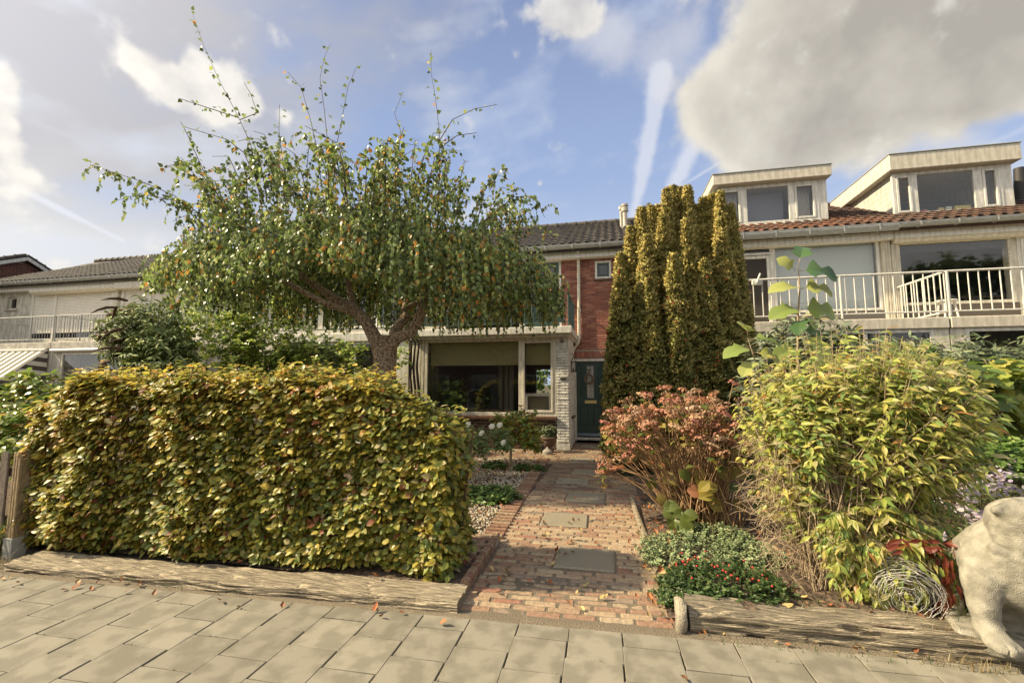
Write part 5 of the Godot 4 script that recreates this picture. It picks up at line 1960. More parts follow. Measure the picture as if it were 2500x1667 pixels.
func yellow_bush() -> void:
	var o := thing("yellowing_shrub", "large yellow green shrub with drooping pointed leaves and tan twigs", "shrub", Vector3(1.6, 0, -3.85))
	var pal := [Color(0.50, 0.52, 0.13), Color(0.38, 0.45, 0.11), Color(0.20, 0.29, 0.08), Color(0.62, 0.55, 0.17), Color(0.46, 0.24, 0.08), Color(0.50, 0.46, 0.22)]
	var f := Fol.new()
	var tw := MB.new()
	var c := Vector3(1.85, 1.2, -4.05)
	for i in 1150:
		var b := Vector3(1.62 + rr(-0.25, 0.3), 0.05, -3.85 + rr(-0.2, 0.2))
		var d := rv().normalized()
		if d.y < -0.1 and rng.randf() < 0.5:
			d.y = -d.y
		if d.z < -0.4:
			d.z = -d.z
		var tip := c + d * Vector3(0.88, 0.88, 0.62) * rr(0.72, 1.06)
		if i < 190:
			tip = Vector3(rr(1.32, 2.15), rr(0.12, 0.75), rr(-3.75, -3.42))
			tip.x = lerpf(tip.x, 1.78, clampf(0.6 - tip.y, 0, 0.6))
		if tip.y < 1.25:
			tip.x = minf(tip.x, lerpf(1.72, 2.5, clampf(tip.y / 1.25, 0, 1)) + rr(-0.05, 0.05))
		var m := b.lerp(tip, 0.6) + Vector3.UP * rr(0.1, 0.28)
		tip += Vector3.DOWN * 0.08
		tw.tube([b, b.lerp(m, 0.6) + rv() * 0.05, m, tip], [0.005, 0.0045, 0.0035, 0.0015], 3, false)
		var green := clampf(0.35 + fbm.get_noise_3dv(tip * 1.4) * 0.9 + smoothstep(1.9, 2.4, tip.x) * 0.3 + smoothstep(0.8, 0.3, tip.y) * 0.35, 0, 1)
		var td := (tip - m).normalized()
		for j in 11:
			var t := 0.15 + 0.85 * (j + rng.randf()) / 11.0
			var p := m.lerp(tip, t) + Vector3.DOWN * 0.02
			var side := td.cross(Vector3.UP + rv() * 0.4).normalized() * (1.0 if j % 2 == 0 else -1.0)
			var ld := (td * 0.55 + side * 0.6 + Vector3.DOWN * 0.45 + rv() * 0.3).normalized()
			var pi := pick([0.34 - 0.1 * green, 0.18 + 0.1 * green, 0.30 * green, 0.26 - 0.2 * green, 0.03, 0.1])
			f.t.append(lt(p, ld, (Vector3.UP * 0.7 + Vector3(-0.2, 0, 0.4) + d * 0.3 + rv() * 0.65), rr(0.055, 0.105)))
			f.c.append(jit(pal[pi], 0.18))
			f.k.append(pi)
	# dry twigs showing low on the left side
	for i in 1500:
		var p := Vector3(rr(1.02, 1.95), rr(0.18, 1.15), -3.80 + rr(-0.25, 0.22))
		p.x += 0.25 * clampf(0.6 - p.y, 0, 0.6)
		var e := p + (rv() + Vector3(-0.35, 0.25, 0.3)).normalized() * rr(0.08, 0.22)
		tw.tube([p, p.lerp(e, 0.5) + rv() * 0.012, e], [0.0028, 0.0022, 0.0012], 3, false)
	part("twigs", tw, M.twig_tan, o).set_meta("kind", "stuff")
	scatter(f, o, "foliage", leaf.lance, M.leaf, 300, "leaf", pal)


func tulip_sapling() -> void:
	var o := thing("tulip_tree_sapling", "slender sapling with large pale lobed leaves standing above the shrubs", "sapling", Vector3(1.81, 0, -4.9))
	stem(o, "stem", [Vector3(1.80, 0, -4.92), Vector3(1.80, 0.9, -4.92), Vector3(1.81, 1.78, -4.90), Vector3(1.82, 2.2, -4.86), Vector3(1.84, 2.5, -4.83), Vector3(1.83, 2.72, -4.81)], [0.016, 0.014, 0.012, 0.010, 0.007, 0.004], M.twig_tan)
	stem(o, "stem", [Vector3(1.62, 0, -4.75), Vector3(1.5, 0.9, -4.72), Vector3(1.38, 1.7, -4.68), Vector3(1.30, 2.0, -4.66)], [0.012, 0.011, 0.008, 0.004], M.twig_tan)
	var green := [leafy(0.35, 0.5, L(0.06, 0.12, 0.035)), leafy(0.35, 0.9, L(0.27, 0.35, 0.09)), leafy(0.35, 0.9, L(0.45, 0.48, 0.14)), leafy(0.4, 0.8, L(0.12, 0.20, 0.045))]
	var at := [[1.83, 2.66, -4.80, 0.55, -0.02, 0.3, 0.30, 0], [1.84, 2.74, -4.81, 0.2, 0.5, -0.1, 0.24, 0], [1.81, 2.66, -4.81, -0.5, 0.35, 0.2, 0.17, 2], [1.83, 2.50, -4.83, -1, 0.12, 0.25, 0.25, 2], [1.84, 2.49, -4.84, 0.9, 0.05, 0.35, 0.27, 2], [1.82, 2.30, -4.84, -1, -0.12, 0.3, 0.26, 1], [1.84, 2.28, -4.85, 1, 0.02, 0.35, 0.30, 1], [1.83, 2.18, -4.85, -0.5, -0.25, 0.7, 0.22, 0], [1.83, 2.2, -4.85, 0.3, -0.3, 0.8, 0.16, 1], [1.83, 2.02, -4.86, 0.35, -0.5, 0.8, 0.28, 2], [1.81, 1.92, -4.87, -0.9, -0.25, 0.4, 0.24, 1], [1.83, 1.9, -4.88, 0.95, -0.1, 0.4, 0.27, 1], [1.83, 2.12, -4.86, 0.9, -0.4, 0.3, 0.2, 3], [1.82, 1.78, -4.87, 0.5, -0.3, 0.7, 0.24, 3],
		[1.30, 2.02, -4.66, -0.25, 0.4, 0.5, 0.21, 2], [1.31, 1.98, -4.66, 0.9, 0.1, 0.4, 0.22, 1], [1.32, 1.9, -4.66, -1, -0.05, 0.3, 0.24, 1], [1.34, 1.86, -4.67, 0.9, -0.2, 0.4, 0.22, 2], [1.33, 1.78, -4.67, -0.6, -0.3, 0.6, 0.2, 2]]
	var o0 := origin(o)
	for q in at:
		var d: Vector3 = (RIGHT * q[3] + Vector3.UP * q[4] + Vector3(0.215, 0, 0.977) * q[5]).normalized()
		var p := Vector3(q[0], q[1], q[2])
		var e: Vector3 = p + d * 0.06
		stem(o, "stalk", [p, e], [0.003], M.twig_tan, 4)
		var l := MeshInstance3D.new()
		l.name = "leaf"
		l.mesh = leaf.tulip
		l.material_override = green[int(q[7])]
		o.add_child(l, true)
		l.transform = lt(e, d, Vector3(0.1, 0.8, 0.75) + rv() * 0.6, q[6] * 0.85)
		l.position -= o0


func shrubs() -> void:
	var gy := [Color(0.26, 0.32, 0.065), Color(0.17, 0.24, 0.055), Color(0.40, 0.40, 0.10), Color(0.10, 0.15, 0.04)]
	var o := thing("green_shrub", "broad light green shrub behind the birch trunk, taller than the hedge", "shrub", Vector3(-7.2, 0, -8.5))
	bush(o, [[Vector3(-8.9, 2.0, -8.6), Vector3(1.8, 1.8, 0.9)], [Vector3(-6.4, 1.6, -8.9), Vector3(1.5, 1.4, 0.8)], [Vector3(-7.8, 2.7, -8.8), Vector3(1.4, 1.2, 0.8)]], 1700, leaf.ivy, M.leaf_shiny, Vector2(0.05, 0.095), gy, [0.35, 0.3, 0.2, 0.15], {"tw": 0.45, "per": 11, "droop": 0.4}, M.twig_dark)
	for k in 5:
		var b := Vector3(-8.8 + 0.8 * k, 0, -8.5)
		stem(o, "stem", [b, b + Vector3(0.1, 0.8, 0.1), b + Vector3(rr(-0.4, 0.4), 2.0, 0.2)], [0.04, 0.03, 0.012], M.twig_dark)
	# a shrub with long leaves and hanging seed spikes
	o = thing("seeding_buddleja", "dark buddleja with drooping brown seed spikes beside the shuttered house", "shrub", Vector3(-10.4, 0, -7.8))
	bush(o, [[Vector3(-10.0, 2.7, -7.8), Vector3(1.1, 0.95, 0.8)], [Vector3(-9.2, 2.0, -7.6), Vector3(0.9, 0.9, 0.7)]], 620, leaf.narrow, M.leaf_dull, Vector2(0.12, 0.2), [Color(0.08, 0.115, 0.035), Color(0.13, 0.17, 0.05), Color(0.24, 0.27, 0.08)], [0.4, 0.35, 0.25], {"tw": 0.5, "per": 11, "droop": 0.5}, M.twig_dark)
	for b in [Vector3(-10.2, 0, -7.8), Vector3(-9.7, 0, -7.7)]:
		stem(o, "stem", [b, b + Vector3(-0.1, 1.0, 0), b + Vector3(-0.3, 2.2, 0)], [0.04, 0.03, 0.012], M.twig_dark)
	var sp := MB.new()
	sp.tube([Vector3.ZERO, Vector3(0.12, 0.01, 0), Vector3(0.24, -0.02, 0), Vector3(0.34, -0.07, 0)], [0.022, 0.03, 0.02, 0.004], 6)
	var spm := sp.mesh()
	var sm := plain(L(0.085, 0.05, 0.03), 0.9)
	for i in 34:
		var q := part("seed_spike", spm, sm, o)
		var a := rr(PI * 0.75, PI * 1.45)
		q.transform = Transform3D(Basis(Vector3.UP, a).rotated(Vector3(sin(a), 0, cos(a)), rr(-0.6, 0.2)).scaled(Vector3.ONE * rr(0.8, 1.3)), Vector3(-9.55 + cos(a) * rr(0.3, 0.75), 2.6 + rr(-0.8, 0.75), -7.4 + rr(-0.3, 0.4)) - origin(o))
	o = thing("fence_shrub", "leafy green shrub rising behind the picket fence at the left edge", "shrub", Vector3(-7.4, 0, -4.6))
	bush(o, [[Vector3(-7.5, 1.1, -4.6), Vector3(1.0, 0.75, 0.65)], [Vector3(-6.6, 0.95, -4.1), Vector3(0.7, 0.5, 0.5)]], 330, leaf.beech, M.leaf_shiny, Vector2(0.07, 0.12), [Color(0.11, 0.16, 0.03), Color(0.22, 0.25, 0.05), Color(0.06, 0.10, 0.025), Color(0.26, 0.17, 0.05)], [0.4, 0.3, 0.2, 0.1], {"tw": 0.35, "per": 10, "own": 120}, M.twig)
	stem(o, "stem", [Vector3(-7.4, 0, -4.6), Vector3(-7.45, 0.6, -4.6), Vector3(-7.5, 1.2, -4.6)], [0.03, 0.02, 0.01], M.bark)
	# behind on the right
	var grey := [Color(0.10, 0.125, 0.07), Color(0.15, 0.175, 0.10), Color(0.065, 0.085, 0.045), Color(0.22, 0.18, 0.07)]
	o = thing("grey_buddleja", "grey green buddleja with long narrow leaves in front of the balcony", "shrub", Vector3(3.3, 0, -7.8))
	bush(o, [[Vector3(3.0, 1.7, -7.6), Vector3(0.95, 1.15, 0.7)], [Vector3(4.2, 1.55, -7.9), Vector3(1.1, 0.95, 0.8)], [Vector3(2.35, 1.5, -7.3), Vector3(0.7, 0.9, 0.6)]], 760, leaf.narrow, M.leaf_dull, Vector2(0.11, 0.19), grey, [0.35, 0.25, 0.3, 0.1], {"tw": 0.5, "per": 12, "droop": 0.35, "up": 0.6}, M.twig)
	o.set_meta("group", "")
	stem(o, "stem", [Vector3(3.2, 0, -7.7), Vector3(3.2, 1.0, -7.7), Vector3(3.1, 2.2, -7.6)], [0.05, 0.035, 0.01], M.bark)
	o = thing("dark_buddleja", "dark green narrow leaved shrub against the right edge, below the far balcony", "shrub", Vector3(5.6, 0, -8.2))
	bush(o, [[Vector3(5.3, 1.5, -8.0), Vector3(1.1, 1.0, 0.8)], [Vector3(6.6, 1.5, -8.3), Vector3(1.1, 1.0, 0.8)]], 620, leaf.narrow, M.leaf_dull, Vector2(0.11, 0.19), [Color(0.055, 0.075, 0.035), Color(0.09, 0.115, 0.055), Color(0.14, 0.16, 0.08)], [0.45, 0.35, 0.2], {"tw": 0.5, "per": 12, "droop": 0.35, "up": 0.5}, M.twig_dark)
	stem(o, "stem", [Vector3(5.6, 0, -8.2), Vector3(5.6, 1.0, -8.2), Vector3(5.5, 2.0, -8.1)], [0.05, 0.035, 0.01], M.bark)
	o = thing("lobed_leaf_shrub", "shrub with big yellow green lobed leaves at the right edge, on a short grey trunk", "shrub", Vector3(3.35, 0, -5.4))
	bush(o, [[Vector3(3.6, 1.5, -5.4), Vector3(0.75, 0.42, 0.5)], [Vector3(4.4, 1.45, -5.7), Vector3(0.7, 0.45, 0.5)], [Vector3(2.8, 1.45, -5.0), Vector3(0.6, 0.5, 0.5)]], 330, leaf.lobed, M.leaf, Vector2(0.09, 0.17), [Color(0.22, 0.26, 0.055), Color(0.13, 0.19, 0.04), Color(0.34, 0.33, 0.08), Color(0.07, 0.12, 0.03)], [0.35, 0.3, 0.2, 0.15], {"tw": 0.4, "per": 7, "own": 200, "th": 0.005}, M.twig_tan)
	stem(o, "trunk", [Vector3(3.22, 0, -5.3), Vector3(3.22, 0.5, -5.3), Vector3(3.20, 0.85, -5.28), Vector3(3.3, 1.05, -5.3)], [0.045, 0.04, 0.035, 0.03], M.bark)
	stem(o, "limb", [Vector3(3.21, 0.9, -5.28), Vector3(3.5, 1.1, -5.35), Vector3(3.95, 1.3, -5.5)], [0.028, 0.022, 0.012], M.bark)
	stem(o, "limb", [Vector3(3.21, 0.9, -5.28), Vector3(3.0, 1.2, -5.2), Vector3(2.8, 1.5, -5.1)], [0.025, 0.018, 0.01], M.bark)
	o = thing("bright_low_shrub", "low bright green small leaved shrub behind the purple asters", "shrub", Vector3(5.2, 0, -7.4))
	bush(o, [[Vector3(4.6, 0.5, -6.9), Vector3(0.8, 0.42, 0.5)], [Vector3(5.8, 0.55, -7.4), Vector3(1.1, 0.5, 0.6)]], 620, leaf.tiny, M.leaf, Vector2(0.06, 0.09), [Color(0.15, 0.24, 0.06), Color(0.09, 0.15, 0.04), Color(0.24, 0.32, 0.10)], [0.4, 0.4, 0.2], {"tw": 0.25, "per": 9, "cap": -0.2}, M.twig_dark)
	# asters
	o = thing("aster_clump", "mound of pale purple asters behind the stone dog", "flowers", Vector3(3.6, 0, -5.6))
	bush(o, [[Vector3(3.0, 0.16, -4.95), Vector3(0.5, 0.24, 0.4)], [Vector3(4.1, 0.22, -6.0), Vector3(0.75, 0.32, 0.5)], [Vector3(5.0, 0.27, -6.9), Vector3(0.95, 0.38, 0.6)]], 620, leaf.narrow, M.leaf_dull, Vector2(0.04, 0.065), [Color(0.08, 0.11, 0.035), Color(0.14, 0.16, 0.05), Color(0.11, 0.08, 0.04)], [0.5, 0.3, 0.2], {"tw": 0.14, "per": 8, "cap": -0.2}, M.twig_dark)
	var fl := MB.new()
	for i in 9:
		var a := TAU * i / 9
		var d := Vector3(cos(a), 0.15, sin(a))
		var s := Vector3(-sin(a), 0, cos(a)) * 0.22
		fl.tri(Vector3.ZERO, d - s, d + s, Vector3.UP, Vector3.UP, Vector3.UP)
	var fm := fl.mesh()
	var f := Fol.new()
	for i in 3000:
		var bl: Array = [[Vector3(3.0, 0.18, -4.95), Vector3(0.54, 0.26, 0.44)], [Vector3(4.1, 0.24, -6.0), Vector3(0.8, 0.35, 0.55)], [Vector3(5.0, 0.3, -6.9), Vector3(1.0, 0.42, 0.65)]][pick([0.3, 0.38, 0.32])]
		var d := rv().normalized()
		d.y = absf(d.y)
		var p: Vector3 = bl[0] + d * bl[1] * rr(0.92, 1.06)
		if fbm.get_noise_3dv(p * 3.0) < -0.12:
			continue
		f.t.append(lt(p, Vector3(1, 0, 0) + rv(), (d + Vector3.UP + rv() * 0.4), rr(0.016, 0.026)))
		f.t[-1].basis = Basis(f.t[-1].basis.x, f.t[-1].basis.z, -f.t[-1].basis.y)
		f.c.append(jit([Color(0.56, 0.48, 0.66), Color(0.68, 0.60, 0.64), Color(0.46, 0.34, 0.33)][pick([0.5, 0.3, 0.2])], 0.15))
	scatter(f, o, "blossoms", fm, M.leaf_dull)
	# small ones by the bay
	o = thing("clipped_box_bush", "rounded dark green box bush under the left end of the bay window", "shrub", Vector3(-4.5, 0, -9.5))
	bush(o, [[Vector3(-4.5, 0.72, -9.5), Vector3(0.55, 0.72, 0.5)]], 420, leaf.tiny, M.leaf_shiny, Vector2(0.04, 0.07), [Color(0.03, 0.055, 0.018), Color(0.055, 0.085, 0.025)], [0.6, 0.4], {"tw": 0.2, "per": 10}, M.twig_dark)
	o = thing("climbing_vine", "bare twisted vine stems climbing the bay's left corner post", "vine", Vector3(-4.95, 0, -10.6))
	for k in 3:
		var x := -4.98 + 0.10 * k
		stem(o, "stem", [Vector3(-4.9, 0, -10.55), Vector3(x, 0.8, -10.6), Vector3(x + 0.05, 1.4, -10.56), Vector3(x - 0.04, 2.0, -10.6), Vector3(x + 0.03, 2.6, -10.56), Vector3(x - 0.2, 3.0, -10.4)], [0.05, 0.045, 0.035, 0.03, 0.025, 0.012], M.twig_dark)
	bush(o, [[Vector3(-5.2, 2.3, -10.45), Vector3(0.35, 0.45, 0.2)], [Vector3(-5.2, 1.1, -10.4), Vector3(0.3, 0.5, 0.2)]], 60, leaf.ivy, M.leaf, Vector2(0.05, 0.09), gy, [0.3, 0.4, 0.1, 0.2], {"tw": 0.25, "per": 6}, M.twig_dark)
	o = thing("white_rose_bush", "loose rose bush with a few white roses right of the hedge", "rose", Vector3(-2.15, 0, -7.05))
	stem(o, "stem", [Vector3(-2.2, 0, -7.05), Vector3(-2.22, 0.3, -7.05), Vector3(-2.15, 0.55, -7.05)], [0.02, 0.017, 0.012], M.twig_tan)
	bush(o, [[Vector3(-2.2, 0.68, -7.05), Vector3(0.5, 0.34, 0.4)], [Vector3(-1.75, 0.66, -7.2), Vector3(0.3, 0.26, 0.3)]], 130, leaf.beech, M.leaf_shiny, Vector2(0.04, 0.07), [Color(0.12, 0.19, 0.06), Color(0.19, 0.26, 0.10), Color(0.07, 0.12, 0.04)], [0.45, 0.3, 0.25], {"tw": 0.35, "per": 8, "up": 0.5}, M.twig_tan)
	var rs := MB.new()
	for k in 3:
		for i in 6:
			var a := TAU * i / 6 + k * 0.5
			var d := Vector3(cos(a), 0.25 + 0.35 * k, sin(a)) * (1.0 - 0.25 * k)
			var s := Vector3(-sin(a), 0, cos(a)) * 0.45 * (1.0 - 0.2 * k)
			rs.quad(Vector3(0, 0.05 * k, 0), d - s, d * 1.12 + Vector3.UP * 0.1, d + s, Vector3.UP)
	var rm := rs.mesh()
	for p in [Vector3(-1.80, 0.90, -6.75), Vector3(-1.68, 0.92, -6.78), Vector3(-1.95, 0.80, -6.72), Vector3(-1.62, 0.66, -6.78), Vector3(-2.2, 0.92, -6.8), Vector3(-2.4, 0.45, -6.72)]:
		var q := part("rose_flower", rm, leafy(0.7, 0.6, L(0.72, 0.70, 0.58)), o)
		q.transform = Transform3D(Basis(Vector3.RIGHT, 1.0).rotated(Vector3.UP, rr(-0.5, 0.5)).scaled(Vector3.ONE * 0.045), p - origin(o))
	o = thing("standard_tree", "small round headed tree on a thin stem in the gravel bed", "tree", Vector3(-1.886, 0, -8.456))
	stem(o, "trunk", [Vector3(-1.89, 0, -8.456), Vector3(-1.885, 0.25, -8.456), Vector3(-1.88, 0.5, -8.456)], [0.03, 0.026, 0.022], M.twig_tan)
	bush(o, [[Vector3(-1.78, 0.74, -8.45), Vector3(0.56, 0.44, 0.45)], [Vector3(-1.5, 0.55, -8.4), Vector3(0.28, 0.28, 0.3)]], 230, leaf.lobed, M.leaf, Vector2(0.05, 0.085), [Color(0.20, 0.25, 0.05), Color(0.30, 0.31, 0.07), Color(0.38, 0.22, 0.06), Color(0.12, 0.17, 0.045)], [0.35, 0.3, 0.2, 0.15], {"tw": 0.28, "per": 9}, M.twig)
	o = thing("doorside_shrub", "narrow dark evergreen shrub against the wall right of the front door", "shrub", Vector3(0.12, 0, -11.9))
	bush(o, [[Vector3(0.12, 0.6, -11.9), Vector3(0.24, 0.55, 0.25)]], 130, leaf.ivy, M.leaf_shiny, Vector2(0.05, 0.08), [Color(0.03, 0.06, 0.02), Color(0.06, 0.11, 0.03)], [0.6, 0.4], {"tw": 0.2, "per": 8}, M.twig_dark)
	# low mats of green
	o = thing("green_mat", "low dark green mat of leaves on the pebbles, nearer the path's start", "ground cover", Vector3(-1.65, 0, -6.0), "green mats in the gravel bed")
	bush(o, [[Vector3(-1.65, 0.05, -6.0), Vector3(0.5, 0.16, 0.42)]], 330, leaf.tiny, M.leaf, Vector2(0.03, 0.055), [Color(0.06, 0.11, 0.03), Color(0.11, 0.18, 0.05), Color(0.20, 0.27, 0.10)], [0.45, 0.4, 0.15], {"tw": 0.12, "per": 9, "cap": -0.1}, M.twig_dark)
	o = thing("green_mat", "low green mat of leaves round the foot of the small round headed tree", "ground cover", Vector3(-1.75, 0, -8.1), "green mats in the gravel bed")
	bush(o, [[Vector3(-2.1, 0.04, -8.15), Vector3(0.3, 0.12, 0.25)], [Vector3(-1.45, 0.04, -8.1), Vector3(0.34, 0.11, 0.25)]], 200, leaf.tiny, M.leaf, Vector2(0.03, 0.055), [Color(0.05, 0.10, 0.025), Color(0.10, 0.16, 0.04)], [0.5, 0.5], {"tw": 0.12, "per": 9, "cap": -0.1}, M.twig_dark)
	o = thing("berried_ground_cover", "creeping evergreen with red berries spilling over the right timber's end", "ground cover", Vector3(0.7, 0, -4.0))
	var tn := [Color(0.035, 0.07, 0.02), Color(0.07, 0.115, 0.035), Color(0.13, 0.17, 0.06)]
	bush(o, [[Vector3(0.78, 0.10, -3.62), Vector3(0.50, 0.16, 0.36)], [Vector3(0.45, 0.06, -3.55), Vector3(0.22, 0.12, 0.25)]], 760, leaf.tiny, M.leaf, Vector2(0.016, 0.028), tn, [0.45, 0.4, 0.15], {"tw": 0.13, "per": 14, "cap": -0.1}, M.twig_dark)
	bush(o, [[Vector3(0.62, 0.10, -4.25), Vector3(0.48, 0.15, 0.45)], [Vector3(1.1, 0.12, -4.2), Vector3(0.35, 0.14, 0.35)], [Vector3(0.95, 0.12, -4.75), Vector3(0.4, 0.12, 0.3)]], 760, leaf.tiny, M.leaf_dull, Vector2(0.016, 0.028), [Color(0.13, 0.17, 0.075), Color(0.20, 0.23, 0.12), Color(0.08, 0.12, 0.045)], [0.4, 0.35, 0.25], {"tw": 0.13, "per": 14, "cap": -0.1}, M.twig_dark)
	var b := MB.new()
	b.ball(Vector3.ZERO, Vector3.ONE, 7, 5)
	var bf := Fol.new()
	for i in 46:
		bf.t.append(Transform3D(Basis().scaled(Vector3.ONE * rr(0.006, 0.009)), Vector3(rr(0.45, 1.1), 0.2 + rr(-0.03, 0.04), -3.66 + rr(-0.25, 0.2))))
		bf.c.append(jit(Color(0.48, 0.04, 0.035), 0.2))
	scatter(bf, o, "berries", b.mesh(), tinted(0.3))
	# reddish lily stalk beside the dog
	o = thing("rusty_lily", "withered lily stalk with hanging rust red leaves between wire roll and stone dog", "plant", Vector3(2.02, 0, -3.5))
	stem(o, "stem", [Vector3(2.02, 0.02, -3.45), Vector3(2.04, 0.3, -3.45), Vector3(2.02, 0.52, -3.46), Vector3(1.95, 0.56, -3.45)], [0.008, 0.007, 0.005, 0.003], M.cane)
	var lf := Fol.new()
	for i in 70:
		var up := i < 26
		var p := Vector3(rr(1.78, 2.1), rr(0.50, 0.57), -3.44 + rr(-0.06, 0.06)) if up else Vector3(2.03 + rr(-0.03, 0.03), rr(0.08, 0.5), -3.42 + rr(-0.04, 0.04))
		lf.t.append(lt(p, Vector3(rr(-1, 0.6), rr(-0.5, 0.1), rr(-0.2, 0.6)) if up else Vector3(rr(-0.5, 0.5), -1, rr(0, 0.5)), Vector3(0, 0.5, 1) + rv() * 0.5, rr(0.06, 0.12)))
		lf.k.append(pick([0.5, 0.3, 0.2]))
		lf.c.append(Color.WHITE)
	scatter(lf, o, "foliage", leaf.lance, M.leaf, 70, "leaf", [Color(0.22, 0.05, 0.03), Color(0.30, 0.12, 0.03), Color(0.13, 0.14, 0.03)])


func blades(o: Node, called: String, spots: Array, mat: Material) -> void:
	# spots: [centre, spread, count, height, colour]
	var m := MB.new()
	var k := 4
	for i in k:
		var t0 := float(i) / k
		var t1 := float(i + 1) / k
		var a := Vector3(0, t0, 0.45 * t0 * t0)
		var b := Vector3(0, t1, 0.45 * t1 * t1)
		var w0 := 0.018 * (1.0 - t0)
		var w1 := 0.018 * (1.0 - t1)
		var n := Vector3(0, -0.4, 1)
		m.quad(a - Vector3(w0, 0, 0), a + Vector3(w0, 0, 0), b + Vector3(w1, 0, 0), b - Vector3(w1, 0, 0), n.normalized())
	var f := Fol.new()
	for s in spots:
		for i in s[2]:
			var p: Vector3 = s[0] + rv() * s[1]
			p.y = s[0].y
			var h: float = s[3] * rr(0.5, 1.2)
			f.t.append(Transform3D(Basis.from_euler(Vector3(rr(-0.1, 0.45), rr(0, TAU), 0)).scaled_local(Vector3(clampf(h, 0.15, 0.4) * rr(0.6, 1.2), h, h * rr(0.3, 1.6))), p))
			f.c.append(jit(s[4], 0.3))
	scatter(f, o, called, m.mesh(), mat)


func grasses() -> void:
	var g := Color(0.10, 0.16, 0.035)
	var dry := Color(0.30, 0.24, 0.12)
	var n0 := get_child_count()
	blades(self, "grass", [[Vector3(-5.65, 0.0, -3.0), Vector3(0.25, 0, 0.16), 170, 0.42, g], [Vector3(-6.3, 0, -3.15), Vector3(0.6, 0, 0.3), 260, 0.4, g], [Vector3(-5.15, 0, -2.95), Vector3(0.3, 0, 0.05), 60, 0.14, dry], [Vector3(-3.8, 0, -2.96), Vector3(1.2, 0, 0.04), 60, 0.06, g]], M.leaf)
	tag(get_child(n0), "long grass tufts round the foot of the wooden fence post", "grass")
	blades(self, "grass", [[Vector3(3.55, 0.05, -6.3), Vector3(0.4, 0, 0.35), 1300, 0.26, Color(0.10, 0.19, 0.04)], [Vector3(2.9, 0.05, -5.6), Vector3(0.5, 0, 0.3), 500, 0.16, Color(0.07, 0.13, 0.03)]], M.leaf)
	tag(get_child(n0 + 1), "fine green grass between the grey trunk and the asters", "grass")
	blades(self, "grass", [[Vector3(1.95, 0.06, -3.3), Vector3(0.22, 0, 0.1), 120, 0.13, dry], [Vector3(1.5, 0.08, -3.42), Vector3(0.4, 0, 0.12), 160, 0.07, Color(0.14, 0.17, 0.05)], [Vector3(2.0, 0.0, -3.10), Vector3(0.35, 0, 0.05), 130, 0.07, dry], [Vector3(1.2, 0, -3.06), Vector3(0.6, 0, 0.03), 40, 0.04, g], [Vector3(2.1, 0.06, -3.35), Vector3(0.1, 0, 0.1), 30, 0.25, g]], M.leaf)
	tag(get_child(n0 + 2), "short dry grass along the right timber beside the stone dog", "grass")
	# fallen leaves
	var f := Fol.new()
	var pal := [Color(0.30, 0.14, 0.06), Color(0.22, 0.09, 0.04), Color(0.40, 0.26, 0.13), Color(0.34, 0.12, 0.04), Color(0.42, 0.32, 0.12)]
	for q in [[240, -1.0, 0.35, -12.0, -3.2, 0.008, 0.045], [420, 0.4, 2.4, -6.5, -3.35, 0.09, 0.06], [700, -3.2, -1.35, -9.3, -4.6, 0.035, 0.045], [180, -3.2, -1.0, -10.6, -9.2, 0.008, 0.045], [24, -5.2, -1.1, -3.10, -2.90, 0.006, 0.045], [40, 0.5, 2.4, -3.16, -3.06, 0.004, 0.035], [120, 0.25, 0.6, -6.4, -3.2, 0.03, 0.06], [3, -5, 2, -2.8, -1.6, 0.006, 0.035], [40, -5.0, -1.2, -3.4, -3.25, 0.09, 0.05], [200, 1.0, 2.2, -3.7, -3.42, 0.08, 0.045]]:
		for i in q[0]:
			var x := rr(q[1], q[2])
			f.t.append(lt(Vector3(x, q[5] + rr(0, 0.012), rr(q[3], q[4]) - 0.045 * x * (1.0 if q[4] > -3.15 else 0.0)), Vector3(rr(-1, 1), rr(-0.15, 0.25), rr(-1, 1)), Vector3.UP + rv() * 0.3, q[6] * rr(0.6, 1.3)))
			f.c.append(jit(pal[rng.randi() % 5], 0.25))
	scatter(f, self, "fallen_leaves", leaf_mesh([0.04, 0.28, 0.36, 0.30, 0.16, 0.0], 0.5, -0.45, 0.06), M.leaf_dull)
	tag(get_child(n0 + 3), "dry brown fallen leaves lying on the path and beds", "leaves")
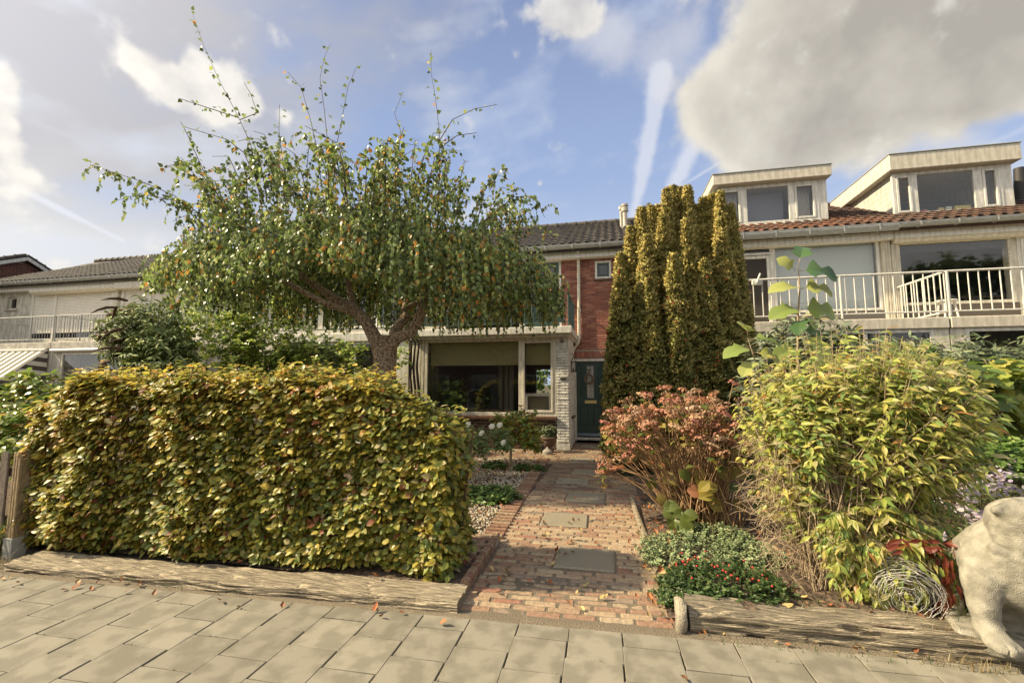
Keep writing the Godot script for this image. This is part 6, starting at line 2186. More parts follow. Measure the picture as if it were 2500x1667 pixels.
# ---------------------------------------------------------------- timber, fence, statue and small things
func timber(a: Vector3, b: Vector3, w: float, h: float, sd: float, crack: float) -> MB:
	# a weathered sleeper: a rounded section drawn along its length, furrowed by the grain
	var m := MB.new()
	var d := (b - a).normalized()
	var side := d.cross(Vector3.UP).normalized()
	var k := 90
	var sec := []
	var ns := 30
	for i in ns:
		var t := TAU * i / ns
		var c := Vector2(cos(t), sin(t))
		var s := maxf(absf(c.x), absf(c.y))
		sec.append(c / s * lerpf(1.0, s, 0.02))
	var rings := []
	for i in k + 1:
		var u := float(i) / k
		var r := []
		for j in ns:
			var q: Vector2 = sec[j]
			var l := u * a.distance_to(b)
			var g := absf(fbm.get_noise_3d(l * 0.55 + sd, j * 1.7, sd)) 
			var deep := crack * pow(clampf(1.0 - g * 7.0, 0, 1), 1.5) + 0.006 * fbm.get_noise_3d(l * 5.0, j * 0.9, sd + 3.0)
			var wob := 0.02 * fbm.get_noise_2d(l * 0.8, sd)
			r.append(a.lerp(b, u) + side * (q.x * (w * 0.5 - deep) + wob) + Vector3.UP * (q.y * (h * 0.5 - deep) + 0.01 * fbm.get_noise_2d(l * 0.9, sd + 9.0)))
		rings.append(r)
	for i in k:
		for j in ns:
			var j2 := (j + 1) % ns
			var p0: Vector3 = rings[i][j]
			var p1: Vector3 = rings[i][j2]
			var p2: Vector3 = rings[i + 1][j2]
			var p3: Vector3 = rings[i + 1][j]
			var n := (p1 - p0).cross(p3 - p0).normalized()
			if n.dot(p0 - a.lerp(b, float(i) / k)) < 0:
				n = -n
			m.quad(p0, p1, p2, p3, n)
	for e in [0, k]:
		var c := Vector3()
		for j in ns:
			c += rings[e][j] / ns
		for j in ns:
			m.tri(c, rings[e][j], rings[e][(j + 1) % ns], d * (1 if e else -1), d * (1 if e else -1), d * (1 if e else -1))
	return m


func edges() -> void:
	M.oak = tex(L(0.22, 0.17, 0.11), L(0.60, 0.50, 0.355), 0.02, Vector3(0.35, 7, 7), 0.88, 1.6, 50, 0.03, 0.2, 0.66)
	M.oak_dark = tex(L(0.14, 0.11, 0.075), L(0.50, 0.42, 0.30), 0.02, Vector3(0.35, 7, 7), 0.88, 1.6, 50, 0.03, 0.25, 0.7)
	solo("timber_edging", timber(Vector3(-5.0, 0.022, -3.04), Vector3(-1.06, 0.03, -3.19), 0.29, 0.085, 3.0, 0.02), M.oak, "long weathered timber lying along the foot of the hedge", "timber")
	solo("timber_edging", timber(Vector3(0.46, 0.05, -3.27), Vector3(2.9, 0.05, -3.30), 0.24, 0.15, 31.0, 0.035), M.oak_dark, "cracked weathered timber lying in front of the stone dog and shrub", "timber")
	var lg := MB.new()
	lg.tube([Vector3(0.25, 0.02, -6.5), Vector3(0.27, 0.03, -5.6), Vector3(0.30, 0.03, -4.95), Vector3(0.33, 0.02, -4.62)], [0.03, 0.036, 0.038, 0.03], 9)
	solo("edging_log", lg, M.oak, "long thin log edging the path below the hydrangea", "log")
	lg = MB.new()
	lg.tube([Vector3(0.29, 0.07, -4.32), Vector3(0.33, 0.05, -4.15), Vector3(0.37, 0.02, -3.98)], [0.012, 0.04, 0.045], 8)
	solo("edging_log", lg, M.oak, "short pointed log stub beside the large gravel slab", "log")
	var st := MB.new()
	st.ball(Vector3.ZERO, Vector3(0.05, 0.115, 0.10), 12, 9)
	for i in st.v.size():
		var p := st.v[i]
		st.v[i] = Vector3(signf(p.x) * minf(absf(p.x), 0.034), clampf(p.y, -0.1, 0.10), p.z) * (1.0 + 0.45 * fbm.get_noise_3dv(p * 9.0) + 0.15 * fbm.get_noise_3dv(p * 40.0)) + Vector3(0.415, 0.065, -3.20)
	solo("upright_stone", st, tex(L(0.28, 0.23, 0.16), L(0.55, 0.48, 0.37), 0.03, Vector3(4, 4, 4), 0.9, 0.8, 51), "rough flat stone standing on edge against the right timber's end", "stone")
	# fence
	M.fence = tex(L(0.10, 0.075, 0.062), L(0.24, 0.19, 0.16), 0.02, Vector3(9, 0.7, 9), 0.85, 0.5, 52, 0.03)
	M.post = tex(L(0.26, 0.18, 0.09), L(0.42, 0.31, 0.18), 0.02, Vector3(9, 0.7, 9), 0.8, 0.5, 53, 0.03)
	var o := thing("picket_fence", "weathered picket fence ending at a tan wooden post left of the hedge", "fence", Vector3(-5.5, 0, -3.15))
	for i in 9:
		var x := -5.5 - 0.125 * i
		var z := -3.13 + 0.045 * (x + 5.3) * -1.0
		var m := MB.new()
		m.bb(x - 0.045, x + 0.045, 0.06, 0.88, z - 0.011, z + 0.011, 0.006)
		m.tube([Vector3(x, 0.88, z - 0.0105), Vector3(x, 0.88, z + 0.0105)], [0.045], 14)
		part("picket", m, M.fence, o)
	for y in [0.3, 0.74]:
		var m := MB.new()
		m.bb(-6.7, -5.36, y - 0.04, y + 0.04, -3.18, -3.145, 0.006)
		part("rail", m, M.fence, o)
	var m := MB.new()
	for k in 3:
		m.bb(-5.375 + 0.031 * k, -5.346 + 0.031 * k, 0.12, 0.93, -3.19, -3.10, 0.006)
	m.bb(-5.372, -5.286, 0.12, 0.925, -3.20, -3.11)
	part("post", m, M.post, o)
	m = MB.new()
	m.bb(-5.382, -5.276, -0.02, 0.17, -3.205, -3.092, 0.004)
	part("post_shoe", m, tex(L(0.28, 0.28, 0.27), L(0.45, 0.45, 0.43), 0.03, Vector3(5, 5, 5), 0.5, 0.1, 54), o)
	# wire roll
	o = thing("chicken_wire_roll", "loose roll of grey chicken wire lying beside the stone dog", "wire roll", Vector3(1.9, 0, -3.5))
	var wire := plain(L(0.55, 0.54, 0.52), 0.45, 0.3)
	var ax := (Vector3(2.06, 0.34, -4.15) - Vector3(1.88, 0.14, -3.36)).normalized()
	var c0 := Vector3(1.80, 0.215, -3.40)
	var ux := ax.cross(Vector3.UP).normalized()
	var uy := ux.cross(ax)
	for k in 22:
		var w := MB.new()
		var pts := []
		var ph := rr(0, TAU)
		for i in 150:
			var t := i / 150.0
			var r := lerpf(0.035, 0.205, t) + rr(-0.007, 0.007) + 0.012 * sin(t * 31.0 + k)
			var a := t * TAU * 6.0 + ph
			pts.append(c0 + ax * (k * 0.040 + rr(-0.014, 0.014)) + ux * cos(a) * r + uy * sin(a) * r * 0.95)
		w.tube(pts, [0.0015], 4, false)
		part("wire", w, wire, o)
	var w2 := MB.new()
	for i in 900:
		var t := pow(rng.randf(), 0.5)
		var a := rr(0, TAU)
		var r := lerpf(0.04, 0.205, t)
		var z := rr(0, 0.86)
		var p := c0 + ax * z + ux * cos(a) * r + uy * sin(a) * r * 0.95
		var a2 := a + rr(-0.35, 0.35)
		var q := c0 + ax * (z + rr(0.02, 0.06)) + ux * cos(a2) * (r + rr(-0.01, 0.01)) + uy * sin(a2) * r * 0.95
		w2.tube([p, q], [0.0014], 3, false)
	part("mesh_wires", w2, wire, o).set_meta("kind", "stuff")
	dog()


# smooth union of tapered capsules meshed as surface nets
func sdf_mesh(caps: Array, cuts: Array, k: float, cell: float, rough: float) -> ArrayMesh:
	var lo := Vector3.INF
	var hi := -Vector3.INF
	for q in caps:
		for e in 2:
			var r: Vector3 = Vector3.ONE * (q[2 + e] + cell * 3)
			lo = lo.min(q[e] - r)
			hi = hi.max(q[e] + r)
	var nx := int((hi.x - lo.x) / cell) + 2
	var ny := int((hi.y - lo.y) / cell) + 2
	var nz := int((hi.z - lo.z) / cell) + 2
	var g := PackedFloat32Array()
	g.resize(nx * ny * nz)
	g.fill(9.0)
	var acc := PackedFloat32Array()
	acc.resize(nx * ny * nz)
	acc.fill(0.0)
	# exponential smooth minimum, each capsule visiting only the cells near it
	for q in caps:
		var a: Vector3 = q[0]
		var b: Vector3 = q[1]
		var ra: float = q[2]
		var rb: float = q[3]
		var pad := maxf(ra, rb) + k * 5.0
		var l0 := ((a.min(b) - Vector3.ONE * pad - lo) / cell).floor().max(Vector3.ZERO)
		var h0 := ((a.max(b) + Vector3.ONE * pad - lo) / cell).ceil().min(Vector3(nx - 1, ny - 1, nz - 1))
		var ab := b - a
		var il := 1.0 / maxf(ab.length_squared(), 1e-9)
		for z in range(int(l0.z), int(h0.z) + 1):
			for y in range(int(l0.y), int(h0.y) + 1):
				var row := (z * ny + y) * nx
				for x in range(int(l0.x), int(h0.x) + 1):
					var p := lo + Vector3(x, y, z) * cell
					var t := clampf((p - a).dot(ab) * il, 0.0, 1.0)
					var d := (p - a - ab * t).length() - lerpf(ra, rb, t)
					acc[row + x] += exp(-clampf(d / k, -30.0, 30.0))
	for i in acc.size():
		if acc[i] > 0.0:
			g[i] = -k * log(acc[i])
	for q in cuts:
		var a: Vector3 = q[0]
		var b: Vector3 = q[1]
		var pad: float = q[2] + 0.03
		var l0 := ((a.min(b) - Vector3.ONE * pad - lo) / cell).floor().max(Vector3.ZERO)
		var h0 := ((a.max(b) + Vector3.ONE * pad - lo) / cell).ceil().min(Vector3(nx - 1, ny - 1, nz - 1))
		var ab := b - a
		var il := 1.0 / maxf(ab.length_squared(), 1e-9)
		for z in range(int(l0.z), int(h0.z) + 1):
			for y in range(int(l0.y), int(h0.y) + 1):
				for x in range(int(l0.x), int(h0.x) + 1):
					var p := lo + Vector3(x, y, z) * cell
					var t := clampf((p - a).dot(ab) * il, 0.0, 1.0)
					var d: float = (p - a - ab * t).length() - q[2]
					var at := (z * ny + y) * nx + x
					g[at] = maxf(g[at], -d)
	if rough > 0.0:
		for z in nz:
			for y in ny:
				for x in nx:
					var at := (z * ny + y) * nx + x
					if absf(g[at]) < 0.05:
						var p := lo + Vector3(x, y, z) * cell
						g[at] += rough * (fbm.get_noise_3dv(p * 9.0) + 0.5 * fbm.get_noise_3dv(p * 23.0))
	var idx := PackedInt32Array()
	idx.resize(g.size())
	idx.fill(-1)
	var v := PackedVector3Array()
	var n := PackedVector3Array()
	for z in nz - 1:
		for y in ny - 1:
			for x in nx - 1:
				var at := (z * ny + y) * nx + x
				var c := [g[at], g[at + 1], g[at + nx], g[at + nx + 1], g[at + nx * ny], g[at + nx * ny + 1], g[at + nx * ny + nx], g[at + nx * ny + nx + 1]]
				var mn: float = c.min()
				if mn >= 0.0 or c.max() < 0.0:
					continue
				var s := Vector3()
				var cnt := 0
				for e in [[0, 1], [2, 3], [4, 5], [6, 7], [0, 2], [1, 3], [4, 6], [5, 7], [0, 4], [1, 5], [2, 6], [3, 7]]:
					var f0: float = c[e[0]]
					var f1: float = c[e[1]]
					if (f0 < 0.0) != (f1 < 0.0):
						var t := f0 / (f0 - f1)
						var p0 := Vector3(e[0] & 1, (e[0] >> 1) & 1, (e[0] >> 2) & 1)
						var p1 := Vector3(e[1] & 1, (e[1] >> 1) & 1, (e[1] >> 2) & 1)
						s += p0.lerp(p1, t)
						cnt += 1
				idx[at] = v.size()
				v.append(lo + (Vector3(x, y, z) + s / cnt) * cell)
				n.append(Vector3(c[1] + c[3] + c[5] + c[7] - c[0] - c[2] - c[4] - c[6], c[2] + c[3] + c[6] + c[7] - c[0] - c[1] - c[4] - c[5], c[4] + c[5] + c[6] + c[7] - c[0] - c[1] - c[2] - c[3]).normalized())
	var tri := PackedInt32Array()
	for z in range(1, nz - 1):
		for y in range(1, ny - 1):
			for x in range(1, nx - 1):
				var at := (z * ny + y) * nx + x
				for e in [[1, nx, nx * ny], [nx, nx * ny, 1], [nx * ny, 1, nx]]:
					var s0 := g[at] < 0.0
					if s0 == (g[at + e[0]] < 0.0):
						continue
					var q := [idx[at], idx[at - e[1]], idx[at - e[1] - e[2]], idx[at - e[2]]]
					if q.min() < 0:
						continue
					if s0:
						tri.append_array(PackedInt32Array([q[0], q[2], q[1], q[0], q[3], q[2]]))
					else:
						tri.append_array(PackedInt32Array([q[0], q[1], q[2], q[0], q[2], q[3]]))
	var arr := []
	arr.resize(Mesh.ARRAY_MAX)
	arr[Mesh.ARRAY_VERTEX] = v
	arr[Mesh.ARRAY_NORMAL] = n
	arr[Mesh.ARRAY_INDEX] = tri
	var m := ArrayMesh.new()
	m.add_surface_from_arrays(Mesh.PRIMITIVE_TRIANGLES, arr)
	return m


func dog() -> void:
	var o := thing("stone_dog", "seated stone bulldog statue at the right end of the timber", "statue", Vector3(2.2, 0, -3.2))
	var fw := Vector3(0.42, -0.05, 0.90).normalized()    # it looks a little to the right of the viewer
	var rt := Vector3(0.90, 0, -0.42).normalized()
	var h := Vector3(2.285, 0.745, -3.20)
	M.stone = tex(L(0.235, 0.215, 0.172), L(0.36, 0.335, 0.275), 0.012, Vector3(2.2, 2.2, 2.2), 0.92, 0.22, 55, 0.11)
	stain(M.stone, Vector3(1.3, 1.3, 1.3), 0.72)
	var body := [
		[Vector3(2.36, 0.25, -3.80), Vector3(2.30, 0.36, -3.62), 0.17, 0.18],
		[Vector3(2.28, 0.38, -3.58), Vector3(2.24, 0.50, -3.38), 0.175, 0.165],
		[Vector3(2.24, 0.50, -3.38), Vector3(2.20, 0.56, -3.28), 0.165, 0.15],
		[Vector3(2.19, 0.50, -3.22), Vector3(2.20, 0.42, -3.18), 0.15, 0.115],
		[Vector3(2.23, 0.47, -3.20), Vector3(2.26, 0.38, -3.15), 0.13, 0.095],
		[Vector3(2.09, 0.50, -3.24), Vector3(2.06, 0.43, -3.19), 0.10, 0.088],
		[Vector3(2.05, 0.42, -3.18), Vector3(2.022, 0.31, -3.145), 0.082, 0.062],
		[Vector3(2.022, 0.31, -3.145), Vector3(2.012, 0.205, -3.115), 0.060, 0.054],
		[Vector3(2.012, 0.195, -3.115), Vector3(2.022, 0.17, -3.05), 0.054, 0.048],
		[Vector3(1.985, 0.163, -3.05), Vector3(1.985, 0.155, -3.005), 0.027, 0.024],
		[Vector3(2.022, 0.166, -3.04), Vector3(2.028, 0.157, -2.985), 0.029, 0.026],
		[Vector3(2.060, 0.163, -3.05), Vector3(2.070, 0.155, -3.003), 0.027, 0.024],
		[Vector3(2.40, 0.45, -3.20), Vector3(2.42, 0.30, -3.14), 0.085, 0.062],
		[Vector3(2.42, 0.30, -3.14), Vector3(2.43, 0.18, -3.07), 0.06, 0.054],
		[Vector3(2.39, 0.165, -3.03), Vector3(2.47, 0.165, -3.04), 0.032, 0.032],
		[Vector3(2.20, 0.58, -3.29), Vector3(2.26, 0.68, -3.24), 0.145, 0.14],
		[Vector3(2.11, 0.26, -3.70), Vector3(2.08, 0.19, -3.52), 0.10, 0.07],
		[Vector3(2.07, 0.15, -3.48), Vector3(2.03, 0.15, -3.42), 0.05, 0.04],
	]
	# folds of skin over the chest
	for i in 5:
		var y := 0.60 - 0.055 * i
		body.append([Vector3(2.10 + 0.01 * i, y + 0.03, -3.13), Vector3(2.22, y - 0.02, -3.055 - 0.01 * i), 0.030, 0.036])
	var paws := [
		[Vector3(2.003, 0.19, -2.985), Vector3(2.004, 0.14, -2.97), 0.006],
		[Vector3(2.044, 0.19, -2.975), Vector3(2.047, 0.14, -2.96), 0.006],
	]
	part("body", sdf_mesh(body, paws, 0.014, 0.0095, 0.0045), M.stone, o)
	var up := Vector3.UP
	var P := func(f: float, r: float, u: float) -> Vector3: return h + fw * f + rt * r + up * u
	var hd := [
		[P.call(0.0, -0.045, 0.02), P.call(0.0, 0.045, 0.02), 0.135, 0.135],
		[P.call(0.05, -0.05, 0.06), P.call(0.05, 0.05, 0.06), 0.095, 0.095],
		[P.call(0.0, -0.06, -0.08), P.call(0.0, 0.06, -0.08), 0.12, 0.12],
		[P.call(0.125, -0.04, -0.055), P.call(0.125, 0.04, -0.055), 0.070, 0.070],
		[P.call(0.185, -0.012, -0.025), P.call(0.185, 0.012, -0.025), 0.026, 0.026],
		[P.call(0.10, -0.062, 0.062), P.call(0.128, -0.022, 0.052), 0.026, 0.022],
		[P.call(0.10, 0.062, 0.062), P.call(0.128, 0.022, 0.052), 0.026, 0.022],
		[P.call(0.06, -0.045, -0.18), P.call(0.06, 0.045, -0.18), 0.072, 0.072],
	]
	for s in [-1.0, 1.0]:
		hd.append([P.call(0.13, 0.055 * s, -0.075), P.call(0.085, 0.105 * s, -0.185), 0.052, 0.046])
		hd.append([P.call(0.07, 0.105 * s, -0.03), P.call(0.05, 0.125 * s, -0.12), 0.036, 0.040])
		hd.append([P.call(0.115, 0.045 * s, 0.0), P.call(0.115, 0.085 * s, -0.035), 0.016, 0.016])
		# folded ear
		hd.append([P.call(0.025, 0.095 * s, 0.125), P.call(-0.01, 0.185 * s, 0.10), 0.030, 0.018])
		hd.append([P.call(0.05, 0.10 * s, 0.095), P.call(0.065, 0.125 * s, 0.03), 0.030, 0.024])
		hd.append([P.call(-0.005, 0.18 * s, 0.095), P.call(0.055, 0.125 * s, 0.035), 0.018, 0.024])
		hd.append([P.call(0.03, 0.14 * s, 0.085), P.call(0.05, 0.13 * s, 0.05), 0.024, 0.022])
	var cut := []
	for s in [-1.0, 1.0]:
		cut.append([P.call(0.085, 0.065 * s, 0.155), P.call(0.095, 0.085 * s, 0.09), 0.0075])
		cut.append([P.call(0.095, 0.085 * s, 0.09), P.call(0.10, 0.10 * s, 0.03), 0.0075])
		cut.append([P.call(0.10, 0.10 * s, 0.03), P.call(0.085, 0.135 * s, 0.0), 0.0075])
		cut.append([P.call(0.138, 0.038 * s, 0.026), P.call(0.122, 0.080 * s, 0.024), 0.0115])
		cut.append([P.call(0.185, 0.03 * s, -0.09), P.call(0.15, 0.10 * s, -0.125), 0.008])
		cut.append([P.call(0.15, 0.10 * s, -0.125), P.call(0.11, 0.14 * s, -0.20), 0.007])
		cut.append([P.call(0.165, 0.045 * s, -0.005), P.call(0.13, 0.10 * s, -0.055), 0.006])
		cut.append([P.call(0.207, 0.012 * s, -0.03), P.call(0.20, 0.016 * s, -0.028), 0.007])
	cut.append([P.call(0.205, 0.0, -0.05), P.call(0.195, 0.0, -0.10), 0.006])
	cut.append([P.call(0.15, 0.0, 0.075), P.call(0.13, 0.0, 0.13), 0.006])
	part("head", sdf_mesh(hd, cut, 0.009, 0.0062, 0.004), M.stone, o)
	for s in [-1.0, 1.0]:
		var e := MB.new()
		e.ball(P.call(0.122, 0.058 * s, 0.024), Vector3(0.015, 0.0105, 0.015), 10, 7)
		part("eye", e, M.stone, o)
	# plain block between and behind the legs
	var m := MB.new()
	m.box(Vector3(2.30, 0.28, -3.38), Vector3(0.34, 0.34, 0.30), 0.03, Basis(Vector3.UP, -0.30))
	m.box(Vector3(2.27, 0.085, -3.42), Vector3(0.54, 0.12, 0.62), 0.02, Basis(Vector3.UP, -0.30))
	part("block", m, M.stone, o)


func door_things() -> void:
	var c := Vector3(-0.575, 1.695, W + 0.045)
	var o := thing("door_wreath", "round twig wreath hanging by a brown ribbon on the green door", "wreath", c)
	var tw := MB.new()
	for i in 70:
		var a := rr(0, TAU)
		var pts := []
		var r0 := 0.112 + rr(-0.026, 0.026)
		var z0 := rr(-0.018, 0.022)
		for k in 7:
			var t := a + k * 0.3
			var r := r0 + 0.012 * sin(k * 1.3 + i)
			pts.append(c + Vector3(cos(t) * r, sin(t) * r, z0 + 0.012 * cos(k * 1.7 + i)))
		tw.tube(pts, [0.0055, 0.006, 0.006, 0.005, 0.004], 4, true)
	part("twig_ring", tw, tex(L(0.16, 0.10, 0.06), L(0.36, 0.26, 0.18), 0.04, Vector3(14, 14, 14), 0.85, 0.0, 57), o)
	var rb := MB.new()
	rb.bb(c.x - 0.006, c.x + 0.006, c.y + 0.3, c.y + 0.46, W - 0.027, W - 0.024)
	for s in [-1.0, 1.0]:
		rb.tube([c + Vector3(0, 0.24, 0.0), c + Vector3(s * 0.04, 0.29, 0.01), c + Vector3(s * 0.055, 0.25, 0.015), c + Vector3(0, 0.235, 0.01)], [0.006, 0.014, 0.014, 0.006], 6)
		rb.tube([c + Vector3(0, 0.235, 0.01), c + Vector3(s * 0.025, 0.17, 0.012), c + Vector3(s * 0.035, 0.12, 0.012)], [0.007, 0.011, 0.008], 5)
	part("ribbon", rb, plain(L(0.10, 0.045, 0.025), 0.7), o)
	# lantern on the pillar's side
	var p := Vector3(-0.90, 1.86, -11.3)
	o = thing("wall_lantern", "black iron lantern with a pointed top hanging beside the door", "lantern", p)
	var m := MB.new()
	for x in [-0.055, 0.055]:
		for z in [-0.055, 0.055]:
			m.bb(p.x + x - 0.008, p.x + x + 0.008, p.y, p.y + 0.25, p.z + z - 0.008, p.z + z + 0.008)
			m.tube([p + Vector3(x, 0.25, z), p + Vector3(0, 0.40, 0)], [0.008], 4)
	m.box(p + Vector3(0, 0.008, 0), Vector3(0.14, 0.018, 0.14), 0.004)
	m.box(p + Vector3(0, 0.25, 0), Vector3(0.14, 0.016, 0.14), 0.004)
	m.tube([p + Vector3(0, 0.40, 0), p + Vector3(0, 0.44, 0), p + Vector3(-0.04, 0.45, 0), p + Vector3(-0.09, 0.45, 0)], [0.008], 5)
	part("frame", m, M.iron, o)
	m = MB.new()
	m.tube([p + Vector3(0, 0.018, 0), p + Vector3(0, 0.09, 0)], [0.022], 10)
	part("candle", m, plain(L(0.05, 0.045, 0.045), 0.6), o)
	m = MB.new()
	for s in [-1.0, 1.0]:
		m.box(p + Vector3(0, 0.13, 0.05 * s), Vector3(0.1, 0.22, 0.003))
		m.box(p + Vector3(0.05 * s, 0.13, 0), Vector3(0.003, 0.22, 0.1))
	part("pane", m, M.glass, o)
	# house number and bell hook on the pillar
	o = thing("house_number", "small grey number plate with dark digits on the white pillar", "number plate", Vector3(-1.112, 1.69, B + 0.012))
	m = MB.new()
	m.bb(-1.19, -1.035, 1.645, 1.735, B + 0.012, B + 0.02, 0.004)
	part("plate", m, plain(L(0.30, 0.29, 0.25), 0.6), o)
	var t := TextMesh.new()
	var sf := SystemFont.new()
	sf.font_names = PackedStringArray(["Droid Sans"])
	sf.font_weight = 700
	t.font = sf
	t.text = "633"
	t.font_size = 32
	t.pixel_size = 0.0026
	t.depth = 0.006
	var q := part("digits", t, M.iron, o)
	q.position = Vector3(0, -0.0, 0.012)
	o = thing("bell_hook", "little dark iron bracket near the top of the white pillar", "bracket", Vector3(-1.13, 2.62, B))
	m = MB.new()
	m.bb(-1.165, -1.095, 2.57, 2.585, B, B + 0.03)
	m.tube([Vector3(-1.13, 2.575, B + 0.015), Vector3(-1.13, 2.64, B + 0.03), Vector3(-1.135, 2.70, B + 0.03), Vector3(-1.12, 2.71, B + 0.05)], [0.008, 0.008, 0.005], 6)
	m.tube([Vector3(-1.155, 2.585, B + 0.02), Vector3(-1.16, 2.62, B + 0.03)], [0.008], 5)
	m.tube([Vector3(-1.105, 2.585, B + 0.02), Vector3(-1.10, 2.62, B + 0.03)], [0.008], 5)
	part("hook", m, M.iron, o)
	# urn, can and finial
	var u := Vector3(-1.42, 0, -10.42)
	o = thing("garden_urn", "fluted brown garden urn in front of the bay's low wall", "urn", u)
	var ur := MB.new()
	ur.lathe([Vector2(0.0, 0.0), Vector2(0.12, 0.0), Vector2(0.12, 0.04), Vector2(0.06, 0.07), Vector2(0.055, 0.10), Vector2(0.10, 0.14), Vector2(0.15, 0.22), Vector2(0.165, 0.30)], 32, u, 0.035)
	part("bowl", ur, tex(L(0.10, 0.055, 0.038), L(0.19, 0.12, 0.085), 0.03, Vector3(4, 4, 4), 0.8, 0.3, 58), o)
	ur = MB.new()
	ur.lathe([Vector2(0.165, 0.30), Vector2(0.20, 0.31), Vector2(0.205, 0.34), Vector2(0.19, 0.35), Vector2(0.15, 0.33), Vector2(0.0, 0.32)], 32, u)
	part("rim", ur, tex(L(0.10, 0.055, 0.038), L(0.19, 0.12, 0.085), 0.03, Vector3(4, 4, 4), 0.8, 0.3, 58), o)
	o = thing("potted_box_ball", "round grey green bush growing in the garden urn", "plant", u + Vector3(0, 0.32, 0))
	bush(o, [[u + Vector3(0, 0.46, 0), Vector3(0.21, 0.17, 0.2)]], 330, leaf.tiny, M.leaf_dull, Vector2(0.022, 0.04), [Color(0.07, 0.09, 0.04), Color(0.13, 0.15, 0.075), Color(0.04, 0.06, 0.025)], [0.4, 0.3, 0.3], {"tw": 0.08, "per": 9, "lo": 0.3}, M.twig_dark)
	var k := Vector3(-1.60, 0, -10.30)
	o = thing("watering_can", "dark metal watering can with long spout standing below the urn", "watering can", k)
	m = MB.new()
	m.lathe([Vector2(0.0, 0.0), Vector2(0.085, 0.0), Vector2(0.09, 0.01), Vector2(0.08, 0.13), Vector2(0.06, 0.15), Vector2(0.0, 0.15)], 18, k)
	part("can_body", m, plain(L(0.045, 0.05, 0.06), 0.4, 0.6), o)
	m = MB.new()
	m.tube([k + Vector3(-0.07, 0.03, 0.02), k + Vector3(-0.2, 0.09, 0.04), k + Vector3(-0.33, 0.155, 0.06)], [0.018, 0.013, 0.011], 8)
	part("spout", m, plain(L(0.045, 0.05, 0.06), 0.4, 0.6), o)
	m = MB.new()
	m.tube([k + Vector3(0.07, 0.04, 0), k + Vector3(0.12, 0.09, 0), k + Vector3(0.10, 0.16, 0), k + Vector3(0.02, 0.19, 0), k + Vector3(-0.05, 0.15, 0)], [0.008], 6)
	part("handle", m, plain(L(0.045, 0.05, 0.06), 0.4, 0.6), o)
	var f := Vector3(-1.41, 0, -10.12)
	m = MB.new()
	m.lathe([Vector2(0.115, 0.0), Vector2(0.115, 0.06), Vector2(0.10, 0.07), Vector2(0.085, 0.09), Vector2(0.04, 0.115), Vector2(0.02, 0.15), Vector2(0.0, 0.165)], 10, f)
	solo("stone_finial", m, tex(L(0.22, 0.2, 0.17), L(0.42, 0.38, 0.32), 0.04, Vector3(6, 6, 6), 0.9, 0.5, 59), "pale carved stone finial standing before the watering can", "ornament")
	# things in and on the neighbours' windows and balconies
	o = thing("rail_clamp", "white plastic holder with slanted arm clipped to the near balcony rail", "holder", Vector3(3.25, 3.86, B))
	m = MB.new()
	m.bb(3.14, 3.36, 3.76, 3.87, B + 0.02, B + 0.08, 0.01)
	part("box", m, M.white, o)
	m = MB.new()
	m.tube([Vector3(3.23, 3.80, B + 0.09), Vector3(3.31, 4.01, B + 0.1)], [0.022], 6)
	part("arm", m, M.white, o)
	o = thing("plastic_stool", "white plastic stool standing on the far right balcony", "stool", Vector3(7.25, 2.93, -11.5))
	m = MB.new()
	m.lathe([Vector2(0.0, 0.42), Vector2(0.19, 0.42), Vector2(0.2, 0.44), Vector2(0.19, 0.46), Vector2(0.0, 0.46)], 16, Vector3(7.25, 2.93, -11.5))
	part("seat", m, M.white, o)
	for i in 4:
		var a := PI / 4 + i * PI / 2
		m = MB.new()
		m.tube([Vector3(7.25 + cos(a) * 0.12, 3.36, -11.5 + sin(a) * 0.12), Vector3(7.25 + cos(a) * 0.18, 2.935, -11.5 + sin(a) * 0.18)], [0.022, 0.018], 6)
		part("leg", m, M.white, o)
	for b in [[8.81, 9.16, 0.10, Color(0.5, 0.42, 0.12), "long yellow box on the wide dormer's window ledge"], [8.62, 8.74, 0.10, Color(0.45, 0.5, 0.42), "pale green card on the wide dormer's window ledge"], [8.45, 8.56, 0.08, Color(0.5, 0.4, 0.15), "small yellow box beside the pale green card in the dormer"], [8.07, 8.2, 0.06, Color(0.42, 0.12, 0.1), "small red box at the left end of the dormer's ledge"]]:
		m = MB.new()
		m.bb(b[0], b[1], 5.925, 6.05 + b[2], -13.44, -13.36, 0.005)
		solo("ledge_box", m, plain(L(b[3].r, b[3].g, b[3].b), 0.7), b[4], "box", "boxes on the dormer's window ledge")


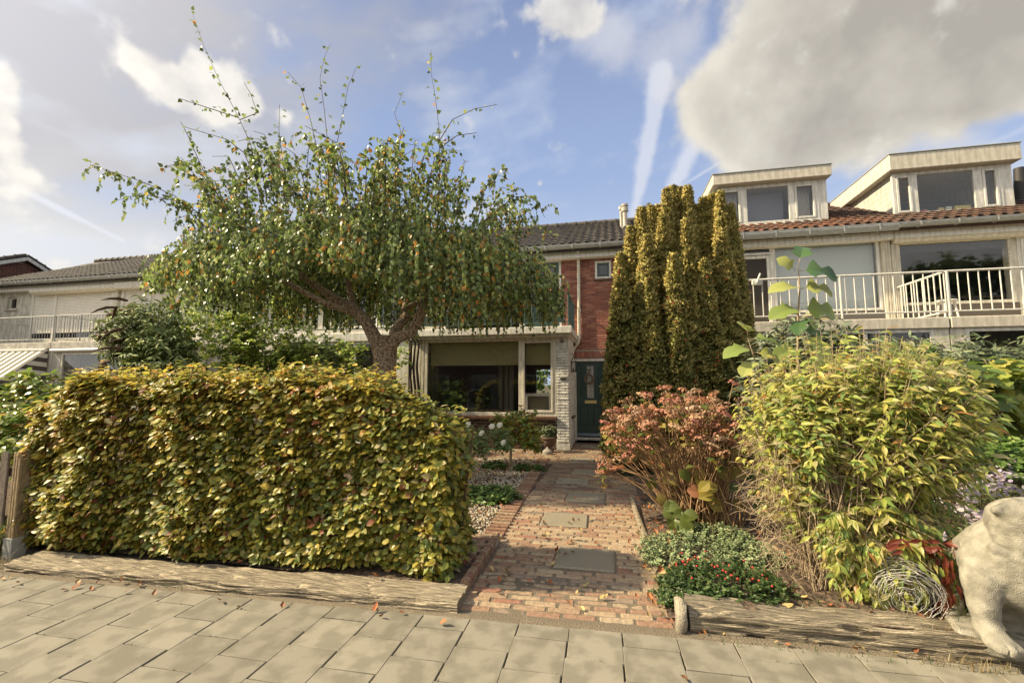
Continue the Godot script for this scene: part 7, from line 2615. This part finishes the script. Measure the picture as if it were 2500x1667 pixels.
func across_street() -> void:
	var o := thing("opposite_house", "brown brick house across the street, seen only as a reflection in the bay window", "house", Vector3(-11, 0, 19))
	var m := MB.new()
	m.bb(-20, -2, 0, 5.4, 18, 26)
	part("wall", m, tex(L(0.09, 0.04, 0.03), L(0.14, 0.06, 0.045), 0.03, Vector3(1, 3, 1), 0.9, 0.2, 62), o)
	m = MB.new()
	m.prism(PackedVector2Array([Vector2(17.6, 5.3), Vector2(22, 8.6), Vector2(26.4, 5.3)]), -20.2, -1.8)
	part("roof", m, M.tile_dark[0], o)
	for x in [-17.0, -12.5, -8.0]:
		m = MB.new()
		m.bb(x, x + 2.2, 1.0, 2.4, 17.95, 17.99)
		var w := part("window", m, M.white, o)
		m = MB.new()
		m.bb(x + 0.1, x + 2.1, 1.1, 2.3, 17.93, 17.945)
		part("pane", m, M.glass_dark, w)
	for q in [[Vector3(26, 7.5, 15), Vector3(5, 4.5, 4), "tall leafy tree across the street, mirrored in the far balcony window"], [Vector3(6, 4.0, 16), Vector3(5, 3.0, 3), "round leafy tree across the street opposite the path"], [Vector3(15, 5.0, 18), Vector3(5, 4.0, 3), "broad leafy tree across the street between the two others"]]:
		var t := thing("street_tree", q[2], "tree", Vector3(q[0].x, 0, q[0].z))
		stem(t, "trunk", [Vector3(q[0].x, 0, q[0].z), Vector3(q[0].x, 2.0, q[0].z), q[0]], [0.3, 0.24, 0.1], M.bark)
		bush(t, [[q[0], q[1]]], 700, leaf.broad, M.leaf, Vector2(0.3, 0.55), [Color(0.06, 0.10, 0.025), Color(0.10, 0.14, 0.035)], [0.5, 0.5], {"tw": 1.3, "per": 8, "th": 0.02}, M.twig_dark)


func room_things() -> void:
	# behind the bay window
	var m := MB.new()
	var o := thing("picture_frame", "white picture frame leaning behind the right pane of the bay window", "picture frame", Vector3(-1.75, 0.86, -11.0))
	bars(m, -2.09, -1.42, 0.86, 1.33, -11.03, -11.0, 0.07, 0.006)
	part("frame", m, M.white, o)
	m = MB.new()
	m.bb(-2.03, -1.48, 0.92, 1.27, -11.025, -11.018)
	part("picture", m, tex(L(0.06, 0.05, 0.04), L(0.2, 0.17, 0.12), 0.02, Vector3(5, 5, 5), 0.3, 0.0, 60), o)
	m = MB.new()
	m.bb(-2.15, -1.40, 0.12, 0.858, -11.25, -10.96, 0.01)
	solo("window_cabinet", m, plain(L(0.20, 0.13, 0.08), 0.6), "low wooden cabinet under the white picture frame inside the bay", "cabinet")
	o = thing("blue_picture", "small blue picture in white frame standing inside the bay window", "picture", Vector3(-3.7, 0.86, -11.8))
	m = MB.new()
	bars(m, -3.85, -3.54, 0.88, 1.39, -11.82, -11.8, 0.03, 0.004)
	part("frame", m, M.white, o)
	m = MB.new()
	m.bb(-3.82, -3.57, 0.91, 1.36, -11.818, -11.812)
	part("picture", m, tex(L(0.02, 0.05, 0.09), L(0.08, 0.22, 0.34), 0.02, Vector3(4, 4, 4), 0.4, 0.0, 61), o)
	m = MB.new()
	m.bb(-4.3, -2.9, 0.82, 0.88, -12.1, -11.6, 0.01)
	for x in [-4.25, -2.95]:
		for z in [-12.05, -11.65]:
			m.bb(x - 0.03, x + 0.03, 0.12, 0.82, z - 0.03, z + 0.03)
	solo("window_table", m, plain(L(0.22, 0.15, 0.09), 0.5), "wooden table inside the bay carrying the blue picture", "table")
	o = thing("striped_curtain", "grey striped curtain hanging in folds inside the bay", "curtain", Vector3(-2.85, 0.13, -12.2))
	for k in 9:
		m = MB.new()
		var x := -3.08 + 0.052 * k
		m.tube([Vector3(x, 0.14, -12.2 + (0.03 if k % 2 else 0.0)), Vector3(x, 2.6, -12.2 + (0.03 if k % 2 else 0.0))], [0.032], 8)
		part("fold", m, plain(L(0.34, 0.33, 0.30) if k % 3 else L(0.10, 0.09, 0.085), 0.9), o)
	o = thing("house_plant", "bright leafy house plant in a pot at the left of the bay window", "house plant", Vector3(-4.15, 0.12, -11.35))
	m = MB.new()
	m.lathe([Vector2(0.0, 0.12), Vector2(0.14, 0.12), Vector2(0.19, 0.8), Vector2(0.0, 0.78)], 16, Vector3(-4.15, 0.0, -11.35))
	part("pot", m, plain(L(0.25, 0.27, 0.24), 0.5), o)
	bush(o, [[Vector3(-4.1, 1.35, -11.4), Vector3(0.42, 0.5, 0.35)]], 90, leaf.ivy, M.leaf, Vector2(0.08, 0.15), [Color(0.16, 0.25, 0.05), Color(0.08, 0.14, 0.03), Color(0.28, 0.34, 0.08)], [0.4, 0.4, 0.2], {"tw": 0.3, "per": 6}, M.twig_dark)
	o = thing("dark_house_plant", "dark leafy house plant beside the blue picture inside the bay", "house plant", Vector3(-3.45, 0.88, -11.7))
	m = MB.new()
	m.lathe([Vector2(0.0, 0.885), Vector2(0.09, 0.885), Vector2(0.12, 1.05), Vector2(0.0, 1.04)], 14, Vector3(-3.4, 0.0, -11.75))
	part("pot", m, plain(L(0.06, 0.06, 0.06), 0.5), o)
	bush(o, [[Vector3(-3.4, 1.25, -11.65), Vector3(0.36, 0.3, 0.25)]], 60, leaf.broad, M.leaf_shiny, Vector2(0.07, 0.12), [Color(0.03, 0.06, 0.02), Color(0.06, 0.1, 0.03)], [0.6, 0.4], {"tw": 0.25, "per": 6}, M.twig_dark)
	# the back garden seen through the house
	o = thing("back_garden_hedge", "green back garden hedge seen through the house", "hedge", Vector3(-2.2, 0, -22.6))
	bush(o, [[Vector3(-2.6, 1.3, -22.6), Vector3(2.4, 1.5, 0.6)]], 420, leaf.broad, M.leaf, Vector2(0.12, 0.2), [Color(0.16, 0.25, 0.05), Color(0.10, 0.17, 0.04)], [0.5, 0.5], {"tw": 0.4, "per": 8}, M.twig_dark)
func _ready() -> void:
	rng.seed = 42
	fbm.seed = 5
	fbm.frequency = 1.0
	fbm.fractal_octaves = 3
	var cam := Camera3D.new()
	cam.name = "camera"
	cam.position = EYE
	cam.rotation_degrees = Vector3(5.5, 12.4, 0)
	cam.fov = 74.81
	cam.near = 0.05
	cam.far = 2000.0
	add_child(cam)
	var env := Environment.new()
	env.background_mode = Environment.BG_SKY
	env.sky = make_sky()
	env.tonemap_mode = Environment.TONE_MAPPER_LINEAR
	env.tonemap_exposure = 2.1
	env.sdfgi_enabled = true
	env.ssao_enabled = true
	env.ssil_enabled = true
	var we := WorldEnvironment.new()
	we.name = "world_environment"
	we.environment = env
	add_child(we)
	var sun := DirectionalLight3D.new()
	sun.name = "sun"
	sun.light_energy = 1.4
	sun.light_color = Color(1.0, 0.92, 0.76)
	sun.light_angular_distance = 1.5
	sun.shadow_enabled = true
	add_child(sun)
	var el := deg_to_rad(38.0)
	var az := deg_to_rad(13.0)
	sun.look_at_from_position(Vector3.ZERO, Vector3(cos(el) * cos(az), -sin(el), -cos(el) * sin(az)))
	make_materials()
	ground()
	centre_house()
	right_house_near()
	right_house_far()
	left_houses()
	make_leaves()
	hedge()
	birch()
	yew()
	hydrangea()
	yellow_bush()
	tulip_sapling()
	shrubs()
	edges()
	door_things()
	room_things()
	grasses()
	across_street()
